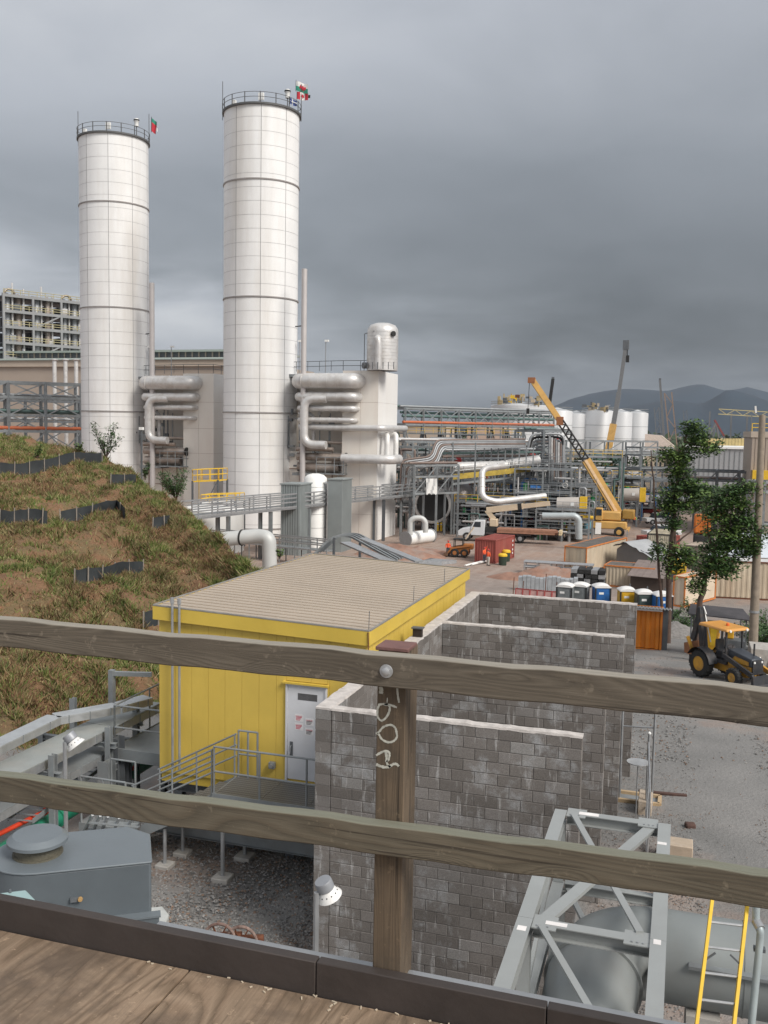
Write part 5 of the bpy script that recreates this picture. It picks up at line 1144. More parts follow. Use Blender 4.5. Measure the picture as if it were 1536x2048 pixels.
# ---- people
SKIN = mat('skin', (.32, .18, .11), .6, 0, .05, 5, bmp=0); DEN = mat('dark_work_trousers', (.05, .055, .07), .85, 0, .2, 8)
def person(label, base, rz, legs=DEN, helmet=None, pose='stand', top=None):
    r = thing('person', label, 'person', base, rz); r['label'] = label
    lean = .0; arm = {'stand': ((.25, -.1, .95), (-.25, -.05, .95)), 'reach': ((.3, -.45, 1.25), (-.2, -.1, .95)), 'up': ((.18, -.2, 1.95), (-.3, -.2, 1.1))}[pose]
    J = [((0, 0, .95), .13), ((0, 0, 1.15), .12), ((0, .01, 1.38), .14), ((0, .01, 1.50), .055), ((0, -.01, 1.62), .095), ((0, -.015, 1.71), .085),
         ((.10, 0, .88), .09), ((.12, -.03, .50), .06), ((.13, .02, .10), .042), ((.13, -.12, .04), .04), ((-.10, 0, .88), .09), ((-.13, .03, .50), .06), ((-.15, .08, .10), .042), ((-.15, -.06, .04), .04),
         ((.19, .01, 1.42), .06), (None, .045), (None, .035), ((-.19, .01, 1.42), .06), (None, .045), (None, .035)]
    ed = [(0, 1), (1, 2), (2, 3), (3, 4), (4, 5), (0, 6), (6, 7), (7, 8), (8, 9), (0, 10), (10, 11), (11, 12), (12, 13), (2, 14), (14, 15), (15, 16), (2, 17), (17, 18), (18, 19)]
    P = [Vector(j[0]) if j[0] else None for j in J]
    for s, (i, h) in enumerate(((14, arm[0]), (17, arm[1]))): h = Vector(h); P[i + 2] = h; P[i + 1] = (P[i] + h) / 2 + Vector((.07 * (1 if s == 0 else -1), .06, -.04))
    me = bpy.data.meshes.new('body'); me.from_pydata([tuple(p) for p in P], ed, []); o = bpy.data.objects.new('body', me); COL.objects.link(o); o.parent = r
    sk = o.modifiers.new('skin', 'SKIN'); sv = me.skin_vertices[0].data
    for i, j in enumerate(J): sv[i].radius = (j[1], j[1] * .85)
    sv[0].use_root = True; ss = o.modifiers.new('sub', 'SUBSURF'); ss.levels = 1; ss.render_levels = 1; me.materials.append(SKIN)
    t = B()
    for i0, i1, i2 in ((6, 7, 8), (10, 11, 12)): t.tube([P[i0] + Vector((0, 0, .05)), P[i1], P[i2]], [.115, .08, .065], 10)
    t.lathe((0, 0, .84), [(.10, 0), (.155, .03), (.15, .16), (.0, .16)], 12); t.done('trousers', legs, r, local=True)
    v = B(); v.lathe((0, .005, .97), [(.15, 0), (.155, .1), (.18, .35), (.15, .47), (.07, .52)], 14); v.done('vest', HIVIS, r, local=True)
    sl_ = B()
    for i in (14, 17): sl_.tube([P[i], P[i + 1], P[i + 1].lerp(P[i + 2], .8)], [.075, .06, .05], 8)
    sl_.done('sleeves', top or HIVIS, r, local=True)
    for i in (9, 13): B().cbox(P[i] + Vector((0, .03, 0)), (.1, .27, .09)).done('boot', BLACK, r, local=True)
    B().lathe((0, -.01, 1.66), [(.14, .0), (.118, .01), (.112, .07), (.07, .125), (0, .14)], 14).done('helmet', helmet or REDP, r, local=True)
    b = B(); b.cbox((.035, -.095, 1.64), (.02, .02, .012)); b.cbox((-.035, -.095, 1.64), (.02, .02, .012)); b.done('eyes', BLACK, r, local=True, kind='stuff'); B().cbox((0, -.1, 1.61), (.022, .03, .04)).done('nose', SKIN, r, local=True)
    return r
person('person in orange vest and red helmet standing beside the small wheel loader', gz(896, 1112, .5), .6)
person('person in orange vest and pale trousers bending an arm by the red container', gz(976, 1131, .5), 2.6, legs=mat('pale_trousers', (.5, .47, .42), .9), pose='reach')
person('person in orange vest with raised arm partly behind the other by the red container', gz(972, 1128, .5) + Vector((-.3, .5, 0)), 1.2, pose='up', helmet=REDP)
q = gz(981, 1075, 0.5); person('person in orange vest standing on the truck bed below the boom', Vector((q.x, q.y, 1.75)), -.4)
person('person in yellow green vest near the far crane', gz(1268, 1052, .3), .2, top=mat('lime_vest', (.4, .6, .05), .8))
# ---- yard bits
def bin_(px, py, lab):
    q = gz(px, py, .5); r = thing('waste_bin', lab, 'bin', q, group='yellow topped bins by the red container'); B().lathe(q, [(0, 0), (.42, 0), (.46, .95), (.0, .95)], 16).done('drum', mat('dark_green_drum', (.03, .05, .035), .5), r); B().lathe(q, [(.5, .96), (.5, 1.12), (.36, 1.26), (0, 1.28)], 16).done('lid', YEL, r)
bin_(1005, 1130, 'nearer yellow topped dark bin in front of the red container'); bin_(1012, 1122, 'farther yellow topped dark bin in front of the red container')
def earth():
    red = mat('red_earth_heap', (.29, .165, .12), .95, 0, .35, .8, (.30, .25, .22), .7, bmp=1.)
    for px, py, rx, ry, h, lab in ((800, 1112, 5.5, 3.5, 1.3, 'low heap of reddish gravel left of the wheel loader'), (850, 1105, 5., 2., .5, 'spread red earth on the yard behind the yellow roof'), (1060, 1158, 4.5, 2.0, .7, 'red earth bank in front of the cream site container'), (1105, 1150, 3.5, 1.6, 1.0, 'red earth heap against the cream site container'), (1330, 1270, 3.0, 2.0, .9, 'grey stony mound around the tree foot')):
        q = gp(px, py); b = B(); n = 22; V = []
        for j in range(n):
            for i in range(n):
                u, v = i / (n - 1) * 2 - 1, j / (n - 1) * 2 - 1; k = max(0, 1 - u * u - v * v) ** .8; x, y = q.x + u * rx, q.y + v * ry; V.append((x, y, float(ground_z(x, y)) - .12 + h * k * (1 + .35 * nz(x, y, .9)) + .08 * nz(x, y, 2.5)))
        b.add(V, [(j * n + i, j * n + i + 1, (j + 1) * n + i + 1, (j + 1) * n + i) for j in range(n - 1) for i in range(n - 1)])
        o = b.done('stony_mound' if 'stony' in lab else 'earth_heap', red if 'stony' not in lab else mat('grey_stony_mound', (.2, .19, .18), .95, 0, .35, 6, (.3, .28, .27), .5, bmp=1.), smooth=180); o['label'] = lab; o['kind'] = 'structure'
    a = gz(838, 1128, .5); r = thing('folded_duct', 'folded silver sheet metal duct lying on the earth heap', 'sheet metal', a); B().slab([a, a + Vector((2.4, .3, 0)), a + Vector((3.6, 2.2, 0)), a + Vector((1.2, 2.4, 0))], (0, .1, .35)).done('duct', GALV, r); B().slab([a + Vector((1.2, 2.4, .3)), a + Vector((0, .4, 0)), a + Vector((-.6, .9, 0)), a + Vector((.6, 2.6, .3))], (0, 0, .05)).done('flap', STEELD, r)
    a, c = gz(930, 1133, .55), gz(966, 1124, .55)
    for k, lab in enumerate(('nearest pale pipe length lying by the yellow roof corner', 'second pale pipe length lying by the red container')):
        o_ = Vector((k * .5, k * 1.0, 0)); r = thing('loose_pipe', lab, 'pipe', a + o_); B().cyl(a + o_ + Vector((0, 0, .1)), c + o_ + Vector((0, 0, .1)), .1, 8).done('pipe_body', WHITE, r)
earth()
def wheel(b, c, r, w, ax=(0, 1, 0)):
    b.lathe(Vector(c) - Vector(ax) * w / 2, [(r * .55, 0), (r * .9, 0), (r, w * .15), (r, w * .85), (r * .9, w), (r * .55, w)], 24, ax)
def wheel_part(parent, c, r, w, rim, name='wheel'):
    b = B(); wheel(b, c, r, w); n = 18; c = Vector(c)
    for k in range(n): a = 2 * math.pi * k / n; b.cbox(c + Vector((math.cos(a), 0, math.sin(a))) * (r + .0), (.05, w * .9, .05), 0, ('Y', -a))
    t = b.done(name, BLACK, parent, local=True); B().lathe(c - Vector((0, w / 2 - .02, 0)), [(0, .0), (r * .3, -.02), (r * .56, .0), (r * .56, w - .04), (r * .3, w - .02), (0, w - .04)], 20, (0, 1, 0)).done('rim', rim, t, local=True); return t
def backhoe():
    c = at(1456, 1300, 43.4); g = float(ground_z(c.x, c.y)); f = (R0 * .42 - HF * .9); rz = math.atan2(f.y, f.x)
    r = thing('backhoe_loader', 'yellow and black backhoe loader with orange canopy parked on the gravel at right', 'backhoe', (c.x, c.y, g), rz); r.scale = (.92, .92, .92); Y_ = mat('machine_yellow', (.52, .27, .03), .55, 0, .2, 3, (.16, .10, .06), .7); K = mat('machine_black', (.035, .037, .042), .5, .1, .2, 3, (.12, .09, .07), .5); CN = mat('orange_canopy_paint', (.60, .29, .07), .45, 0, .08, 2); KH = mat('charcoal_hood', (.055, .062, .075), .35, .2, .1, 2)
    for y in (-.85, .85): wheel_part(r, (-.9, y, .68), .68, .45, Y_); wheel_part(r, (1.25, y * .95, .45), .45, .32, Y_)
    B().box(-1.4, 1.6, -.35, .35, .45, .85).done('chassis', Y_, r, local=True, bevel=.03)
    b = B(); b.prism([(.45, -.42), (1.9, -.38), (1.9, .38), (.45, .42)], .85, 1.05); b.done('engine_side', Y_, r, local=True)
    b = B().slab([(.45, -.44, 1.06), (.45, .44, 1.06), (.45, .44, 1.62), (.45, -.44, 1.62)], (.0, 0, 0)); V = [(.45, -.44, 1.06), (1.95, -.38, 1.06), (1.95, .38, 1.06), (.45, .44, 1.06), (.45, -.42, 1.68), (1.9, -.34, 1.45), (1.9, .34, 1.45), (.45, .42, 1.68)]
    B().add(V, [(0, 1, 5, 4), (1, 2, 6, 5), (2, 3, 7, 6), (3, 0, 4, 7), (4, 5, 6, 7), (3, 2, 1, 0)]).done('hood', KH, r, local=True, bevel=.04)
    for s in (-1, 1): B().add([(.6, s * .45, 1.1), (1.8, s * .41, 1.1), (1.75, s * .40, 1.30), (.9, s * .445, 1.42)], [(0, 1, 2, 3)] if s < 0 else [(3, 2, 1, 0)]).done('side_stripe', Y_, r, local=True)
    gr = B().box(1.955, 1.99, -.34, .34, .7, 1.4).done('grille', K, r, local=True); 
    for s in (-.24, .24): B().lathe((1.99, s, 1.3), [(0, .02), (.05, .02), (.06, 0)], 10, (1, 0, 0)).done('headlight', WHITE, gr, local=True)
    B().cyl((1.5, .2, 1.5), (1.5, .2, 2.1), .045, 8).done('exhaust_stack', K, r, local=True)
    for x, y in ((-1.05, -.62), (-1.05, .62), (.42, -.55), (.42, .55)): B().bar((x, y, .9), (x * .95 - .03, y * .95, 2.55), .08, .08).done('canopy_post', K, r, local=True)
    V = [(-1.35, -.78, 2.56), (.65, -.78, 2.56), (.65, .78, 2.56), (-1.35, .78, 2.56), (-1.3, -.72, 2.72), (.58, -.72, 2.70), (.58, .72, 2.70), (-1.3, .72, 2.72)]
    cn = B().add(V, [(0, 1, 5, 4), (1, 2, 6, 5), (2, 3, 7, 6), (3, 0, 4, 7), (4, 5, 6, 7), (3, 2, 1, 0)]).done('canopy', CN, r, local=True, bevel=.05)
    for y in (-.55, .55): B().lathe((.66, y, 2.6), [(0, .03), (.06, .03), (.07, -.02)], 10, (1, 0, 0)).done('work_light', WHITE, cn, local=True)
    B().lathe((-.1, 0, 2.72), [(.09, 0), (.08, .1), (.03, .14), (0, .14)], 12).done('beacon', mat('amber_beacon', (.7, .15, .03), .3), cn, local=True)
    B().box(-1.0, .4, -.55, .55, .86, 1.0).done('floor', K, r, local=True); B().box(-.55, -.1, -.25, .25, 1.0, 1.45).done('seat', K, r, local=True, bevel=.06); B().box(-.65, -.5, -.25, .25, 1.4, 1.95).done('seat_back', K, r, local=True, bevel=.05); B().box(.3, .45, -.3, .3, 1.0, 1.65).done('dash', K, r, local=True, bevel=.03)
    t = B(); R_ = .2; t.tube([(.12 + .05 * math.sin(a), R_ * math.cos(a), 1.68 + R_ * math.sin(a) * .6) for a in np.linspace(0, 6.28, 16)], .02, 6); t.bar((.12, 0, 1.66), (.35, 0, 1.5), .04); t.done('steering_wheel', K, r, local=True)
    for y in (-.85, .85):
        V = []; n = 8
        for i in range(n + 1): a = math.pi * (.05 + .8 * i / n); V += [(-.9 + .82 * math.cos(a), y - .28, .68 + .80 * math.sin(a)), (-.9 + .82 * math.cos(a), y + .28, .68 + .80 * math.sin(a))]
        b = B().add(V, [(i * 2, i * 2 + 1, i * 2 + 3, i * 2 + 2) for i in range(n)]); b.add([(x, yy, z + .03) for x, yy, z in V], [(i * 2 + 2, i * 2 + 3, i * 2 + 1, i * 2) for i in range(n)]); b.done('fender', K, r, local=True)
    for y in (-.62, .62):
        B().bar((.3, y, 1.35), (2.2, y, .75), .12, .22).done('loader_arm', Y_ if y > 0 else K, r, local=True); B().bar((2.2, y, .75), (2.6, y, .35), .12, .16).done('loader_arm', K, r, local=True); B().cyl((.8, y + .1, .75), (1.9, y + .1, .9), .04, 8).done('ram', GALV, r, local=True)
    b = B(); pr = [(2.55, .1), (3.15, .05), (3.2, .12), (2.75, .45), (2.7, .85), (2.6, .85)]; V = [(x, -1.05, z) for x, z in pr] + [(x, 1.05, z) for x, z in pr]; n = len(pr)
    b.add(V, [(i, (i + 1) % n, n + (i + 1) % n, n + i)[::-1] for i in range(n)] + [tuple(range(n)), tuple(range(n, 2 * n))[::-1]]); b.done('front_bucket', K, r, local=True)
    B().box(-1.75, -1.4, -.9, .9, .5, .95).done('rear_frame', K, r, local=True); B().bar((-1.6, 0, .8), (-2.0, 0, 3.3), .22, .38).done('boom', K, r, local=True); B().bar((-2.0, 0, 3.3), (-2.45, 0, 1.5), .18, .28).done('dipper', K, r, local=True); B().cyl((-1.75, .05, 1.5), (-2.15, .05, 3.1), .05, 8).done('ram', GALV, r, local=True)
    B().tube([(-1.7, .1, 3.0), (-1.9, .1, 3.35), (-1.3, .1, 1.6)], .03, 6).done('hose', WHITE, r, local=True)
    b = B(); pr = [(-2.2, 1.5), (-2.75, 1.3), (-2.7, .8), (-2.2, .75), (-2.0, 1.0)]; V = [(x, -.35, z) for x, z in pr] + [(x, .35, z) for x, z in pr]; n = 5
    b.add(V, [(i, (i + 1) % n, n + (i + 1) % n, n + i)[::-1] for i in range(n)] + [tuple(range(n)), tuple(range(n, 2 * n))[::-1]]); b.done('rear_bucket', mat('muddy_bucket', (.3, .13, .06), .8, 0, .3, 3), r, local=True)
    for y in (-.7, .7): B().bar((-1.6, y, .9), (-1.75, y * 1.5, 1.9), .12, .16).done('stabiliser', Y_, r, local=True)
backhoe()
def skid_steer():
    q = gz(921, 1112, .5); r = thing('wheel_loader', 'small muddy orange wheel loader with raised pale arm near the red container', 'loader', q, math.radians(4)); O = mat('muddy_orange', (.38, .14, .035), .7, 0, .3, 1.5, (.18, .1, .06), .5)
    for y in (-.75, .75):
        for x in (-.55, .55): wheel_part(r, (x, y, .45), .45, .3, O)
    B().box(-1.2, 1.0, -.58, .58, .3, 1.0).done('body', O, r, local=True, bevel=.05); B().box(.35, 1.45, -.55, .55, .85, 1.45).done('engine_cover', O, r, local=True, bevel=.08)
    for x in (-.75, .3):
        for y in (-.5, .5): B().bar((x, y, 1.0), (x * .9, y, 1.95), .08).done('cab_post', BLACK, r, local=True)
    B().box(-.8, .4, -.56, .56, 1.95, 2.03).done('cab_roof', BLACK, r, local=True); B().box(.25, .3, -.5, .5, 1.0, 1.95).done('rear_screen', GLASS, r, local=True)
    for y in (-.68, .68): B().bar((1.3, y, 1.35), (-.9, y, .95), .1, .2).done('lift_arm', O, r, local=True); B().bar((-.9, y, .95), (-1.4, y, .35), .1, .16).done('lift_arm', O, r, local=True)
    b = B(); pr = [(-1.35, .05), (-2.0, .03), (-1.7, .4), (-1.35, .6)]; V = [(x, -.95, z) for x, z in pr] + [(x, .95, z) for x, z in pr]; b.add(V, [(i, (i + 1) % 4, 4 + (i + 1) % 4, 4 + i) for i in range(4)] + [(3, 2, 1, 0), (4, 5, 6, 7)]); b.done('bucket', mat('muddy_steel', (.14, .08, .05), .8), r, local=True)
    a, c = at(931, 1078, 109), at(948, 1054, 109); rr = thing('pale_plank', 'pale board sloping up behind the small wheel loader towards the truck', 'board', a); B().bar(a, c, .45, .12).done('board', mat('pale_board', (.6, .5, .38), .7), rr)
skid_steer()
def boom_truck():
    q = gz(918, 1080, .4); r = thing('boom_truck', 'white cab truck with long cream hydraulic boom folded back over its flatbed', 'truck', q, math.radians(3)); Wc = mat('white_truck_paint', (.62, .64, .66), .35, 0, .06, 1); CR = mat('cream_boom_paint', (.58, .47, .34), .5, 0, .1, 1)
    for x in (1.0, 6.6, 8.0):
        for y in (.25, 2.2): wheel_part(r, (x, y, .52), .52, .35, GALV)
    B().box(.3, 10., .7, 1.75, .7, .95).done('chassis', BLACK, r, local=True)
    b = B(); pr = [(-.2, .55), (-.25, 1.2), (.2, 1.5), (1.5, 1.75), (1.5, .6)]; n = 5; V = [(x, .25, z) for x, z in pr] + [(x, 2.2, z) for x, z in pr]; b.add(V, [(i, (i + 1) % n, n + (i + 1) % n, n + i)[::-1] for i in range(n)] + [tuple(range(n)), tuple(range(n, 2 * n))[::-1]]); b.done('hood', Wc, r, local=True, bevel=.06)
    b = B(); pr = [(1.5, .7), (1.5, 1.75), (1.95, 2.65), (3.3, 2.7), (3.3, .7)]; V = [(x, .15, z) for x, z in pr] + [(x, 2.3, z) for x, z in pr]; b.add(V, [(i, (i + 1) % n, n + (i + 1) % n, n + i)[::-1] for i in range(n)] + [tuple(range(n)), tuple(range(n, 2 * n))[::-1]]); cb = b.done('cab', Wc, r, local=True, bevel=.06)
    B().add([(1.75, .14, 1.8), (2.8, .14, 1.8), (2.8, .14, 2.5), (2.05, .14, 2.5)], [(0, 1, 2, 3)]).done('side_window', GLASS, cb, local=True); B().add([(1.52, .35, 1.82), (1.52, 2.1, 1.82), (1.9, 2.1, 2.56), (1.9, .35, 2.56)], [(0, 3, 2, 1)]).done('windscreen', GLASS, cb, local=True)
    B().box(-.32, -.2, .2, 2.25, .45, .75).done('bumper', GALV, r, local=True)
    for y in (.4, 2.05): B().lathe((-.24, y, 1.0), [(0, .03), (.1, .03), (.12, 0)], 10, (-1, 0, 0)).done('headlight', WHITE, r, local=True)
    B().box(3.5, 9.4, -.02, 2.45, .96, 1.12).done('flatbed', mat('dark_bed', (.06, .05, .05), .8), r, local=True); B().box(3.5, 4.7, .4, 2.0, 1.13, 1.9).done('boom_base', BLACK, r, local=True)
    B().box(3.9, 4.9, .5, 1.9, 1.9, 2.9).done('turret', CR, r, local=True, bevel=.08)
    p = Vector((3.4, 1.2, 4.0)); e = Vector((11.6, 1.0, 5.2)); m = p.lerp(e, .5)
    B().bar((4.4, 1.2, 2.8), p, .5, .6).done('boom_root', CR, r, local=True); B().bar(p, m + (e - p) * .08, .55, .75).done('boom_outer', CR, r, local=True); B().bar(m, m.lerp(e, .12), .6, .8).done('boom_collar', BLACK, r, local=True); B().bar(m.lerp(e, .12), e, .42, .58).done('boom_inner', CR, r, local=True); B().cyl((5.0, 1.2, 2.6), p.lerp(e, .3), .1, 8).done('ram', GALV, r, local=True)
    tm = mat('reddish_timber_bundle', (.34, .17, .11), .8, 0, .2, 2); en = mat('sawn_timber_end', (.65, .52, .33), .8, 0, .2, 4)
    rr = thing('timber_load', 'bundle of long reddish timbers with pale ends on the truck bed', 'timber', q + Vector((5., 0, 1.2)), math.radians(3))
    for i in range(6):
        for j in range(2):
            t = B().box(0, 7.6 + random.uniform(-.3, .3), .1 + i * .34, .4 + i * .34, .0 + j * .3, .27 + j * .3).done('timber', tm, rr, local=True)
            B().box(7.95, 8.3, .1 + i * .34, .4 + i * .34, .0 + j * .3, .27 + j * .3).done('pale_end', en, t, local=True)
boom_truck()
def pickups():
    Wc = mat('white_car_paint', (.6, .6, .6), .3, 0, .05, 1)
    for px, py, lab, col in ((1318, 1048, 'white pickup parked beyond the crane, farther of the two', Wc), (1322, 1075, 'white van roofed vehicle parked nearer beyond the slender tree', Wc), (1290, 1030, 'red and black vehicle parked right of the far crane', REDP)):
        q = gz(px, py, .6); r = thing('pickup_truck', lab, 'pickup truck', q, math.radians(-150)); b = B()
        def sec(pr, y0, y1, name, m, par=None):
            n = len(pr); V = [(x, y0, z) for x, z in pr] + [(x, y1, z) for x, z in pr]; return B().add(V, [(i, (i + 1) % n, n + (i + 1) % n, n + i)[::-1] for i in range(n)] + [tuple(range(n)), tuple(range(n, 2 * n))[::-1]]).done(name, m, par or r, local=True, bevel=.05)
        sec([(-2.6, .45), (-2.6, 1.1), (2.6, 1.0), (2.6, .45)], -.9, .9, 'body', col); cb = sec([(-.9, 1.08), (-.5, 1.7), (.8, 1.7), (1.4, 1.05)], -.8, .8, 'cab', GLASS); B().box(-.55, .85, -.78, .78, 1.7, 1.76).done('roof', col, cb, local=True); B().box(-2.5, -.95, -.75, .75, 1.1, 1.12).done('bed', BLACK, r, local=True)
        for x in (-1.7, 1.6):
            for y in (-.85, .85): wheel_part(r, (x, y, .4), .4, .24, GALV)
pickups()
# ------------------------------------------------------------------ the plant
def arc_pipe(b, pts, r, br, seg=14): b.tube(bend(pts, br, 7), r, seg); return b
def stack(label, cx, cyy, R_, top, rz=0., unit=0):
    r = thing('exhaust_stack', label, 'chimney stack', (cx, cyy, 0), group='tall white panelled stacks')
    wm = mat('white_stack_panel', (.78, .78, .775), .5, .0, .06, .25, (.55, .51, .46), .55, streak=True, bmp=.04); core = mat('panel_joint_grey', (.42, .42, .42), .7)
    B().lathe((cx, cyy, 0), [(R_ - .05, 0), (R_ - .05, top - .1), (R_ - .6, top - .1), (R_ - .6, top - 8)], 64).done('joint_core', core, r)
    nr = 32; ncol = 9; h = top / nr; g = .035; pm = None
    for j in range(nr):
        for k in range(ncol):
            # only one shared mesh, one panel object each
            if pm is None:
                b = B(); V = []; n = 6; a0 = g / R_; a1 = 2 * math.pi / ncol - g / R_
                for i in range(n + 1):
                    a = a0 + (a1 - a0) * i / n
                    V += [(R_ * math.cos(a), R_ * math.sin(a), g / 2), (R_ * math.cos(a), R_ * math.sin(a), h - g / 2)]
                b.add(V, [(i * 2, i * 2 + 2, i * 2 + 3, i * 2 + 1) for i in range(n)]); pm = b.mesh('panel', wm, smooth=60)
            a = 2 * math.pi * (k + .35) / ncol
            inst(pm, 'panel', r, (0, 0, j * h), (0, 0, a))
    for z in (1.2, 16.7, 31.8, 46.8): B().lathe((cx, cyy, z - .08), [(R_, 0), (R_ + .12, 0), (R_ + .12, .16), (R_, .16)], 64).done('ring_band', mat('ring_band_grey', (.30, .28, .27), .6), r)
    dk = mat('dark_platform_steel', (.10, .10, .10), .6, .2)
    b = B(); b.lathe((cx, cyy, top), [(R_ - .1, -.25), (R_ + .25, -.25), (R_ + .25, .0), (R_ - .1, .0), (R_ - .1, -.25)], 64); b.done('top_platform', dk, r)
    rl = B(); N = 16
    P = [(cx + (R_ + .2) * math.cos(2 * math.pi * k / 48), cyy + (R_ + .2) * math.sin(2 * math.pi * k / 48)) for k in range(49)]
    for hh in (.65, 1.25): rl.tube([(x, y, top + hh) for x, y in P], .035, 5, cap=False)
    rl.done('top_railing', dk, r)
    for k in range(N): x, y = P[k * 3]; B().bar((x, y, top), (x, y, top + 1.3), .09).done('railing_post', dk, r)
    # masts
    for ang, hh in ((math.radians(197.5), 4.2), (math.radians(17.5), 4.0)):
        x, y = cx + (R_ + .25) * math.cos(ang), cyy + (R_ + .25) * math.sin(ang); B().bar((x, y, top - .8), (x, y, top + hh), .06).done('lightning_mast', dk, r)
    x, y = cx + (R_ - 1.6) * math.cos(math.radians(17.5)) , cyy + (R_ - 1.6) * math.sin(math.radians(17.5))
    be = B().tube([(x, y, top), (x, y, top + 2.3)], .07, 6).done('beacon_pole', dk, r); B().lathe((x, y, top + 2.2), [(.0, 0), (.3, 0), (.3, .55), (.4, .7), (.28, 1.1), (0, 1.15)], 12).done('beacon', WHITE, be); B().lathe((x, y, top + 2.95), [(.42, 0), (.42, .2)], 12).done('beacon_band', BLACK, be)
    x = cx - (R_ - 1.2) * .5; B().cbox((x, cyy - R_ + .6, top + .3), (.5, .4, .6)).done('light_box', WHITE, r)
    B().cbox((cx + R_ * .35, cyy - R_ * .8, top + .9), (.7, .3, .9)).done('sign_box', WHITE, r)
    return r
R1 = 5.0; T1 = at(520, 900, 131); T2 = at(232, 900, 145)
top1 = at(528, 204, 126).z; top2 = at(236, 262, 140).z
stack('nearer and taller looking white panelled stack, flying several flags', T1.x, T1.y, R1, top1)
stack('farther white panelled stack at left, rising behind the hill crest', T2.x, T2.y, R1, top2)
def flags():
    def flag(name, lab, c, w, h, bands, sl=.35, emblem=None, dirn=None):
        r = thing(name, lab, 'flag', c); d = (dirn or R0).normalized(); nn = Vector((d.y, -d.x, 0)); nb = len(bands)
        def surf(u, v): return Vector(c) + d * (u * w) + Vector((0, 0, -v * h - u * sl * h)) + nn * (.18 * math.sin(u * 7 + v))
        for (u0, v0, u1, v1, m) in bands:
            b = B(); V = []; n = 6
            for i in range(n + 1):
                for j in range(3): V.append(surf(u0 + (u1 - u0) * i / n, v0 + (v1 - v0) * j / 2))
            b.add(V, [(i * 3 + j, i * 3 + 3 + j, i * 3 + 4 + j, i * 3 + 1 + j) for i in range(n) for j in range(2)]); b.done('stripe', m, r)
        if emblem:
            for poly, m in emblem:
                b = B(); b.add([surf(u, v) + nn * .03 for u, v in poly], [tuple(range(len(poly)))]); b.done('emblem', m, r)
        B().bar(surf(0, -.1), surf(0, 1.1), .05).done('hoist_rope', BLACK, r)
    fr, fw, fg, fb = (mat('flag_' + n, c, .8, bmp=0) for n, c in (('red', (.5, .03, .05)), ('white', (.7, .7, .68)), ('green', (.03, .25, .17)), ('blue', (.05, .09, .3))))
    c = at(592, 162, 131); c2 = at(594, 184, 131)
    dr = [(.35, .35), (.42, .2), (.5, .35), (.58, .2), (.66, .38), (.8, .32), (.84, .5), (.78, .7), (.7, .6), (.62, .85), (.55, .65), (.45, .82), (.4, .6), (.32, .7), (.3, .5)]
    flag('welsh_flag', 'white over green flag with red beast, highest on the nearer stack', c, 1.6, 1.25, [(0, 0, 1, .5, fw), (0, .5, 1, 1, fg)], .35, [(dr, fr)])
    lf = [(.5, .15), (.55, .32), (.66, .3), (.6, .45), (.68, .58), (.54, .6), (.51, .8), (.49, .8), (.46, .6), (.32, .58), (.4, .45), (.34, .3), (.45, .32)]
    flag('canadian_flag', 'red and white flag with red leaf, below the green and white one', c2, 1.5, .95, [(0, 0, .3, 1, fr), (.3, 0, .7, 1, fw), (.7, 0, 1, 1, fr)], .15, [(lf, fr)])
    flag('dark_green_pennant', 'small dark green flag behind the red and white one', at(609, 186, 132), .8, .45, [(0, 0, 1, 1, mat('flag_dark', (.05, .09, .07), .8))], .6)
    flag('blue_flag', 'small blue flag with pale cross behind the railing of the nearer stack', at(580, 196, 131), .95, .75, [(0, 0, 1, 1, fb)], .5, [([(0, .42), (1, .42), (1, .56), (0, .56)], fw), ([(.3, 0), (.42, 0), (.42, 1), (.3, 1)], fw)])
    flag('furled_flag', 'drooping red white and green flag on the farther stack', at(303, 236, 145), .8, 1.9, [(0, 0, 1, .3, fg), (0, .3, 1, .6, fr), (0, .6, .8, 1, fr), (.8, .45, 1.15, .7, fw)], .3)
flags()
CW = mat('cream_casing', (.76, .72, .66), .6, 0, .06, .15, (.52, .36, .27), .35, streak=True, bmp=.04); CWW = mat('white_casing', (.76, .75, .73), .55, 0, .04, .15, (.55, .47, .4), .25, streak=True, bmp=.03); SEAM = mat('rusty_seam', (.36, .25, .2), .8, 0, .3, 2)
DX, DY = T2.x - T1.x, T2.y - T1.y
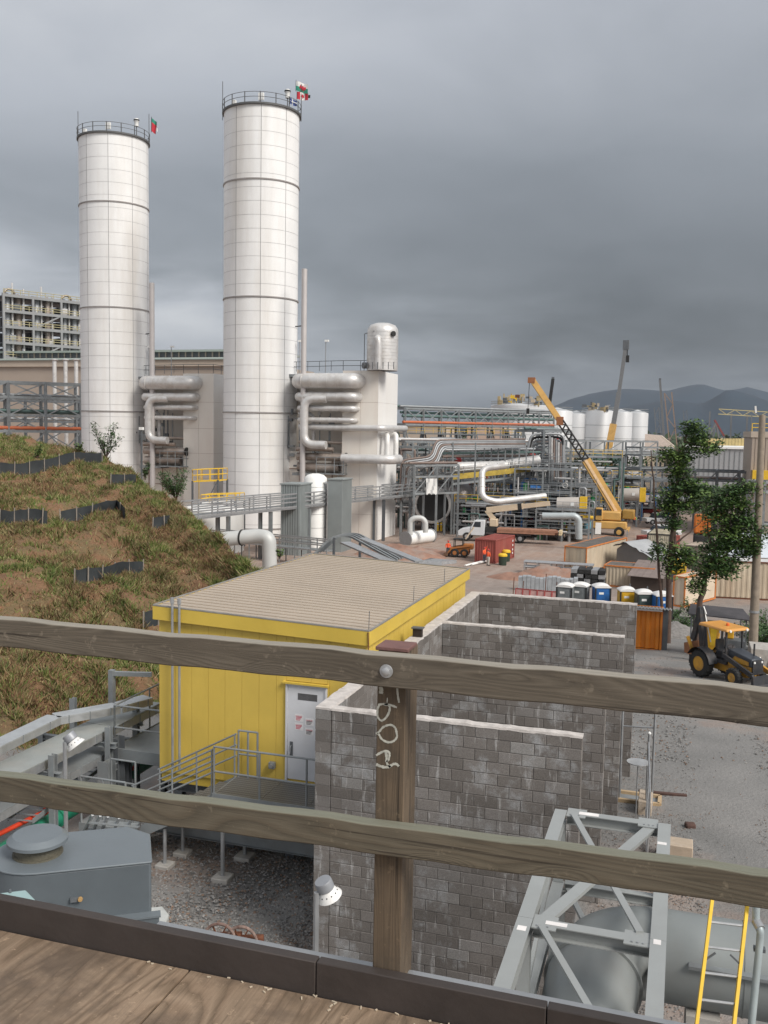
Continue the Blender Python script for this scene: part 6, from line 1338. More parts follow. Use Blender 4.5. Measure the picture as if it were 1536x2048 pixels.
def hrsg(ox, oy, which):
    lab = ('nearer', 'farther')[which]
    def V(x, y, z): return (x + ox, y + oy, z)
    r = thing('boiler_house', ('white cream steel boiler casing right of the nearer stack with silver pipes', 'cream boiler casing between the two stacks, partly hidden')[which], 'boiler', V(-42, 120, 0))
    zt = 22.3; x1, xm, y0, y1 = -38.1, -43.0, 117.5, 126.
    # panels of the tall block
    B().box(xm + ox + .02, x1 + ox - .02, y0 + oy + .02, y1 + oy, 0, zt).done('casing_core', SEAM, r)
    zs = [0, 3.6, 7.2, 10.8, 14.4, 18.2, zt]
    for a, c in zip(zs, zs[1:]):
        for u0, u1 in ((xm, xm + 2.5), (xm + 2.5, x1)): B().box(u0 + ox + .015, u1 + ox - .015, y0 + oy - .03, y0 + oy + .01, a + .015, c - .015).done('casing_panel', CW, r)
        for u0, u1 in ((y0, y1),): B().box(x1 + ox - .01, x1 + ox + .03, u0 + oy - .03, u1 + oy, a + .01, c - .01).done('casing_panel', CWW, r)
    # wide block running left behind the stack
    B().box(-62 + ox, xm + ox, 122 + oy, 128 + oy, 0, 21.).done('rear_casing', CW, r)
    B().box(-56 + ox, xm - .05 + ox, 120.5 + oy, 122 + oy, 0, 9.).done('lower_duct', CW, r)
    # lower block in front
    lx0, lx1, ly0, ly1, lz = -52., -41.6, 118.7, 122., 12.
    B().box(lx0 + ox, lx1 + ox, ly0 + oy, ly1 + oy, 0, 11.6).done('lower_casing', CW, r)
    for z in (2.8, 6.0, 9.2): B().box(lx0 + ox, lx1 + ox + .05, ly0 + oy - .06, ly0 + oy - .002, z, z + .12).done('stiffener', SEAM, r)
    for x in (-49.5, -47.2, -44.8, -42.9): B().box(x + ox, x + .12 + ox, ly0 + oy - .08, ly0 + oy - .002, 0, 11.6).done('stiffener', SEAM, r)
    B().box(lx1 + ox - .02, lx1 + ox + .04, ly0 + oy - .04, ly1 + oy, 0, 12.).done('end_panel', CWW, r)
    # roof edge and railing
    b = B(); railing(b, [V(x1 - .1, y0 + 5, zt), V(x1 - .1, y0 + .1, zt), V(xm, y0 + .1, zt), V(-56, 121., zt)], h=1.3, mid=.65, r=.04, step=2.); b.done('roof_railing', STEELD, r)
    B().box(-58 + ox, xm + ox, 118.4 + oy, 122 + oy, zt - .75, zt - .4).done('upper_walkway', STEEL, r)
    for x in (-50.2, -46.4): m = B().bar(V(x, 120, zt - .5), V(x, 120, zt + 4.), .09).done('lamp_mast', GALV, r); B().cbox(V(x + .15, 120, zt + 4.1), (.5, .4, .25)).done('lamp_head', WHITE, m)
    # silver pipes with end elbows turning into the block
    for z, rr, y, xe in ((20.9, 1.0, 117.2, -41.2), (18.85, .62, 117.4, -41.2), (17.35, .38, 117.6, -41.3), (15.85, .32, 117.6, -41.4)):
        p = arc_pipe(B(), [V(-50.2, y + 3.2, z), V(-48.6, y - 1.2, z), V(xe - .4 - rr, y - 1.2, z), V(xe + .1, y - 1.1, z), V(xe + .4, 117.6, z)], rr, rr * 1.5, 20).done('silver_pipe', LAGG, r, smooth=60)
        for k in range(5): B().tube([V(-48 + k * 1.2, y - 1.2, z), V(-47.93 + k * 1.2, y - 1.2, z)], rr + .03, 20).done('clad_band', LAGG, p, smooth=60)
    arc_pipe(B(), [V(-44.6, 115.9, 18.6), V(-47.6, 115.6, 18.6), V(-47.6, 115.6, 12.6), V(-44.5, 115.6, 12.6)], .55, 1.5, 18).done('silver_pipe', LAGG, r, smooth=60)
    arc_pipe(B(), [V(-49.3, 117.9, 16.6), V(-47.2, 117.9, 16.6), V(-47.2, 117.9, 13.2)], .28, .8, 12).done('silver_pipe', LAGG, r, smooth=60)
    for k, (z, rr, x1_) in enumerate(((12.0, .28, -44.), (11.0, .5, -42.4), (9.6, .62, -43.4), (12.9, .22, -43.))):
        pp = B().tube([V(-49., 116.4 + .3 * k, z), V(x1_, 116.9 + .3 * k, z)], rr, 16).done('lower_pipe', mat('tarnished_pipe', (.34, .28, .24), .5, .5, .35, .9, (.6, .58, .55), .5), r, smooth=60)
        if k == 1: B().lathe(V(x1_, 117.2, z), [(rr, 0), (rr + .12, .02), (rr + .12, .2), (rr * .8, .2), (0, .15)], 16, (1, 0, 0)).done('open_end', BLACK, pp)
    # ring main at mid height, white, round the corner
    if which == 0:
        WP = mat('white_insulated_pipe', (.72, .71, .69), .45, .1, .06, .6)
        arc_pipe(B(), [V(-48.8, 116.9, 14.9), V(-39, 116.7, 14.9), V(-37.2, 116.8, 14.9), V(-36.9, 119.5, 14.9), V(-36.9, 126, 14.9)], .42, .9, 16).done('ring_pipe', LAGG, r, smooth=60)
        arc_pipe(B(), [V(-42.6, 116.5, 10.9), V(-37.6, 116.5, 10.9), V(-35.9, 117, 10.9), V(-35.9, 119.8, 10.9)], .62, 1.2, 18).done('ring_pipe', LAGG, r, smooth=60)
        for x, y in ((-37.4, 118.3), (-36.7, 119.9)): arc_pipe(B(), [(x - .9, y + .5, 14.), (x + .3, y + .3, 14.2), (x + .45, y - .2, 13.2), (x + .45, y - .2, 11.1)], .34, .8, 14).done('drop_pipe', WP, r, smooth=60)
    # valve and open platform
    b = B(); railing(b, [V(-46.0, 116., 8.9), V(-42.2, 116., 8.9), V(-42.2, 118, 8.9)], h=2.1, mid=1.1, r=.05, step=1.1); b.box(-46 + ox, -42.2 + ox, 116 + oy, 118.6 + oy, 8.75, 8.9); b.done('valve_platform', STEEL, r); B().bar(V(-43, 116, 8.8), V(-42.4, 118.6, 5.5), .12).done('platform_strut', STEEL, r)
    B().box(-49.5 + ox, -46 + ox, 116.2 + oy, 118.6 + oy, 8.5, 8.85).done('pipe_shelf', STEEL, r)
    random.seed(11 + which)
    for i in range(26):
        x, z = random.uniform(-52, -44.5), random.uniform(8.9, 17.5); B().cbox(V(x, 118.2, z), (random.uniform(.2, .8), random.uniform(.2, .6), random.uniform(.2, 1.0))).done('valve_gear', random.choice((STEEL, STEELD, LAGG)), r)
    for i in range(10):
        x = random.uniform(-51.5, -44.6); B().bar(V(x, 118.3, 12.), V(x, 118.3, random.uniform(15, 18)), .12).done('hanger', STEEL, r)
    # tall thin vent pipe by the stack
    p0 = at((605, 305)[which], (950, 930)[which], (125, 139)[which]); zt2 = at((609, 308)[which], (538, 566)[which], (125, 139)[which]).z
    v = thing('vent_pipe', ('tall slim pale vent pipe right of the nearer stack', 'tall slim pale vent pipe right of the farther stack')[which], 'pipe', (p0.x, p0.y, 0)); VP = mat('pale_pink_grey_pipe', (.52, .49, .48), .5, .2, .08, .5)
    B().tube([(p0.x, p0.y, 0), (p0.x, p0.y, zt2)], .36 if which == 0 else .38, 16).done('pipe_body', VP, v, smooth=60)
    for z in (15, 27): B().bar((p0.x, p0.y, z + 1), (p0.x - 1.6, p0.y + 1.0, z + 1), .15).done('bracket', STEELD, v)
hrsg(0, 0, 0); hrsg(DX, DY, 1)
def deaerator():
    c = at(765, 700, 124); R_ = 2.0; zt = at(765, 646, 124).z; r = thing('silver_vessel', 'domed silver vertical vessel standing on top of the white boiler block', 'pressure vessel', (c.x, c.y, 22.3))
    B().lathe((c.x, c.y, 22.3), [(R_, 0), (R_, zt - 22.3 - 1.1), (R_ * .97, zt - 22.3 - .75), (R_ * .8, zt - 22.3 - .3), (R_ * .45, zt - 22.3 - .05), (0, zt - 22.3)], 40).done('shell', LAGG, r, smooth=60)
    for z in np.arange(22.9, zt - 1.2, .42): B().lathe((c.x, c.y, z), [(R_, 0), (R_ + .025, .01), (R_ + .025, .04), (R_, .05)], 40).done('clad_band', LAGG, r, smooth=60)
    arc_pipe(B(), [(c.x - .1, c.y - R_ + .2, 26.2), (c.x + .15, c.y - R_ - .55, 26.3), (c.x + .3, c.y - R_ - .6, 25.4), (c.x + .3, c.y - R_ - .6, 22.3)], .42, .6, 16).done('down_pipe', LAGG, r, smooth=60)
    B().lathe((c.x + 1.75, c.y - 1.15, 26.9), [(.35, 0), (.35, .15), (0, .15)], 12, (.8, -.6, 0)).done('manhole', BLACK, r); B().lathe((c.x - 1.75, c.y - 1.2, 22.9), [(.4, 0), (.4, .5), (0, .5)], 12, (-.7, -.7, 0)).done('side_nozzle', STEELD, r)
    b = B(); b.bar((c.x - R_ - .3, c.y - .5, 22.3), (c.x - R_ - .3, c.y - .5, zt - 1.4), .07); b.bar((c.x - R_ - .3, c.y - .5, zt - 1.4), (c.x - .5, c.y - R_, zt - 1.2), .07); b.done('ladder_rail', STEELD, r)
    for i in range(6): B().bar((c.x - 1 + .7 * i, c.y - R_ - 1.1, 22.3), (c.x - 1 + .7 * i, c.y - R_ - 1.1, 23.2), .08).done('valve_stem', STEELD, r)
deaerator()
LV = mat('grey_louvre_metal', (.30, .33, .33), .55, .3, .1, .5)
def louvre_box(lab, pl, pm_, pr_, ytop, d, zb):
    """tall ribbed box with its corner edge at pm_"""
    a = at(pl, 1000, d + .8); c = at(pm_, 1000, d); zt = at(pm_, ytop, d).z; w1 = abs(c.x - a.x); e = at(pr_, 1000, d + 3.4)
    r = thing('louvre_tower', lab, 'ribbed housing', (a.x, c.y, zb), group='tall grey ribbed housings'); x0, x1, y0, y1 = a.x, c.x, c.y, c.y + 3.4
    B().box(x0 + .06, x1 - .06, y0 + .06, y1, zb, zt - .1).done('core', STEELD, r); n = 8
    for k in range(n): x = x0 + (x1 - x0) * (k + .5) / n; B().box(x - .11, x + .11, y0 - .02, y0 + .055, zb, zt - .15).done('rib', LV, r)
    for k in range(9): y = y0 + (y1 - y0) * (k + .5) / 9; B().box(x1 - .055, x1 + .02, y - .11, y + .11, zb, zt - .15).done('rib', LV, r)
    B().box(x0 - .1, x1 + .1, y0 - .1, y1 + .1, zt - .15, zt).done('top_frame', LV, r)
louvre_box('wide grey ribbed housing in front of the nearer stack foot', 562, 600, 622, 968, 106, 0)
louvre_box('narrow grey ribbed housing right of the small white tank', 658, 684, 690, 958, 110, 0)
def small_tank():
    c = at(630, 1050, 112); zt = at(630, 947, 112).z; r = thing('white_tank', 'small white domed tank between the two grey ribbed housings', 'tank', (c.x, c.y, 0)); R_ = 1.35
    B().lathe((c.x, c.y, 0), [(R_, 0), (R_, zt - .5), (R_ * .7, zt - .15), (R_ * .3, zt), (0, zt)], 32).done('shell', WHITE, r, smooth=60)
    for z in np.arange(1.5, zt - 1, 1.6): B().lathe((c.x, c.y, z), [(R_, 0), (R_ + .03, .02), (R_, .04)], 32).done('seam', GALV, r)
    p = at(656, 1040, 111); arc_pipe(B(), [(p.x, p.y, 0), (p.x, p.y, zt - 1.0), (p.x - 1, p.y, zt - 1)], .16, .3, 10).done('riser', WHITE, r)
small_tank()
# ---- pipe racks
def pipe_rack(label, a, c, width, zs, bay, pipes, m=STEEL, zb=0., truss=False, group=None, brace=True, pw=.28, name='pipe_rack'):
    a = Vector((a[0], a[1], 0)); c = Vector((c[0], c[1], 0)); L = (c - a).length; d = (c - a) / L; nr = Vector((-d.y, d.x, 0)); n = max(1, int(round(L / bay)))
    r = thing(name, label, 'pipe rack', (a.x, a.y, zb), group=group); up = Vector((0, 0, 1)); zt = max(zs)
    for i in range(n + 1):
        p = a + d * L * i / n
        for s in (-1, 1):
            q = p + nr * (width / 2 * s); B().bar(q + up * zb, q + up * zt, pw).done('post', m, r)
        for z in zs: B().bar(p - nr * width / 2 + up * z, p + nr * width / 2 + up * z, pw * .8, pw * 1.2).done('cross_beam', m, r)
    for z in zs:
        for s in (-1, 1): q = nr * (width / 2 * s + pw * .0); B().bar(a + q + up * z, c + q + up * z, pw * .7, pw).done('long_beam', m, r)
    if brace:
        zz = [zb] + sorted(zs)
        for i in range(n):
            for z0, z1 in (zip(zz, zz[1:]) if not truss else [(sorted(zs)[0], sorted(zs)[-1])]):
                if z1 - z0 < 1.5: continue
                p, q = a + d * L * i / n - nr * width / 2, a + d * L * (i + 1) / n - nr * width / 2
                B().bar(p + up * z0, q + up * z1, pw * .5).done('brace', m, r)
                if not truss: B().bar(p + up * z1, q + up * z0, pw * .5).done('brace', m, r)
    for (z, off, rr, pm) in pipes:
        ov = random.uniform(-.3, .3); q = nr * off + up * (z + rr + pw * .6); B().cyl(a + q - d * .5, c + q + d * ov, rr, 10).done('rack_pipe', pm, r, smooth=60)
    return r
PT = mat('teal_grey_pipe', (.10, .16, .15), .5, .2, .15, 1); PO = mat('orange_red_pipe', (.50, .13, .05), .6, 0, .12, 1); PG = mat('mid_grey_pipe', (.34, .35, .36), .45, .4, .12, 1); PB = mat('brown_pipe', (.20, .15, .13), .6, 0, .2, 1)
def xy(px, d, py=900): q = at(px, py, d); return (q.x, q.y)
def zat(px, py, d): return at(px, py, d).z
def rnd_pipes(z, w, n, rmax=.22): return [(z, -w / 2 + w * (k + .5) / n, random.uniform(.08, rmax), random.choice((PG, LAGG, PG, PT, PB))) for k in range(n)]
random.seed(21)
# left rack behind the hill
pipe_rack('long grey pipe rack with orange pipe left of the farther stack', xy(-60, 160), xy(158, 168), 6, [7, 13.3, 16.0, 19.0, 21.5], 6.5, [(13.3, -2.9, .32, PO), (16.2, -2.5, .3, PT), (16.0, 0, .3, PT), (19, -2, .2, PG)] + rnd_pipes(19, 5, 5) + rnd_pipes(7, 5, 4), pw=.42)
pipe_rack('second grey pipe rack farther behind the left rack', xy(-60, 185), xy(160, 192), 5, [9, 15, 19], 9, rnd_pipes(15, 4, 5, .3), m=STEELD, pw=.4)
# back rack right of the boiler with teal and orange pipes
zz = zat(950, 852, 190)
pipe_rack('long elevated rack with teal pipes and one orange pipe right of the white boiler', xy(790, 178), xy(1085, 200), 6, [zat(950, 852, 190), zat(950, 822, 190)], 4.2, [(zat(950, 852, 190), -3.0, .26, PO), (zat(950, 841, 190), -2.8, .3, PT), (zat(950, 834, 190), -2.2, .25, PT), (zat(950, 822, 190), -2, .2, PG), (zat(950, 822, 190), 0, .25, PT)], pw=.36)
pipe_rack('middle grey steel rack with many pipes behind the large drum', xy(800, 165), xy(1090, 172), 7, [zat(950, 935, 168), zat(950, 905, 168), zat(950, 885, 168)], 5.5, rnd_pipes(zat(950, 935, 168), 6, 7, .3) + rnd_pipes(zat(950, 905, 168), 6, 6, .3) + rnd_pipes(zat(950, 885, 168), 6, 5, .22), pw=.32)
pipe_rack('tall braced steel frame where the crane boom crosses', xy(1058, 148), xy(1112, 152), 6, [3, 6, 9, 12, zat(1085, 862, 150)], 4.5, rnd_pipes(zat(1085, 862, 150), 5, 4), pw=.32)
pipe_rack('truss bridge rack below the white silos', xy(1118, 190), xy(1300, 205), 4, [zat(1200, 905, 198), zat(1200, 882, 198)], 5.2, rnd_pipes(zat(1200, 905, 198), 3, 4, .25), truss=True, pw=.34)
pipe_rack('long lower rack running behind the crane and the trees', xy(1112, 165), xy(1345, 176), 5, [zat(1230, 962, 170), zat(1230, 940, 170)], 4.0, rnd_pipes(zat(1230, 962, 170), 4, 6, .25) + rnd_pipes(zat(1230, 940, 170), 4, 5, .2), m=STEELD, pw=.32)
pipe_rack('dark steel truss rack continuing right behind the tree crowns', xy(1350, 150), xy(1525, 146), 5, [zat(1440, 985, 148), zat(1440, 960, 148), zat(1440, 942, 148)], 3.6, rnd_pipes(zat(1440, 985, 148), 4, 6, .3) + rnd_pipes(zat(1440, 960, 148), 4, 5, .2), m=STEELD, truss=True, pw=.34)
pipe_rack('braced support tower right of the trees', xy(1512, 118), xy(1548, 116), 3, [4, 8, zat(1520, 962, 118)], 3.5, [], pw=.3)
pipe_rack('small upper rack frame on the lower rack', xy(1268, 168), xy(1330, 171), 4, [zat(1300, 935, 170), zat(1300, 910, 170), zat(1300, 895, 170)], 3., [], zb=zat(1300, 940, 170), m=STEEL, pw=.26, brace=False)
# bridge with handrail like beams in front of the boiler
def bridge():
    z = 6.0; a, c = gz(370, 1034, z), gz(835, 986, z); r = thing('cable_bridge', 'long galvanised cable bridge sloping across in front of the stack foot and boiler', 'cable bridge', a); d = (c - a).normalized(); nr = Vector((-d.y, d.x, 0)); up = Vector((0, 0, 1)); L = (c - a).length
    for s in (-.9, .9):
        for k, h in enumerate((0, .55, 1.0, 1.45)): B().bar(a + nr * s + up * h, c + nr * s + up * h, .12, .2 if k == 0 else .14).done('long_rail', GALV, r)
    B().bar(a + up * -.2, c + up * -.2, 1.8, .1).done('tray_floor', GALV, r); n = 16
    for i in range(n + 1):
        p = a + d * L * i / n
        for s in (-.9, .9): B().bar(p + nr * s - up * .2, p + nr * s + up * 1.5, .12).done('upright', GALV, r)
    for f in (.12, .27, .42, .60, .78, .93):
        p = a + d * L * f
        for s in (-.7, .7): B().ibeam(Vector((p.x, p.y, 0)) + nr * s, p + nr * s - up * .3, .35, .35, .04).done('post', STEELD if f > .5 else STEEL, r)
    # lower bridge near the hill foot
    z = 2.2; a, c = gz(420, 1078, z), gz(660, 1102, z); r = thing('low_walkway', 'low grey walkway with double rails behind the yellow building roof', 'walkway', a); d = (c - a).normalized(); nr = Vector((-d.y, d.x, 0)); L = (c - a).length
    for s in (-.6, .6):
        for h in (0, .6, 1.1): B().bar(a + nr * s + up * h, c + nr * s + up * h, .1, .12).done('long_rail', GALV, r)
    for i in range(9):
        p = a + d * L * i / 8
        for s in (-.6, .6): B().bar(Vector((p.x, p.y, 0)) + nr * s, p + nr * s + up * 1.1, .1).done('upright', STEEL, r)
    B().bar(a, c, 1.2, .08).done('deck', STEEL, r)
    # stair like silver ducts going over the roof edge
    r = thing('sloping_tray', 'silver cable trays arching over and sloping down behind the tan roof', 'cable tray', at(690, 1100, 62)); A = lambda px, py, dd: at(px, py, dd)
    for k in range(4):
        o = Vector((.0, .55 * k, 0)); P = bend([A(628, 1108, 66) + o, A(665, 1072, 66) + o, A(700, 1072, 66) + o, A(790, 1122, 60) + o], 1.2, 4); b = B()
        for p, q in zip(P, P[1:]): b.bar(p, q, .12, .14)
        b.done('tray_rail', STEEL, r)
    P = [A(690, 1085, 62), A(800, 1132, 56)]; B().bar(P[0], P[1], .75, .1).done('tray_cover', GALV, r); B().bar(P[0] + Vector((1.1, .3, .3)), P[1] + Vector((1.1, .3, .3)), .6, .1).done('tray_cover', GALV, r)
    for px, py in ((668, 1075), (720, 1085)): q = A(px, py, 66); B().bar((q.x, q.y, 1), q, .15).done('post', STEELD, r)
    # big white elbow pipe
    p = at(450, 1078, 92); q = at(515, 1072, 92); e = at(545, 1112, 92); s = thing('white_elbow_pipe', 'fat pale grey elbow pipe near the hill foot in front of the nearer stack', 'pipe', p); pb = B().tube(bend([p, q, q + Vector((1.2, 0, -.1)), Vector((e.x, q.y, e.z - 3))], 1.5, 8), .72, 20).done('pipe_body', mat('pale_grey_lagging', (.50, .51, .50), .5, .1, .08, .5), s, smooth=60)
    m_ = p.lerp(q, .5); B().cyl(m_, m_ + Vector((.15, 0, 0)), .80, 20).done('band', BLACK, s)
    # yellow railed platforms near the hill shrub
    for px0, px1, py, d, h, lab in ((385, 436, 962, 118, 1.4, 'yellow railed platform on a braced frame right of the hill shrub'), (402, 470, 1005, 112, .9, 'low yellow guard rails on a white tank roof below the yellow platform')):
        a, c = at(px0, py, d), at(px1, py - 2, d); r = thing('yellow_platform', lab, 'platform', a); b = B(); bk = Vector((0, 2.5, 0)); railing(b, [a, c, c + bk, a + bk, a], h=h, mid=h / 2, r=.05, step=1.); b.done('yellow_railing', YEL, r)
        B().slab([a, c, c + bk, a + bk], (0, 0, -.15)).done('deck', (YEL, WHITE)[py > 1000], r)
        for q in (a, c, c + bk): B().bar((q.x, q.y, 0), q, .2).done('leg', STEELD, r)
        if py < 1000: B().bar((a.x, a.y, 2), c, .12).done('brace', STEELD, r); b = B(); railing(b, [at(398, 1005, d - 1), at(398, 958, d - 1)], h=.5, mid=.25, r=.04); b.done('ladder', YEL, r)
    c = at(415, 1012, 110); r = thing('white_tank', 'low white round tank roof behind the right shoulder of the hill', 'tank', (c.x, c.y, 0)); B().lathe((c.x, c.y, 0), [(4.2, 0), (4.2, c.z - .5), (4.3, c.z - .3), (2, c.z), (0, c.z)], 40).done('shell', WHITE, r); arc_pipe(B(), [(c.x - 3.5, c.y - 4.6, c.z - .6), (c.x - .5, c.y - 4.6, c.z - .6), (c.x + .5, c.y - 4.6, c.z - 1), (c.x + 4.5, c.y - 4.6, c.z - .2)], .35, .6, 14).done('silver_pipe', LAGG, r)
    q = at(283, 900, 100); r = thing('lamp_post', 'dark slender lamp post in front of the farther stack', 'lamp', (q.x, q.y, 0)); B().bar((q.x, q.y, 0), (q.x, q.y, at(283, 857, 100).z), .16).done('pole', STEELD, r); B().cbox((q.x, q.y, at(283, 857, 100).z), (.45, .3, .3)).done('lamp_head', WHITE, r)
bridge()
def curved_pipes():
    """bundle of small bore pipes stepping up from the boiler to the middle rack"""
    r = thing('stepped_pipe_bundle', 'bundle of thin grey pipes stepping up right of the white boiler block', 'pipes', at(800, 990, 128))
    for k in range(6):
        o = k * 3.6; P = [at(790 + o, 1000, 128), at(800 + o, 975, 128), at(803 + o, 920 + o, 128), at(862 + o * .6, 913 + o, 129), at(872 + o * .8, 880 + o * .9, 130), at(1050, 878 + o * .9, 140)]
        B().tube(bend(P, .9, 4), .13, 8).done('thin_pipe', PG if k % 3 else PB, r, smooth=60)
    for px in (825, 858, 905, 950): q = at(px, 935, 131); B().bar((q.x, q.y, 6), (q.x, q.y, at(px, 885, 131).z), .18).done('post', STEEL, r)
    tx, ty = xy(817, 127); tx2, ty2 = xy(905, 131)
    pipe_rack('braced grey pipe support in front of the large horizontal drum', (tx, ty), (tx2, ty2), 3, [zat(860, 985, 129), zat(860, 952, 129), zat(860, 930, 129)], 3.2, rnd_pipes(zat(860, 930, 129), 2.4, 4, .2), pw=.26, truss=True)
    r = thing('white_sheet', 'white tarpaulin sheet hung on the braced pipe support', 'sheet', at(862, 975, 126)); b = B(); V = []; n = 8
    for i in range(n + 1):
        for j in range(5): p = at(852 + 22 * i / n, 957 + 31 * j / 4 + (2 * math.sin(i * 2.) if j == 4 else 0), 126.5); V.append(p + Vector((0, .12 * math.sin(i * 1.4 + j), 0)))
    b.add(V, [(i * 5 + j, i * 5 + 5 + j, i * 5 + 6 + j, i * 5 + 1 + j) for i in range(n) for j in range(4)]).done('fabric', WHITE, r)
    DR = mat('brown_grey_drum', (.22, .20, .195), .35, .5, .1, .6)
    c = at(925, 1000, 140); r = thing('horizontal_drum', 'huge grey brown horizontal drum with domed end behind the truck', 'drum', c); R_ = 2.9
    B().lathe(c + Vector((-6, 1, 0)), [(R_, 0), (R_, 5.2), (R_ * .95, 6.2), (R_ * .75, 7.2), (R_ * .4, 7.8), (0, 7.9)], 40, (1, -.15, 0)).done('shell', DR, r, smooth=60)
    for k in (1.5, 4.9): B().lathe(c + Vector((-6, 1, 0)), [(R_, k), (R_ + .08, k), (R_ + .08, k + .12), (R_, k + .12)], 40, (1, -.15, 0)).done('band', LAGG, r)
    for x in (-5, -1): B().box(c.x + x, c.x + x + .6, c.y - .5, c.y + 2, 0, c.z - 2.).done('saddle', CONC, r)
    c = at(865, 1010, 137); r = thing('ring_opening', 'dark round duct opening with silver rim left of the big drum', 'duct', c); B().lathe(c, [(2.7, 1.5), (2.7, 0), (2.35, -.02), (2.35, .4)], 36, (-.2, 1, 0)).done('rim', LAGG, r); B().lathe(c + Vector((0, .5, 0)), [(2.34, 0), (0, 0)], 36, (-.2, 1, 0)).done('opening', BLACK, r)
    # silver L pipe
    P = [at(1010, 932, 128), at(964, 937, 128), at(964, 995, 126), at(990, 1004, 126), at(1090, 992, 130)]; r = thing('silver_loop_pipe', 'bright silver pipe bending down and right in front of the process area', 'pipe', P[1]); B().tube(bend(P, 1.0, 8), .43, 18).done('pipe_body', LAGG, r, smooth=60)
    for k in (.3, .6): q = P[1].lerp(P[2], k); B().tube([q, q - Vector((0, 0, .08))], .54, 18).done('clad_band', LAGG, r)
    P = [at(905, 935, 134), at(1000, 932, 138), at(1075, 920, 142)]; r = thing('silver_header', 'long silver header pipe above the yellow walkway', 'pipe', P[0]); B().tube(P, .75, 18).done('pipe_body', LAGG, r, smooth=60)
    P = [at(905, 954, 133), at(1060, 938, 139)]; r = thing('yellow_walkway', 'walkway with yellow toe boards under the silver header', 'walkway', P[0]); B().bar(P[0], P[1], .3, .75).done('toe_board', mat('mustard_paint', (.42, .30, .05), .6, 0, .3, 2), r)
    b = B(); railing(b, [P[0] + Vector((0, -.3, .3)), P[1] + Vector((0, -.3, .3))], r=.05, step=2.); b.done('railing', GALV, r); b = B().bar(P[0] + Vector((0, 0, -1)), P[1] + Vector((0, 0, -1)), .2, .3).done('beam', STEEL, r)
    for f in (0, .33, .66, 1): q = P[0].lerp(P[1], f); B().bar((q.x, q.y, 0), q, .25).done('post', STEEL, r)
    # right elbow pipe, pale, at the yard edge
    P = [at(1085, 1032, 118), at(1150, 1032, 117), at(1158, 1040, 117), at(1158, 1078, 117)]; r = thing('pale_elbow_pipe', 'pale blue grey elbow pipe coming down to the yard left of the crane', 'pipe', P[2]); B().tube(bend(P, .9, 8), .42, 16).done('pipe_body', mat('pale_blue_lagging', (.42, .46, .47), .45, .2, .06, 1), r, smooth=60); q = at(1128, 1032, 117.5); B().tube([q, q + Vector((.3, 0, 0))], .5, 16).done('flange', STEEL, r); q = P[3]; B().lathe((q.x, q.y, 0), [(.6, 0), (.6, .6), (.45, .6)], 14).done('collar', STEEL, r)
    # heat exchanger at the boiler foot
    a, c = at(812, 1078, 119), at(860, 1068, 123); c.z = a.z; r = thing('heat_exchanger', 'white horizontal exchanger with hoop pipe on the yard beside the boiler', 'heat exchanger', a); B().tube([a.lerp(c, .0), c], .85, 20).done('shell', WHITE, r); B().tube([a - (c - a) * .03, a], .98, 20).done('flange', GALV, r); B().tube([c, c + (c - a) * .03], .98, 20).done('flange', GALV, r)
    P = [at(820, 1070, 119), at(820, 1042, 119), at(828, 1036, 119), at(844, 1036, 119), at(851, 1044, 119), at(851, 1065, 119)]; B().tube(bend(P, .5, 5), .34, 14).done('hoop_pipe', mat('pale_grey_lagging', (.5, .51, .5)), r, smooth=60)
    for q in (a.lerp(c, .25), a.lerp(c, .75)): B().box(q.x - .2, q.x + .2, q.y - .5, q.y + .5, 0, q.z - .5).done('leg', WHITE, r)
    for px, lab in ((875, 'left of two yellow bollards behind the exchanger'), (882, 'right of two yellow bollards behind the exchanger')):
        q = gz(px, 1062, .4); r = thing('bollard', lab, 'bollard', q, group='yellow bollards'); B().lathe(q, [(.18, 0), (.18, 1.1), (.1, 1.2), (0, 1.22)], 12).done('post', YEL, r); B().lathe(q, [(.19, .9), (.19, 1.0)], 12).done('band', WHITE, r)
    for px, lab in ((1137, 'left of two yellow and black guard posts by the pale elbow pipe'), (1144, 'right of two yellow and black guard posts by the pale elbow pipe')):
        q = gz(px, 1072, .5); r = thing('guard_post', lab, 'bollard', q, group='yellow guard posts'); B().box(q.x - .18, q.x + .18, q.y - .15, q.y + .15, 1.0, 3.6).done('post', YEL, r); B().box(q.x - .4, q.x + .4, q.y - .3, q.y + .4, 0, 1.0).done('concrete_foot', CONC, r)
        for z in (1.6, 2.4): B().box(q.x - .185, q.x + .0, q.y - .16, q.y - .151, z, z + .4).done('black_stripe', BLACK, r)
    q = gz(1190, 1068, .5); r = thing('site_sign', 'blue barrel and white A board sign on the haul road', 'sign', q); B().slab([q, q + Vector((.8, 0, 0)), q + Vector((.8, .3, 1.6)), q + Vector((0, .3, 1.6))], (0, .05, 0)).done('board', WHITE, r); B().lathe(q + Vector((-1.2, 1, 0)), [(.55, 0), (.55, 2.2), (0, 2.2)], 16).done('barrel', mat('sky_blue_barrel', (.12, .28, .35), .6), r)
curved_pipes()
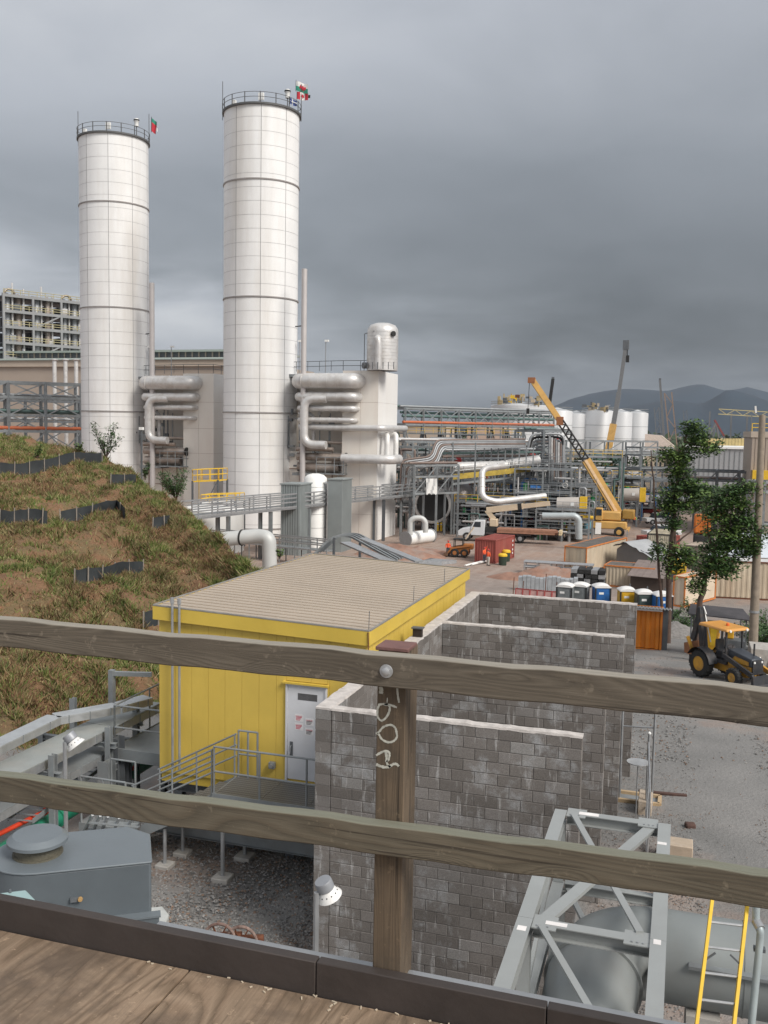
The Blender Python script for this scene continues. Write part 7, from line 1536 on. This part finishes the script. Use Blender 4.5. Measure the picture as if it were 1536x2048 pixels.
def loops():
    r = thing('pipe_loop_bank', 'bank of tall grey hairpin pipes looping over the braced steel frame', 'pipes', at(1085, 950, 145)); rg = random.Random(12)
    for k in range(9):
        o = k * 7; P = [at(1050 + o * .3, 990, 146 + k * .5), at(1050 + o * .3, 925 + o * .4, 146 + k * .5), at(1062 + o * .2, 868 + o * .9, 146 + k * .5), at(1128 - o * .3, 868 + o * .9, 146 + k * .5), at(1128 - o * .3, 1000, 146 + k * .5)]
        B().tube(bend(P, 1.1, 5), .2, 8).done('loop_pipe', (PG, BLACK, PG, STEEL)[k % 4], r, smooth=60)
    for k in range(7):
        px = 1098 + k * 4.5; B().cyl(at(px, 1010, 144), at(px + 1, 872 + 3 * k, 144), .17, 8).done('riser_pipe', (PG, LAGG, PB)[k % 3], r, smooth=60)
    r = thing('pipe_bundle', 'layered horizontal pipes running right of the stepped bundle towards the red valve', 'pipes', at(900, 925, 134))
    for k in range(8):
        y = 900 + k * 6.5; a, c = at(880 + rg.uniform(-12, 12), y, 135 + k * .4), at(1070 + rg.uniform(-20, 10), y - 2, 142 + k * .4); B().cyl(a, c, rg.uniform(.1, .24), 8).done('run_pipe', rg.choice((PG, PG, LAGG, PT, PB)), r, smooth=60)
    for px in range(885, 1070, 14): a = at(px, 895, 138); B().bar((a.x, a.y, 8), a, .16).done('hanger_post', STEEL, r)
loops()
# ---- process skids with colourful valves
GR2 = mat('bright_green_valve', (.05, .35, .12), .5); BL2 = mat('bright_blue_valve', (.04, .16, .42), .5)
def skid(label, px, py, d, w, h, seed, accents, vessel=True, rz=0.):
    rg = random.Random(seed); g = at(px, py, d); r = thing('process_skid', label, 'process equipment', (g.x, g.y, 0), rz); dd = 5.
    for x in (-w / 2, 0, w / 2):
        for y in (0, dd): B().bar((x, y, 0), (x, y, h), .22).done('post', STEEL, r, local=True)
    for z in (h * .33, h * .66, h): 
        B().bar((-w / 2, 0, z), (w / 2, 0, z), .16, .24).done('beam', STEEL, r, local=True); B().bar((-w / 2, dd, z), (w / 2, dd, z), .16, .24).done('beam', STEEL, r, local=True); B().box(-w / 2, w / 2, .1, dd - .1, z - .06, z).done('floor_grating', STEELD, r, local=True)
        b = B(); railing(b, [(-w / 2, -.05, z), (w / 2, -.05, z)], r=.035, step=1.6); b.done('railing', rg.choice((GALV, STEEL, YEL)), r, local=True)
    for k in range(int(w * 2.2)):
        x, z = rg.uniform(-w / 2, w / 2), rg.choice((0, h * .33, h * .66)); y = rg.uniform(.2, 2.5); s = rg.uniform(.25, .6); m = rg.choice([PG, STEEL, LAGG, STEELD] + accents)
        t = rg.random()
        if t < .35: B().lathe((x, y, z), [(s * .8, 0), (s * .8, s * 2), (s * .5, s * 2.4), (0, s * 2.5)], 12).done('vessel', m, r, local=True)
        elif t < .6: B().cyl((x - s * 1.6, y, z + s + .2), (x + s * 1.6, y, z + s + .2), s * .6, 12).done('pump', m, r, local=True)
        elif t < .8: b = B(); b.tube([(x + s * math.cos(a), y, z + 1 + s * math.sin(a)) for a in np.linspace(0, 6.28, 13)], .06, 6, cap=False); b.bar((x, y, z + 1), (x, y + .6, z + 1), .1); b.bar((x - s, y, z + 1), (x + s, y, z + 1), .06); b.done('valve_wheel', m, r, local=True)
        else: B().cbox((x, y, z + s), (s * 1.4, s, s * 2)).done('control_box', m, r, local=True)
    for k in range(int(w * 1.1)):
        x = rg.uniform(-w / 2, w / 2); x2 = x + rg.uniform(-3, 3); y = rg.uniform(-.4, 1.); z0, z1 = rg.uniform(.5, h), rg.uniform(.5, h); P = [(x, y, 0), (x, y, z0), (x2, y, z0), (x2, y, z1)]
        if abs(x2 - x) > .5 and abs(z1 - z0) > .4: B().tube(bend(P, .35, 4), rg.uniform(.08, .22), 8).done('pipe_run', rg.choice([PG, PG, LAGG, PT] + accents[:1]), r, local=True, smooth=60)
    for k in range(int(w / 2)):
        z = rg.uniform(1, h); x = rg.uniform(-w / 2, 0); B().cyl((x, -.3, z), (x + rg.uniform(2, w / 2), -.3, z), rg.uniform(.1, .25), 10).done('pipe_run', rg.choice([PG, LAGG]), r, local=True)
skid('crowded process skid with blue pumps behind the silver loop pipe', 1010, 1010, 140, 15, 7.2, 1, [BL2, GR2])
skid('process skid with green valves left of the crane', 1108, 1010, 138, 12, 7.0, 2, [GR2, BL2])
skid('process skid with green pipes and red pipe behind the crane', 1195, 1000, 158, 14, 7.5, 3, [GR2, REDP])
skid('dark process frame right of the crane base', 1285, 1000, 160, 10, 7.0, 4, [BL2])
skid('elevated equipment deck behind the stepped pipes', 900, 900, 175, 26, 14, 5, [REDP, PT])
skid('grey equipment frame beneath the orange pipe of the elevated rack', 1000, 900, 185, 22, 15, 6, [REDP])
skid('dense pipe manifold under the stepped pipe bundle', 845, 985, 140, 10, 9.5, 31, [PT, BL2])
skid('pipe manifold beneath the silver header pipe', 1000, 975, 146, 16, 10.5, 32, [BL2, GR2])
skid('tall manifold behind the crane boom foot', 1165, 960, 150, 12, 11, 33, [PT])
skid('narrow pipe filled frame between the loop bank and the crane boom', 1130, 950, 143, 8, 10, 41, [PT, BL2])
skid('lower equipment row behind the timber load', 1040, 1030, 134, 14, 5.5, 42, [GR2, BL2, REDP])
skid('low cluttered skid with red pumps between drum and silver loop pipe', 1000, 1040, 131, 13, 4.8, 18, [BL2, REDP, GR2])
skid('tall pipe filled frame left of the pale elbow pipe', 1085, 980, 134, 8, 9.5, 22, [BL2, GR2])
skid('crowded low skid with blue valves behind the pale elbow pipe', 1125, 1030, 126, 7, 4.5, 23, [GR2, YEL])
skid('pipe filled frame right behind the white boiler block', 835, 900, 150, 9, 12, 8, [PB])
for px, py, d, lab in ((1065, 910, 146, 'red valve block on the tall braced frame'), (1117, 880, 149, 'small crimson valve on the tall braced frame'), (917, 920, 138, 'small round red valve above the silver header')):
    q = at(px, py, d); r = thing('red_valve', lab, 'valve', q, group='red valves'); B().lathe(q + Vector((0, 0, -.4)), [(0, 0), (.45, .1), (.5, .45), (.3, .8), (0, .9)], 12).done('valve_body', REDP, r)
    if px == 1065: B().cbox(q + Vector((0, 0, -1.)), (2.4, .5, .8)).done('actuator', REDP, r)
for px, py, d, L, lab in ((1140, 1010, 130, 2.6, 'cream horizontal filter vessel with yellow end left of the crane'), (1262, 990, 150, 2.6, 'cream horizontal filter vessel with yellow end right of the crane boom')):
    a = at(px, py, d); r = thing('filter_vessel', lab, 'pressure vessel', a, group='cream filter vessels'); B().tube([a - Vector((L / 2 + .4, 0, 0)), a + Vector((L / 2, 0, .15))], 1.0, 20).done('shell', mat('cream_vessel', (.5, .46, .42), .5, .2, .08, 1), r); B().cbox(a + Vector((L / 2 + .5, 0, .1)), (.9, 1.2, 2.2)).done('yellow_frame', YEL, r); B().cbox(a + Vector((.4, -1., .2)), (.45, .05, .45)).done('label_plate', WHITE, r)
    for x in (-1, 1): B().bar((a.x + x, a.y, 0), (a.x + x, a.y, a.z - .9), .25).done('leg', STEEL, r)
# ---- cranes
def crane():
    K = mat('crane_orange_yellow', (.60, .36, .11), .5, 0, .12, 1, (.3, .17, .05), .3); q = gz(1205, 1066, .5); d = 137.; r = thing('mobile_crane', 'orange yellow mobile crane with long raised telescopic boom and black lattice section', 'crane', q)
    b0 = at(1238, 1030, d); b1 = at(1172, 920, d); b2 = at(1120, 842, d); b3 = at(1066, 762, d)
    B().bar(b0, b1, .9, 1.25).done('boom_outer', K, r); B().bar(b0.lerp(b1, .0) + Vector((0, -.56, 0)), b1 + Vector((0, -.56, 0)), .02, .4).done('boom_stripe', mat('pale_boom_stripe', (.7, .5, .3), .5), r)
    L = B(); n = 16; w = .42; e = (b2 - b1).normalized(); u = e.cross(Vector((0, 1, 0))).normalized() * w; v = Vector((0, 1, 0)) * w
    for s, t in ((1, 1), (1, -1), (-1, 1), (-1, -1)): B().bar(b1 + u * s + v * t, b2 + u * s + v * t, .14).done('lattice_chord', BLACK, r)
    for i in range(n): p, q_ = b1.lerp(b2, i / n), b1.lerp(b2, (i + 1) / n); B().bar(p + u * (1 if i % 2 else -1) - v, q_ - u * (1 if i % 2 else -1) - v, .12).done('lattice_brace', BLACK, r); B().bar(p + u * (1 if i % 2 else -1) + v, q_ - u * (1 if i % 2 else -1) + v, .12).done('lattice_brace', STEELD, r)
    B().bar(b2, b3, .55, .8).done('boom_tip', K, r); B().cbox(b2, (.9, 1., 1.2)).done('boom_joint', mat('brown_joint', (.3, .12, .05), .7), r); B().cbox(b3 + Vector((-.2, 0, .1)), (1., .7, .8)).done('sheave_head', mat('brown_joint', (.3, .12, .05), .7), r); B().bar(b3 + Vector((-.5, 0, 0)), b3 + Vector((-.6, 0, -4)), .07).done('hoist_rope', BLACK, r); B().cbox(b3 + Vector((-.6, 0, -4.3)), (.4, .3, .8)).done('hook_block', BLACK, r)
    B().cyl(at(1219, 1022, d), at(1203, 978, d), .22, 12).done('luffing_ram', GALV, r)
    X, Y_ = q.x - 1.3, q.y
    B().box(X - 2.2, X + 4.6, Y_, Y_ + 2.6, 1.1, 2.2).done('carrier_body', K, r, bevel=.15); B().box(X - 2.6, X - .6, Y_ + .2, Y_ + 2.4, 1.2, 2.9).done('carrier_cab', K, r, bevel=.2); B().box(X + .6, X + 3.8, Y_ + .3, Y_ + 2.3, 2.3, 3.6).done('turntable', K, r, bevel=.2); B().box(X + 3.9, X + 5.6, Y_ + .2, Y_ + 2.4, 2.6, 3.9).done('counterweight', mat('dark_mustard', (.35, .2, .04), .6, 0, .2, 2), r, bevel=.15)
    B().box(X + .2, X + 1.2, Y_ - .1, Y_ + .6, 2.3, 4.1).done('operator_cab', K, r, bevel=.1); B().box(X + .3, X + 1.1, Y_ - .14, Y_ - .101, 3.0, 3.9).done('window', GLASS, r)
    for x in (-1.3, 3.6): w_ = B(); w_.lathe((X + x, Y_ - .35, .75), [(.35, 0), (.72, 0), (.75, .5), (.35, .5)], 20, (0, 1, 0)); w_.done('wheel', BLACK, r); B().lathe((X + x, Y_ - .37, .75), [(0, 0), (.36, .02)], 14, (0, 1, 0)).done('rim', K, r)
    for x in (-2.4, 4.8): B().bar((X + x, Y_ - 1.4, 1.1), (X + x, Y_ + 3.5, 1.1), .3, .3).done('outrigger_beam', K, r); B().bar((X + x, Y_ - 1.3, .1), (X + x, Y_ - 1.3, 1.2), .2).done('outrigger_leg', GALV, r)
    # farther cranes
    def boom(lab, pts, d, ws, ms, name='crane_boom'):
        P = [at(px, py, d) for px, py in pts]; r = thing(name, lab, 'crane', (P[0].x, P[0].y, 0))
        for i, (p, q) in enumerate(zip(P, P[1:])): B().bar(p, q, ws[i], ws[i] * 1.2).done('boom_section', ms[i], r)
        B().bar((P[0].x, P[0].y, 0), P[0], ws[0] * 1.6).done('mast_base', ms[0], r); B().cbox(P[-1], (ws[0] * .9, ws[0] * .8, ws[0] * 1.4)).done('sheave_head', STEELD, r); return r, P
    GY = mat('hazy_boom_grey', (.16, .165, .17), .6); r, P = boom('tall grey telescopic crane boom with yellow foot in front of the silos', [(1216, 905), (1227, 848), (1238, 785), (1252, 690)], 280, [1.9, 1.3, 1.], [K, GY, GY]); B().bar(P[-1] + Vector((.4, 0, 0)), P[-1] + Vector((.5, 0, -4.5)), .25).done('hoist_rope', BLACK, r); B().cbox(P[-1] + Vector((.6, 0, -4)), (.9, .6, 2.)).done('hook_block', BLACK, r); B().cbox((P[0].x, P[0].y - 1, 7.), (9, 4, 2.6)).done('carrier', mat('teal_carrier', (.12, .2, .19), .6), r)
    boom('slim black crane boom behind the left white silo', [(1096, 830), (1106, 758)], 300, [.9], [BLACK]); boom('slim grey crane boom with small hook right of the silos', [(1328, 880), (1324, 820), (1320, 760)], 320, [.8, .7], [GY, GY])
    def lattice(lab, pts, d, w, m, vert=True):
        P = [at(px, py, d) for px, py in pts]; r = thing('lattice_crane', lab, 'crane', (P[0].x, P[0].y, 0))
        for p, q in zip(P, P[1:]):
            e = (q - p).normalized(); u = e.cross(Vector((0, 1, 0))).normalized() * w
            for s in (1, -1): B().bar(p + u * s, q + u * s, w * .3).done('chord', m, r)
            n = max(2, int((q - p).length / (w * 3)))
            for i in range(n): a, c = p.lerp(q, i / n), p.lerp(q, (i + 1) / n); k = 1 if i % 2 else -1; B().bar(a + u * k, c - u * k, w * .2).done('lattice_brace', m, r)
        return r
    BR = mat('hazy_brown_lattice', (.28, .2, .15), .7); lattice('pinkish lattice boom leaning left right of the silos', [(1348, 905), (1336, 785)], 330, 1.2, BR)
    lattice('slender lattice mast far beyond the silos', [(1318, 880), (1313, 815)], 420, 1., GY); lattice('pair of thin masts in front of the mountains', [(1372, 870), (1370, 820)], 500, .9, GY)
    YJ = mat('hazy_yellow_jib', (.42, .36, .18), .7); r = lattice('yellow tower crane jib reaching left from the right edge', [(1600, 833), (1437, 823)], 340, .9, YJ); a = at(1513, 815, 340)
    B().bar(at(1512, 826, 340), at(1511, 812, 340), .6).done('apex', WHITE, r); B().bar(at(1503, 829, 340), at(1503, 900, 340), .35).done('hoist_line', GY, r)
    for px in (1420, 1463, 1495): q0, q1 = at(px, 823, 345), at(px - 2, 885, 345); m = thing('thin_mast', {1420: 'thin steel mast left of the yellow jib tip', 1463: 'thin steel mast under the middle of the yellow jib', 1495: 'thin steel mast nearest the right edge under the yellow jib'}[px], 'mast', (q1.x, q1.y, 0), group='thin masts below the jib'); B().bar((q1.x, q1.y, 0), q0, .5).done('mast', GY, m)
    r = thing('derrick', 'small dark derrick with red sloping boom before the mountains', 'derrick', at(1430, 870, 350)); t = at(1432, 845, 350)
    for px in (1415, 1425, 1438, 1450): B().bar(at(px, 878, 350), t, .5).done('leg', GY, r)
    B().bar(at(1429, 840, 350), at(1448, 872, 350), .6).done('boom', mat('dark_red_boom', (.2, .05, .05), .7), r)
crane()
# ---- silos and large buildings
def silos():
    S = mat('white_silo', (.58, .59, .60), .5, .1, .05, .08, (.45, .45, .45), .3, streak=True); tc = mat('yellow_roof_gear', (.42, .33, .18), .8, 0, .4, .6)
    for px0, px1, py, d, dome, lab in ((991, 1085, 812, 280, 1, 'wide pale silo with yellow construction gear on top, leftmost'), (1088, 1138, 823, 285, 0, 'narrow white silo behind the orange crane boom'), (1133, 1170, 829, 290, 0, 'white silo half hidden left of the tallest ones'), (1168, 1222, 823, 290, 1, 'broad white silo in the middle of the right group'), (1222, 1259, 826, 292, 0, 'white silo second from the right'), (1257, 1291, 827, 296, 0, 'rightmost white silo with ladder line')):
        c = at((px0 + px1) / 2, 860, d); R_ = (px1 - px0) / 2 * d / 1900 * 1.22; z = at((px0 + px1) / 2, py, d).z; r = thing('silo', lab, 'silo', (c.x, c.y, 0), group='white storage silos')
        B().lathe((c.x, c.y, 0), [(R_, 0), (R_, z), (R_ * .98, z + .15), (0, z + 1.2)], 40).done('shell', S, r, smooth=40)
        for k in (.45, .62, .8): B().lathe((c.x, c.y, z * k), [(R_, 0), (R_ + .05, .05), (R_, .12)], 40).done('seam', STEEL, r)
        b = B(); P = [(c.x + R_ * math.cos(a), c.y + R_ * math.sin(a), z) for a in np.linspace(0, 6.283, 17)]
        for hh in (.6, 1.2): b.tube([(x, y, zz + hh) for x, y, zz in P], .07, 4, cap=False)
        b.done('roof_railing', STEEL, r)
        if dome:
            rg = random.Random(px0)
            for i in range(22): B().cbox((c.x + rg.uniform(-.8, .8) * R_, c.y - rg.uniform(.3, .9) * R_, z + rg.uniform(.3, 2.4)), (rg.uniform(.3, 1.6), .8, rg.uniform(.3, 1.6))).done('roof_gear', rg.choice((tc, tc, STEELD, CREAM, GALV)), r)
    r = thing('roof_gantry', 'dark gantry with yellow cages on the leftmost silo', 'gantry', at(1020, 808, 278)); rg = random.Random(3)
    for px in range(1008, 1048, 5): a, c = at(px, 812, 277), at(px, 788 + rg.uniform(-3, 6), 277); B().bar(a, c, .35).done('post', tc, r); B().cbox(at(px + 2, rg.uniform(790, 806), 277), (1.2, .8, .9)).done('cage', rg.choice((tc, RUST, STEELD, YEL)), r)
silos()
def big_buildings():
    TN = mat('tan_cladding', (.36, .30, .25), .7, 0, .06, .2); TNL = mat('pale_tan_band', (.45, .38, .31), .7, 0, .05, .2); GRF = mat('green_grey_roof', (.30, .34, .31), .6, .1, .08, .2); SAL = mat('salmon_wall', (.50, .38, .31), .75, 0, .06, .3)
    d = 230; a = at(-140, 733, d); zt = at(0, 733, d + 6).z; x0, y0 = at(-160, 800, 240).x, at(100, 800, 225).y; x1 = at(452, 800, 205).x
    r = thing('warehouse', 'very long tan warehouse with green grey roof behind the pipe racks and stacks', 'building', (x0, y0, 0))
    zt = 15 + (847 - 732) * at(80, 800, 225).length / 1900 * .98
    B().box(x0, x1, y0, y0 + 45, 0, zt).done('wall', TN, r)
    B().box(x0 - .5, x1 + .5, y0 - .6, y0 - .01, zt - 1.4, zt).done('fascia', TNL, r)
    n = 40
    for k in range(n): u0, u1 = x0 + (x1 - x0) * k / n, x0 + (x1 - x0) * (k + 1) / n; B().slab([(u0, y0 - 1, zt + .02), (u1 - .08, y0 - 1, zt + .02), (u1 - .08, y0 + 14, zt + 1.5), (u0, y0 + 14, zt + 1.5)], (0, 0, .2)).done('roof_panel', GRF, r)
    zm = zt + 2.9; B().box(x0, x1, y0 + 14, y0 + 32, zt, zm).done('clerestory', SAL, r); B().box(x0, x1, y0 + 13.8, y0 + 13.99, zm - 1.2, zm).done('louvre_band', STEELD, r); B().box(x0 - 1, x1 + 1, y0 + 12.5, y0 + 33, zm, zm + .5).done('monitor_roof', GRF, r)
    for k in range(50): u = x0 + (x1 - x0) * (k + .5) / 50; B().box(u - .15, u + .15, y0 + 13.6, y0 + 13.79, zm - 1.2, zm).done('louvre_post', TNL, r)
    for px in (110, 132, 153):
        q = at(px, 800, 200); s = thing('vent_stack', {110: 'leftmost slim silver vent in front of the warehouse', 132: 'middle slim silver vent in front of the warehouse', 153: 'slim silver vent beside the farther white stack'}[px], 'vent', (q.x, q.y, 0), group='slim silver vents before the warehouse'); z = at(px, 722, 200).z; B().tube([(q.x, q.y, 0), (q.x, q.y, z)], .42, 12).done('pipe_body', LAGG, s, smooth=60); B().lathe((q.x, q.y, z), [(.42, 0), (.75, .2), (.75, .35), (0, .5)], 12).done('cap', LAGG, s)
    # process tower at upper left
    q = at(-30, 700, 250); ang = math.radians(62); r = thing('process_tower', 'multi storey open steel process structure packed with silver vessels at upper left', 'process structure', (q.x, q.y, 0), ang)
    zt = at(60, 604, 255).z; nb = 4; bay = 7.6; lv = [zt - k * 3.9 for k in range(6)]; W2 = 12.
    for i in range(nb + 1):
        for y in (0, -W2): B().bar((i * bay, y, 20), (i * bay, y, zt + .5), .55).done('column', mat('pale_structure_steel', (.26, .265, .27), .6, .1, .1, .2), r, local=True)
    for k, z in enumerate(lv):
        for y in (0, -W2): B().bar((0, y, z), (nb * bay, y, z), .5, .7).done('floor_beam', MC['pale_structure_steel'], r, local=True)
        B().box(0, nb * bay, -W2 + .3, -.3, z - .2, z).done('floor', STEELD, r, local=True)
        b = B(); railing(b, [(0, -W2 - .2, z + .3), (nb * bay, -W2 - .2, z + .3)], h=1.2, mid=.6, r=.09, step=2.2); b.done('railing', mat('dull_yellow_rail', (.38, .34, .2), .7), r, local=True)
    for i in range(nb):
        for k in range(len(lv) - 1):
            if (i + k) % 2 == 0 and i in (1, 3, 5): B().bar((i * bay, -W2, lv[k + 1]), ((i + 1) * bay, -W2, lv[k]), .35).done('brace', MC['pale_structure_steel'], r, local=True)
    rg = random.Random(5); BRV = mat('bronze_tinted_shell', (.33, .27, .22), .4, .6, .1, .3)
    for i in range(nb):
        for j, x in enumerate((1.9, 4.8)):
            X = i * bay + x; R_ = rg.uniform(.7, 1.15); B().lathe((X, -W2 + 2.2 + rg.uniform(-.5, .5), lv[-1] - 3), [(R_ * .4, -4), (R_, 0), (R_, zt - lv[-1] + 2.5), (R_ * .6, zt - lv[-1] + 3.6), (0, zt - lv[-1] + 4)], 16).done('column_vessel', mat('tarnished_pipe', (.34, .28, .24), .5, .5, .35, .9, (.6, .58, .55), .5) if rg.random() < .5 else PG, r, local=True, smooth=60)
            B().tube([(X + .9, -W2 + 1.2, lv[-1] - 3), (X + .9, -W2 + 1.2, zt + rg.uniform(1., 3.5))], .25, 8).done('riser', LAGG, r, local=True)
        if i % 2 == 0: b = B(); P = [(i * bay + 2 + 1.3 * math.cos(a), -W2 + 1., zt + .5 + 1.2 * math.sin(a)) for a in np.linspace(0, math.pi, 9)]; b.tube(P, .3, 10); b.done('bend_pipe', BRV, r, local=True, smooth=60)
        for k in range(5):
            z = lv[k + 1] if k + 1 < len(lv) else lv[-1]; s = rg.uniform(.5, 1.1); B().cbox((i * bay + rg.uniform(1, 5.5), -W2 + 1.4, z + s), (s * 1.5, s, s * 2)).done('equipment_box', rg.choice((PG, STEELD, LAGG, GALV)), r, local=True); B().box(i * bay + .6 + rg.uniform(0, .8), i * bay + bay - rg.uniform(.5, 2), -W2 + 4.5, -W2 + 8, z + .01, z + rg.uniform(2.4, 3.6)).done('dark_cabinet', mat('process_dark_shade_steel', (.06, .06, .065), .7), r, local=True)  # near-black boxes added in every bay to darken the tower's inside
    # tan building on the right edge and low grey hall
    a = at(1502, 900, 135); z = at(1502, 850, 135).z; r = thing('tan_building', 'tan vertically clad building cut by the right edge', 'building', (a.x, a.y, 0)); X1 = a.x + 14; zb0 = at(1502, 940, 135).z
    B().box(a.x + .1, X1, a.y + .1, a.y + 20, 0, z - 1.8).done('wall', TN, r); n = 22
    for k in range(n): u = a.x + .1 + 10. * k / n; B().box(u, u + .36, a.y, a.y + .095, zb0, z - 1.8).done('cladding_strip', TN, r)
    B().box(a.x - .1, X1, a.y - .1, a.y + 20, z - 1.75, z - .9).done('parapet_band', TNL, r); b = B(); railing(b, [(a.x, a.y, z - .9), (X1, a.y, z - .9)], h=1.1, mid=.55, r=.06, step=1.6); b.done('yellow_railing', YEL, r); B().box(a.x + .3, a.x + 5, a.y - 1.2, a.y - .02, zb0 - 1.5, zb0).done('yellow_box', YEL, r); B().bar((a.x + 1, a.y - .6, 0), (a.x + 1, a.y - .6, zb0 - 1.5), .5).done('post', STEEL, r)
    GH = mat('pale_grey_cladding', (.34, .35, .36), .6, .1, .06, .1); zz = zat(1430, 897, 240); a, c = at(1370, 900, 240), at(1500, 900, 240)
    r = thing('grey_hall', 'low grey roofed hall behind the dark rack and tree crowns', 'building', (a.x, a.y, 0)); B().box(a.x, c.x + 8, min(a.y, c.y), a.y + 30, 0, zz).done('wall', GH, r); B().box(a.x - .3, c.x + 8, min(a.y, c.y) - .4, a.y + 30, zz + .01, zz + .5).done('roof_edge', WHITE, r)
    for k in range(20): u = a.x + (c.x + 8 - a.x) * k / 20; B().box(u, u + .15, min(a.y, c.y) - .12, min(a.y, c.y) - .002, 0, zz).done('seam_strip', STEEL, r)
    YW2 = mat('dull_yellow_formwork', (.46, .36, .16), .8, 0, .3, .3); r = thing('yellow_formwork', 'long yellow formwork wall above the grey hall', 'formwork', at(1405, 885, 250)); n = 16
    for k in range(n): p, q = at(1402 + 100 * k / n, 877, 262), at(1402 + 100 * (k + .9) / n, 877, 262); B().slab([(p.x, p.y, 5), (q.x, q.y, 5), (q.x, q.y, q.z), (p.x, p.y, p.z)], (0, .6, 0)).done('panel', YW2, r)
    r = thing('pale_building', 'small pale pink building with sloping roof right of the silos', 'building', at(1300, 875, 270)); p, q, s = at(1290, 871, 270), at(1322, 874, 270), at(1348, 895, 270)
    B().add([(p.x, p.y, 0), (s.x, s.y, 0), s, q, p], [(0, 1, 2, 3, 4)]).done('gable_wall', mat('pale_pink_wall', (.55, .46, .40), .8), r); B().slab([p, q, q + Vector((0, 12, 0)), p + Vector((0, 12, 0))], (0, 0, .4)).done('roof', mat('pale_pink_wall', (.55, .46, .40)), r); B().slab([q, s, s + Vector((0, 12, 0)), q + Vector((0, 12, 0))], (0, 0, .4)).done('roof', TNL, r)
    for px0, px1, py, d, m, lab in ((800, 900, 850, 230, TNL, 'pale low building behind the elevated rack, left part'), (935, 1010, 845, 235, SAL, 'salmon building behind the elevated rack, right part'), (1100, 1165, 905, 240, CREAM, 'cream wall behind the truss bridge'), (1290, 1345, 905, 250, CREAM, 'cream low building left of the tall tree crown'), (1115, 1270, 965, 200, STEEL, 'grey wall behind the process skids'), (1300, 1460, 1000, 175, mat('taupe_wall', (.26, .23, .21), .8, 0, .15, .3), 'taupe wall behind the tree crowns')):
        p, q = at(px0, py, d), at(px1, py, d); r = thing('low_building', lab, 'building', (p.x, p.y, 0)); y = min(p.y, q.y); B().box(p.x, q.x, y, y + 12, 0, p.z).done('wall', m, r); B().box(p.x - .3, q.x + .3, y - .3, y + 12.3, p.z + .01, p.z + .4).done('roof', GALV, r)
        for k in range(6): u = p.x + (q.x - p.x) * (k + .3) / 6; B().box(u, u + (q.x - p.x) / 16, y - .06, y - .002, p.z * .55, p.z * .75).done('window', GLASS, r)
    q = at(1407, 1045, 105); r = thing('orange_machine', 'orange machine glimpsed through the tree crowns', 'machine', (q.x, q.y, 0)); g = float(ground_z(q.x, q.y)); B().box(q.x - 1., q.x + .8, q.y, q.y + 2, q.z - 1.3, q.z + .8).done('body', mat('deep_orange_paint', (.55, .15, .02), .6, 0, .2, 1), r, bevel=.2); B().box(q.x - 1., q.x + 1.2, q.y - .3, q.y + 2.2, g, q.z - 1.4).done('tracks', BLACK, r, bevel=.2); B().bar((q.x + .2, q.y, q.z), (q.x + 2.2, q.y, q.z + 1.3), .4).done('arm', MC['deep_orange_paint'], r)
    q = gp(1352, 1165); r = thing('yellow_loader_parts', 'yellow machine with raised hood behind the slender tree', 'machine', q); B().box(q.x - .9, q.x + .9, q.y, q.y + 2, q.z + .8, q.z + 1.9).done('body', YEL, r, bevel=.2); B().box(q.x - .8, q.x + .8, q.y + .1, q.y + 1.9, q.z, q.z + .79).done('base', STEELD, r); B().cbox((q.x - .2, q.y + .3, q.z + 2.2), (1.4, .5, .4), 0, ('Y', .3)).done('hood', YEL, r, bevel=.1)
big_buildings()
# ---- far scrub and lived-in distance
def far_trees():
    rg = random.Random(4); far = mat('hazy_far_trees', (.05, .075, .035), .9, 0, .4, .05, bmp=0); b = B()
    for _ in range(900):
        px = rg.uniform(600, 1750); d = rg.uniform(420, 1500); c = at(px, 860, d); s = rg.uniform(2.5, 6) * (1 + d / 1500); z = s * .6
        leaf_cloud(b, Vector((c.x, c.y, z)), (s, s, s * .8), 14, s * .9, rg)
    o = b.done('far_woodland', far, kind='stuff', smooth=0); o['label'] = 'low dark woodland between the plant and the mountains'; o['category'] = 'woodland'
    sc = mat('green_scrub', (.045, .085, .03), .9, 0, .4, 1, bmp=0)
    for px, py, d, lab in ((1150, 915, 200, 'green scrub in front of the silos, left of the grey boom'), (1255, 912, 205, 'green scrub in front of the silos, right of the grey boom'), (1175, 920, 195, 'low shrubs under the truss bridge'), (1335, 905, 230, 'scrub left of the tall tree crown')):
        c = at(px, py, d); b = B()
        for k in range(26): leaf_cloud(b, c + Vector((rg.uniform(-4, 4), rg.uniform(-2, 2), rg.uniform(-2.5, 0))), (1.4, 1.4, 1.1), 26, .7, rg)
        r = thing('scrub_bush', lab, 'bush', (c.x, c.y, 0)); b.done('foliage', sc, r, kind='stuff', smooth=0); B().tube([(c.x, c.y, 0), (c.x, c.y, c.z)], .15, 6).done('stem', BARK, r)
far_trees()
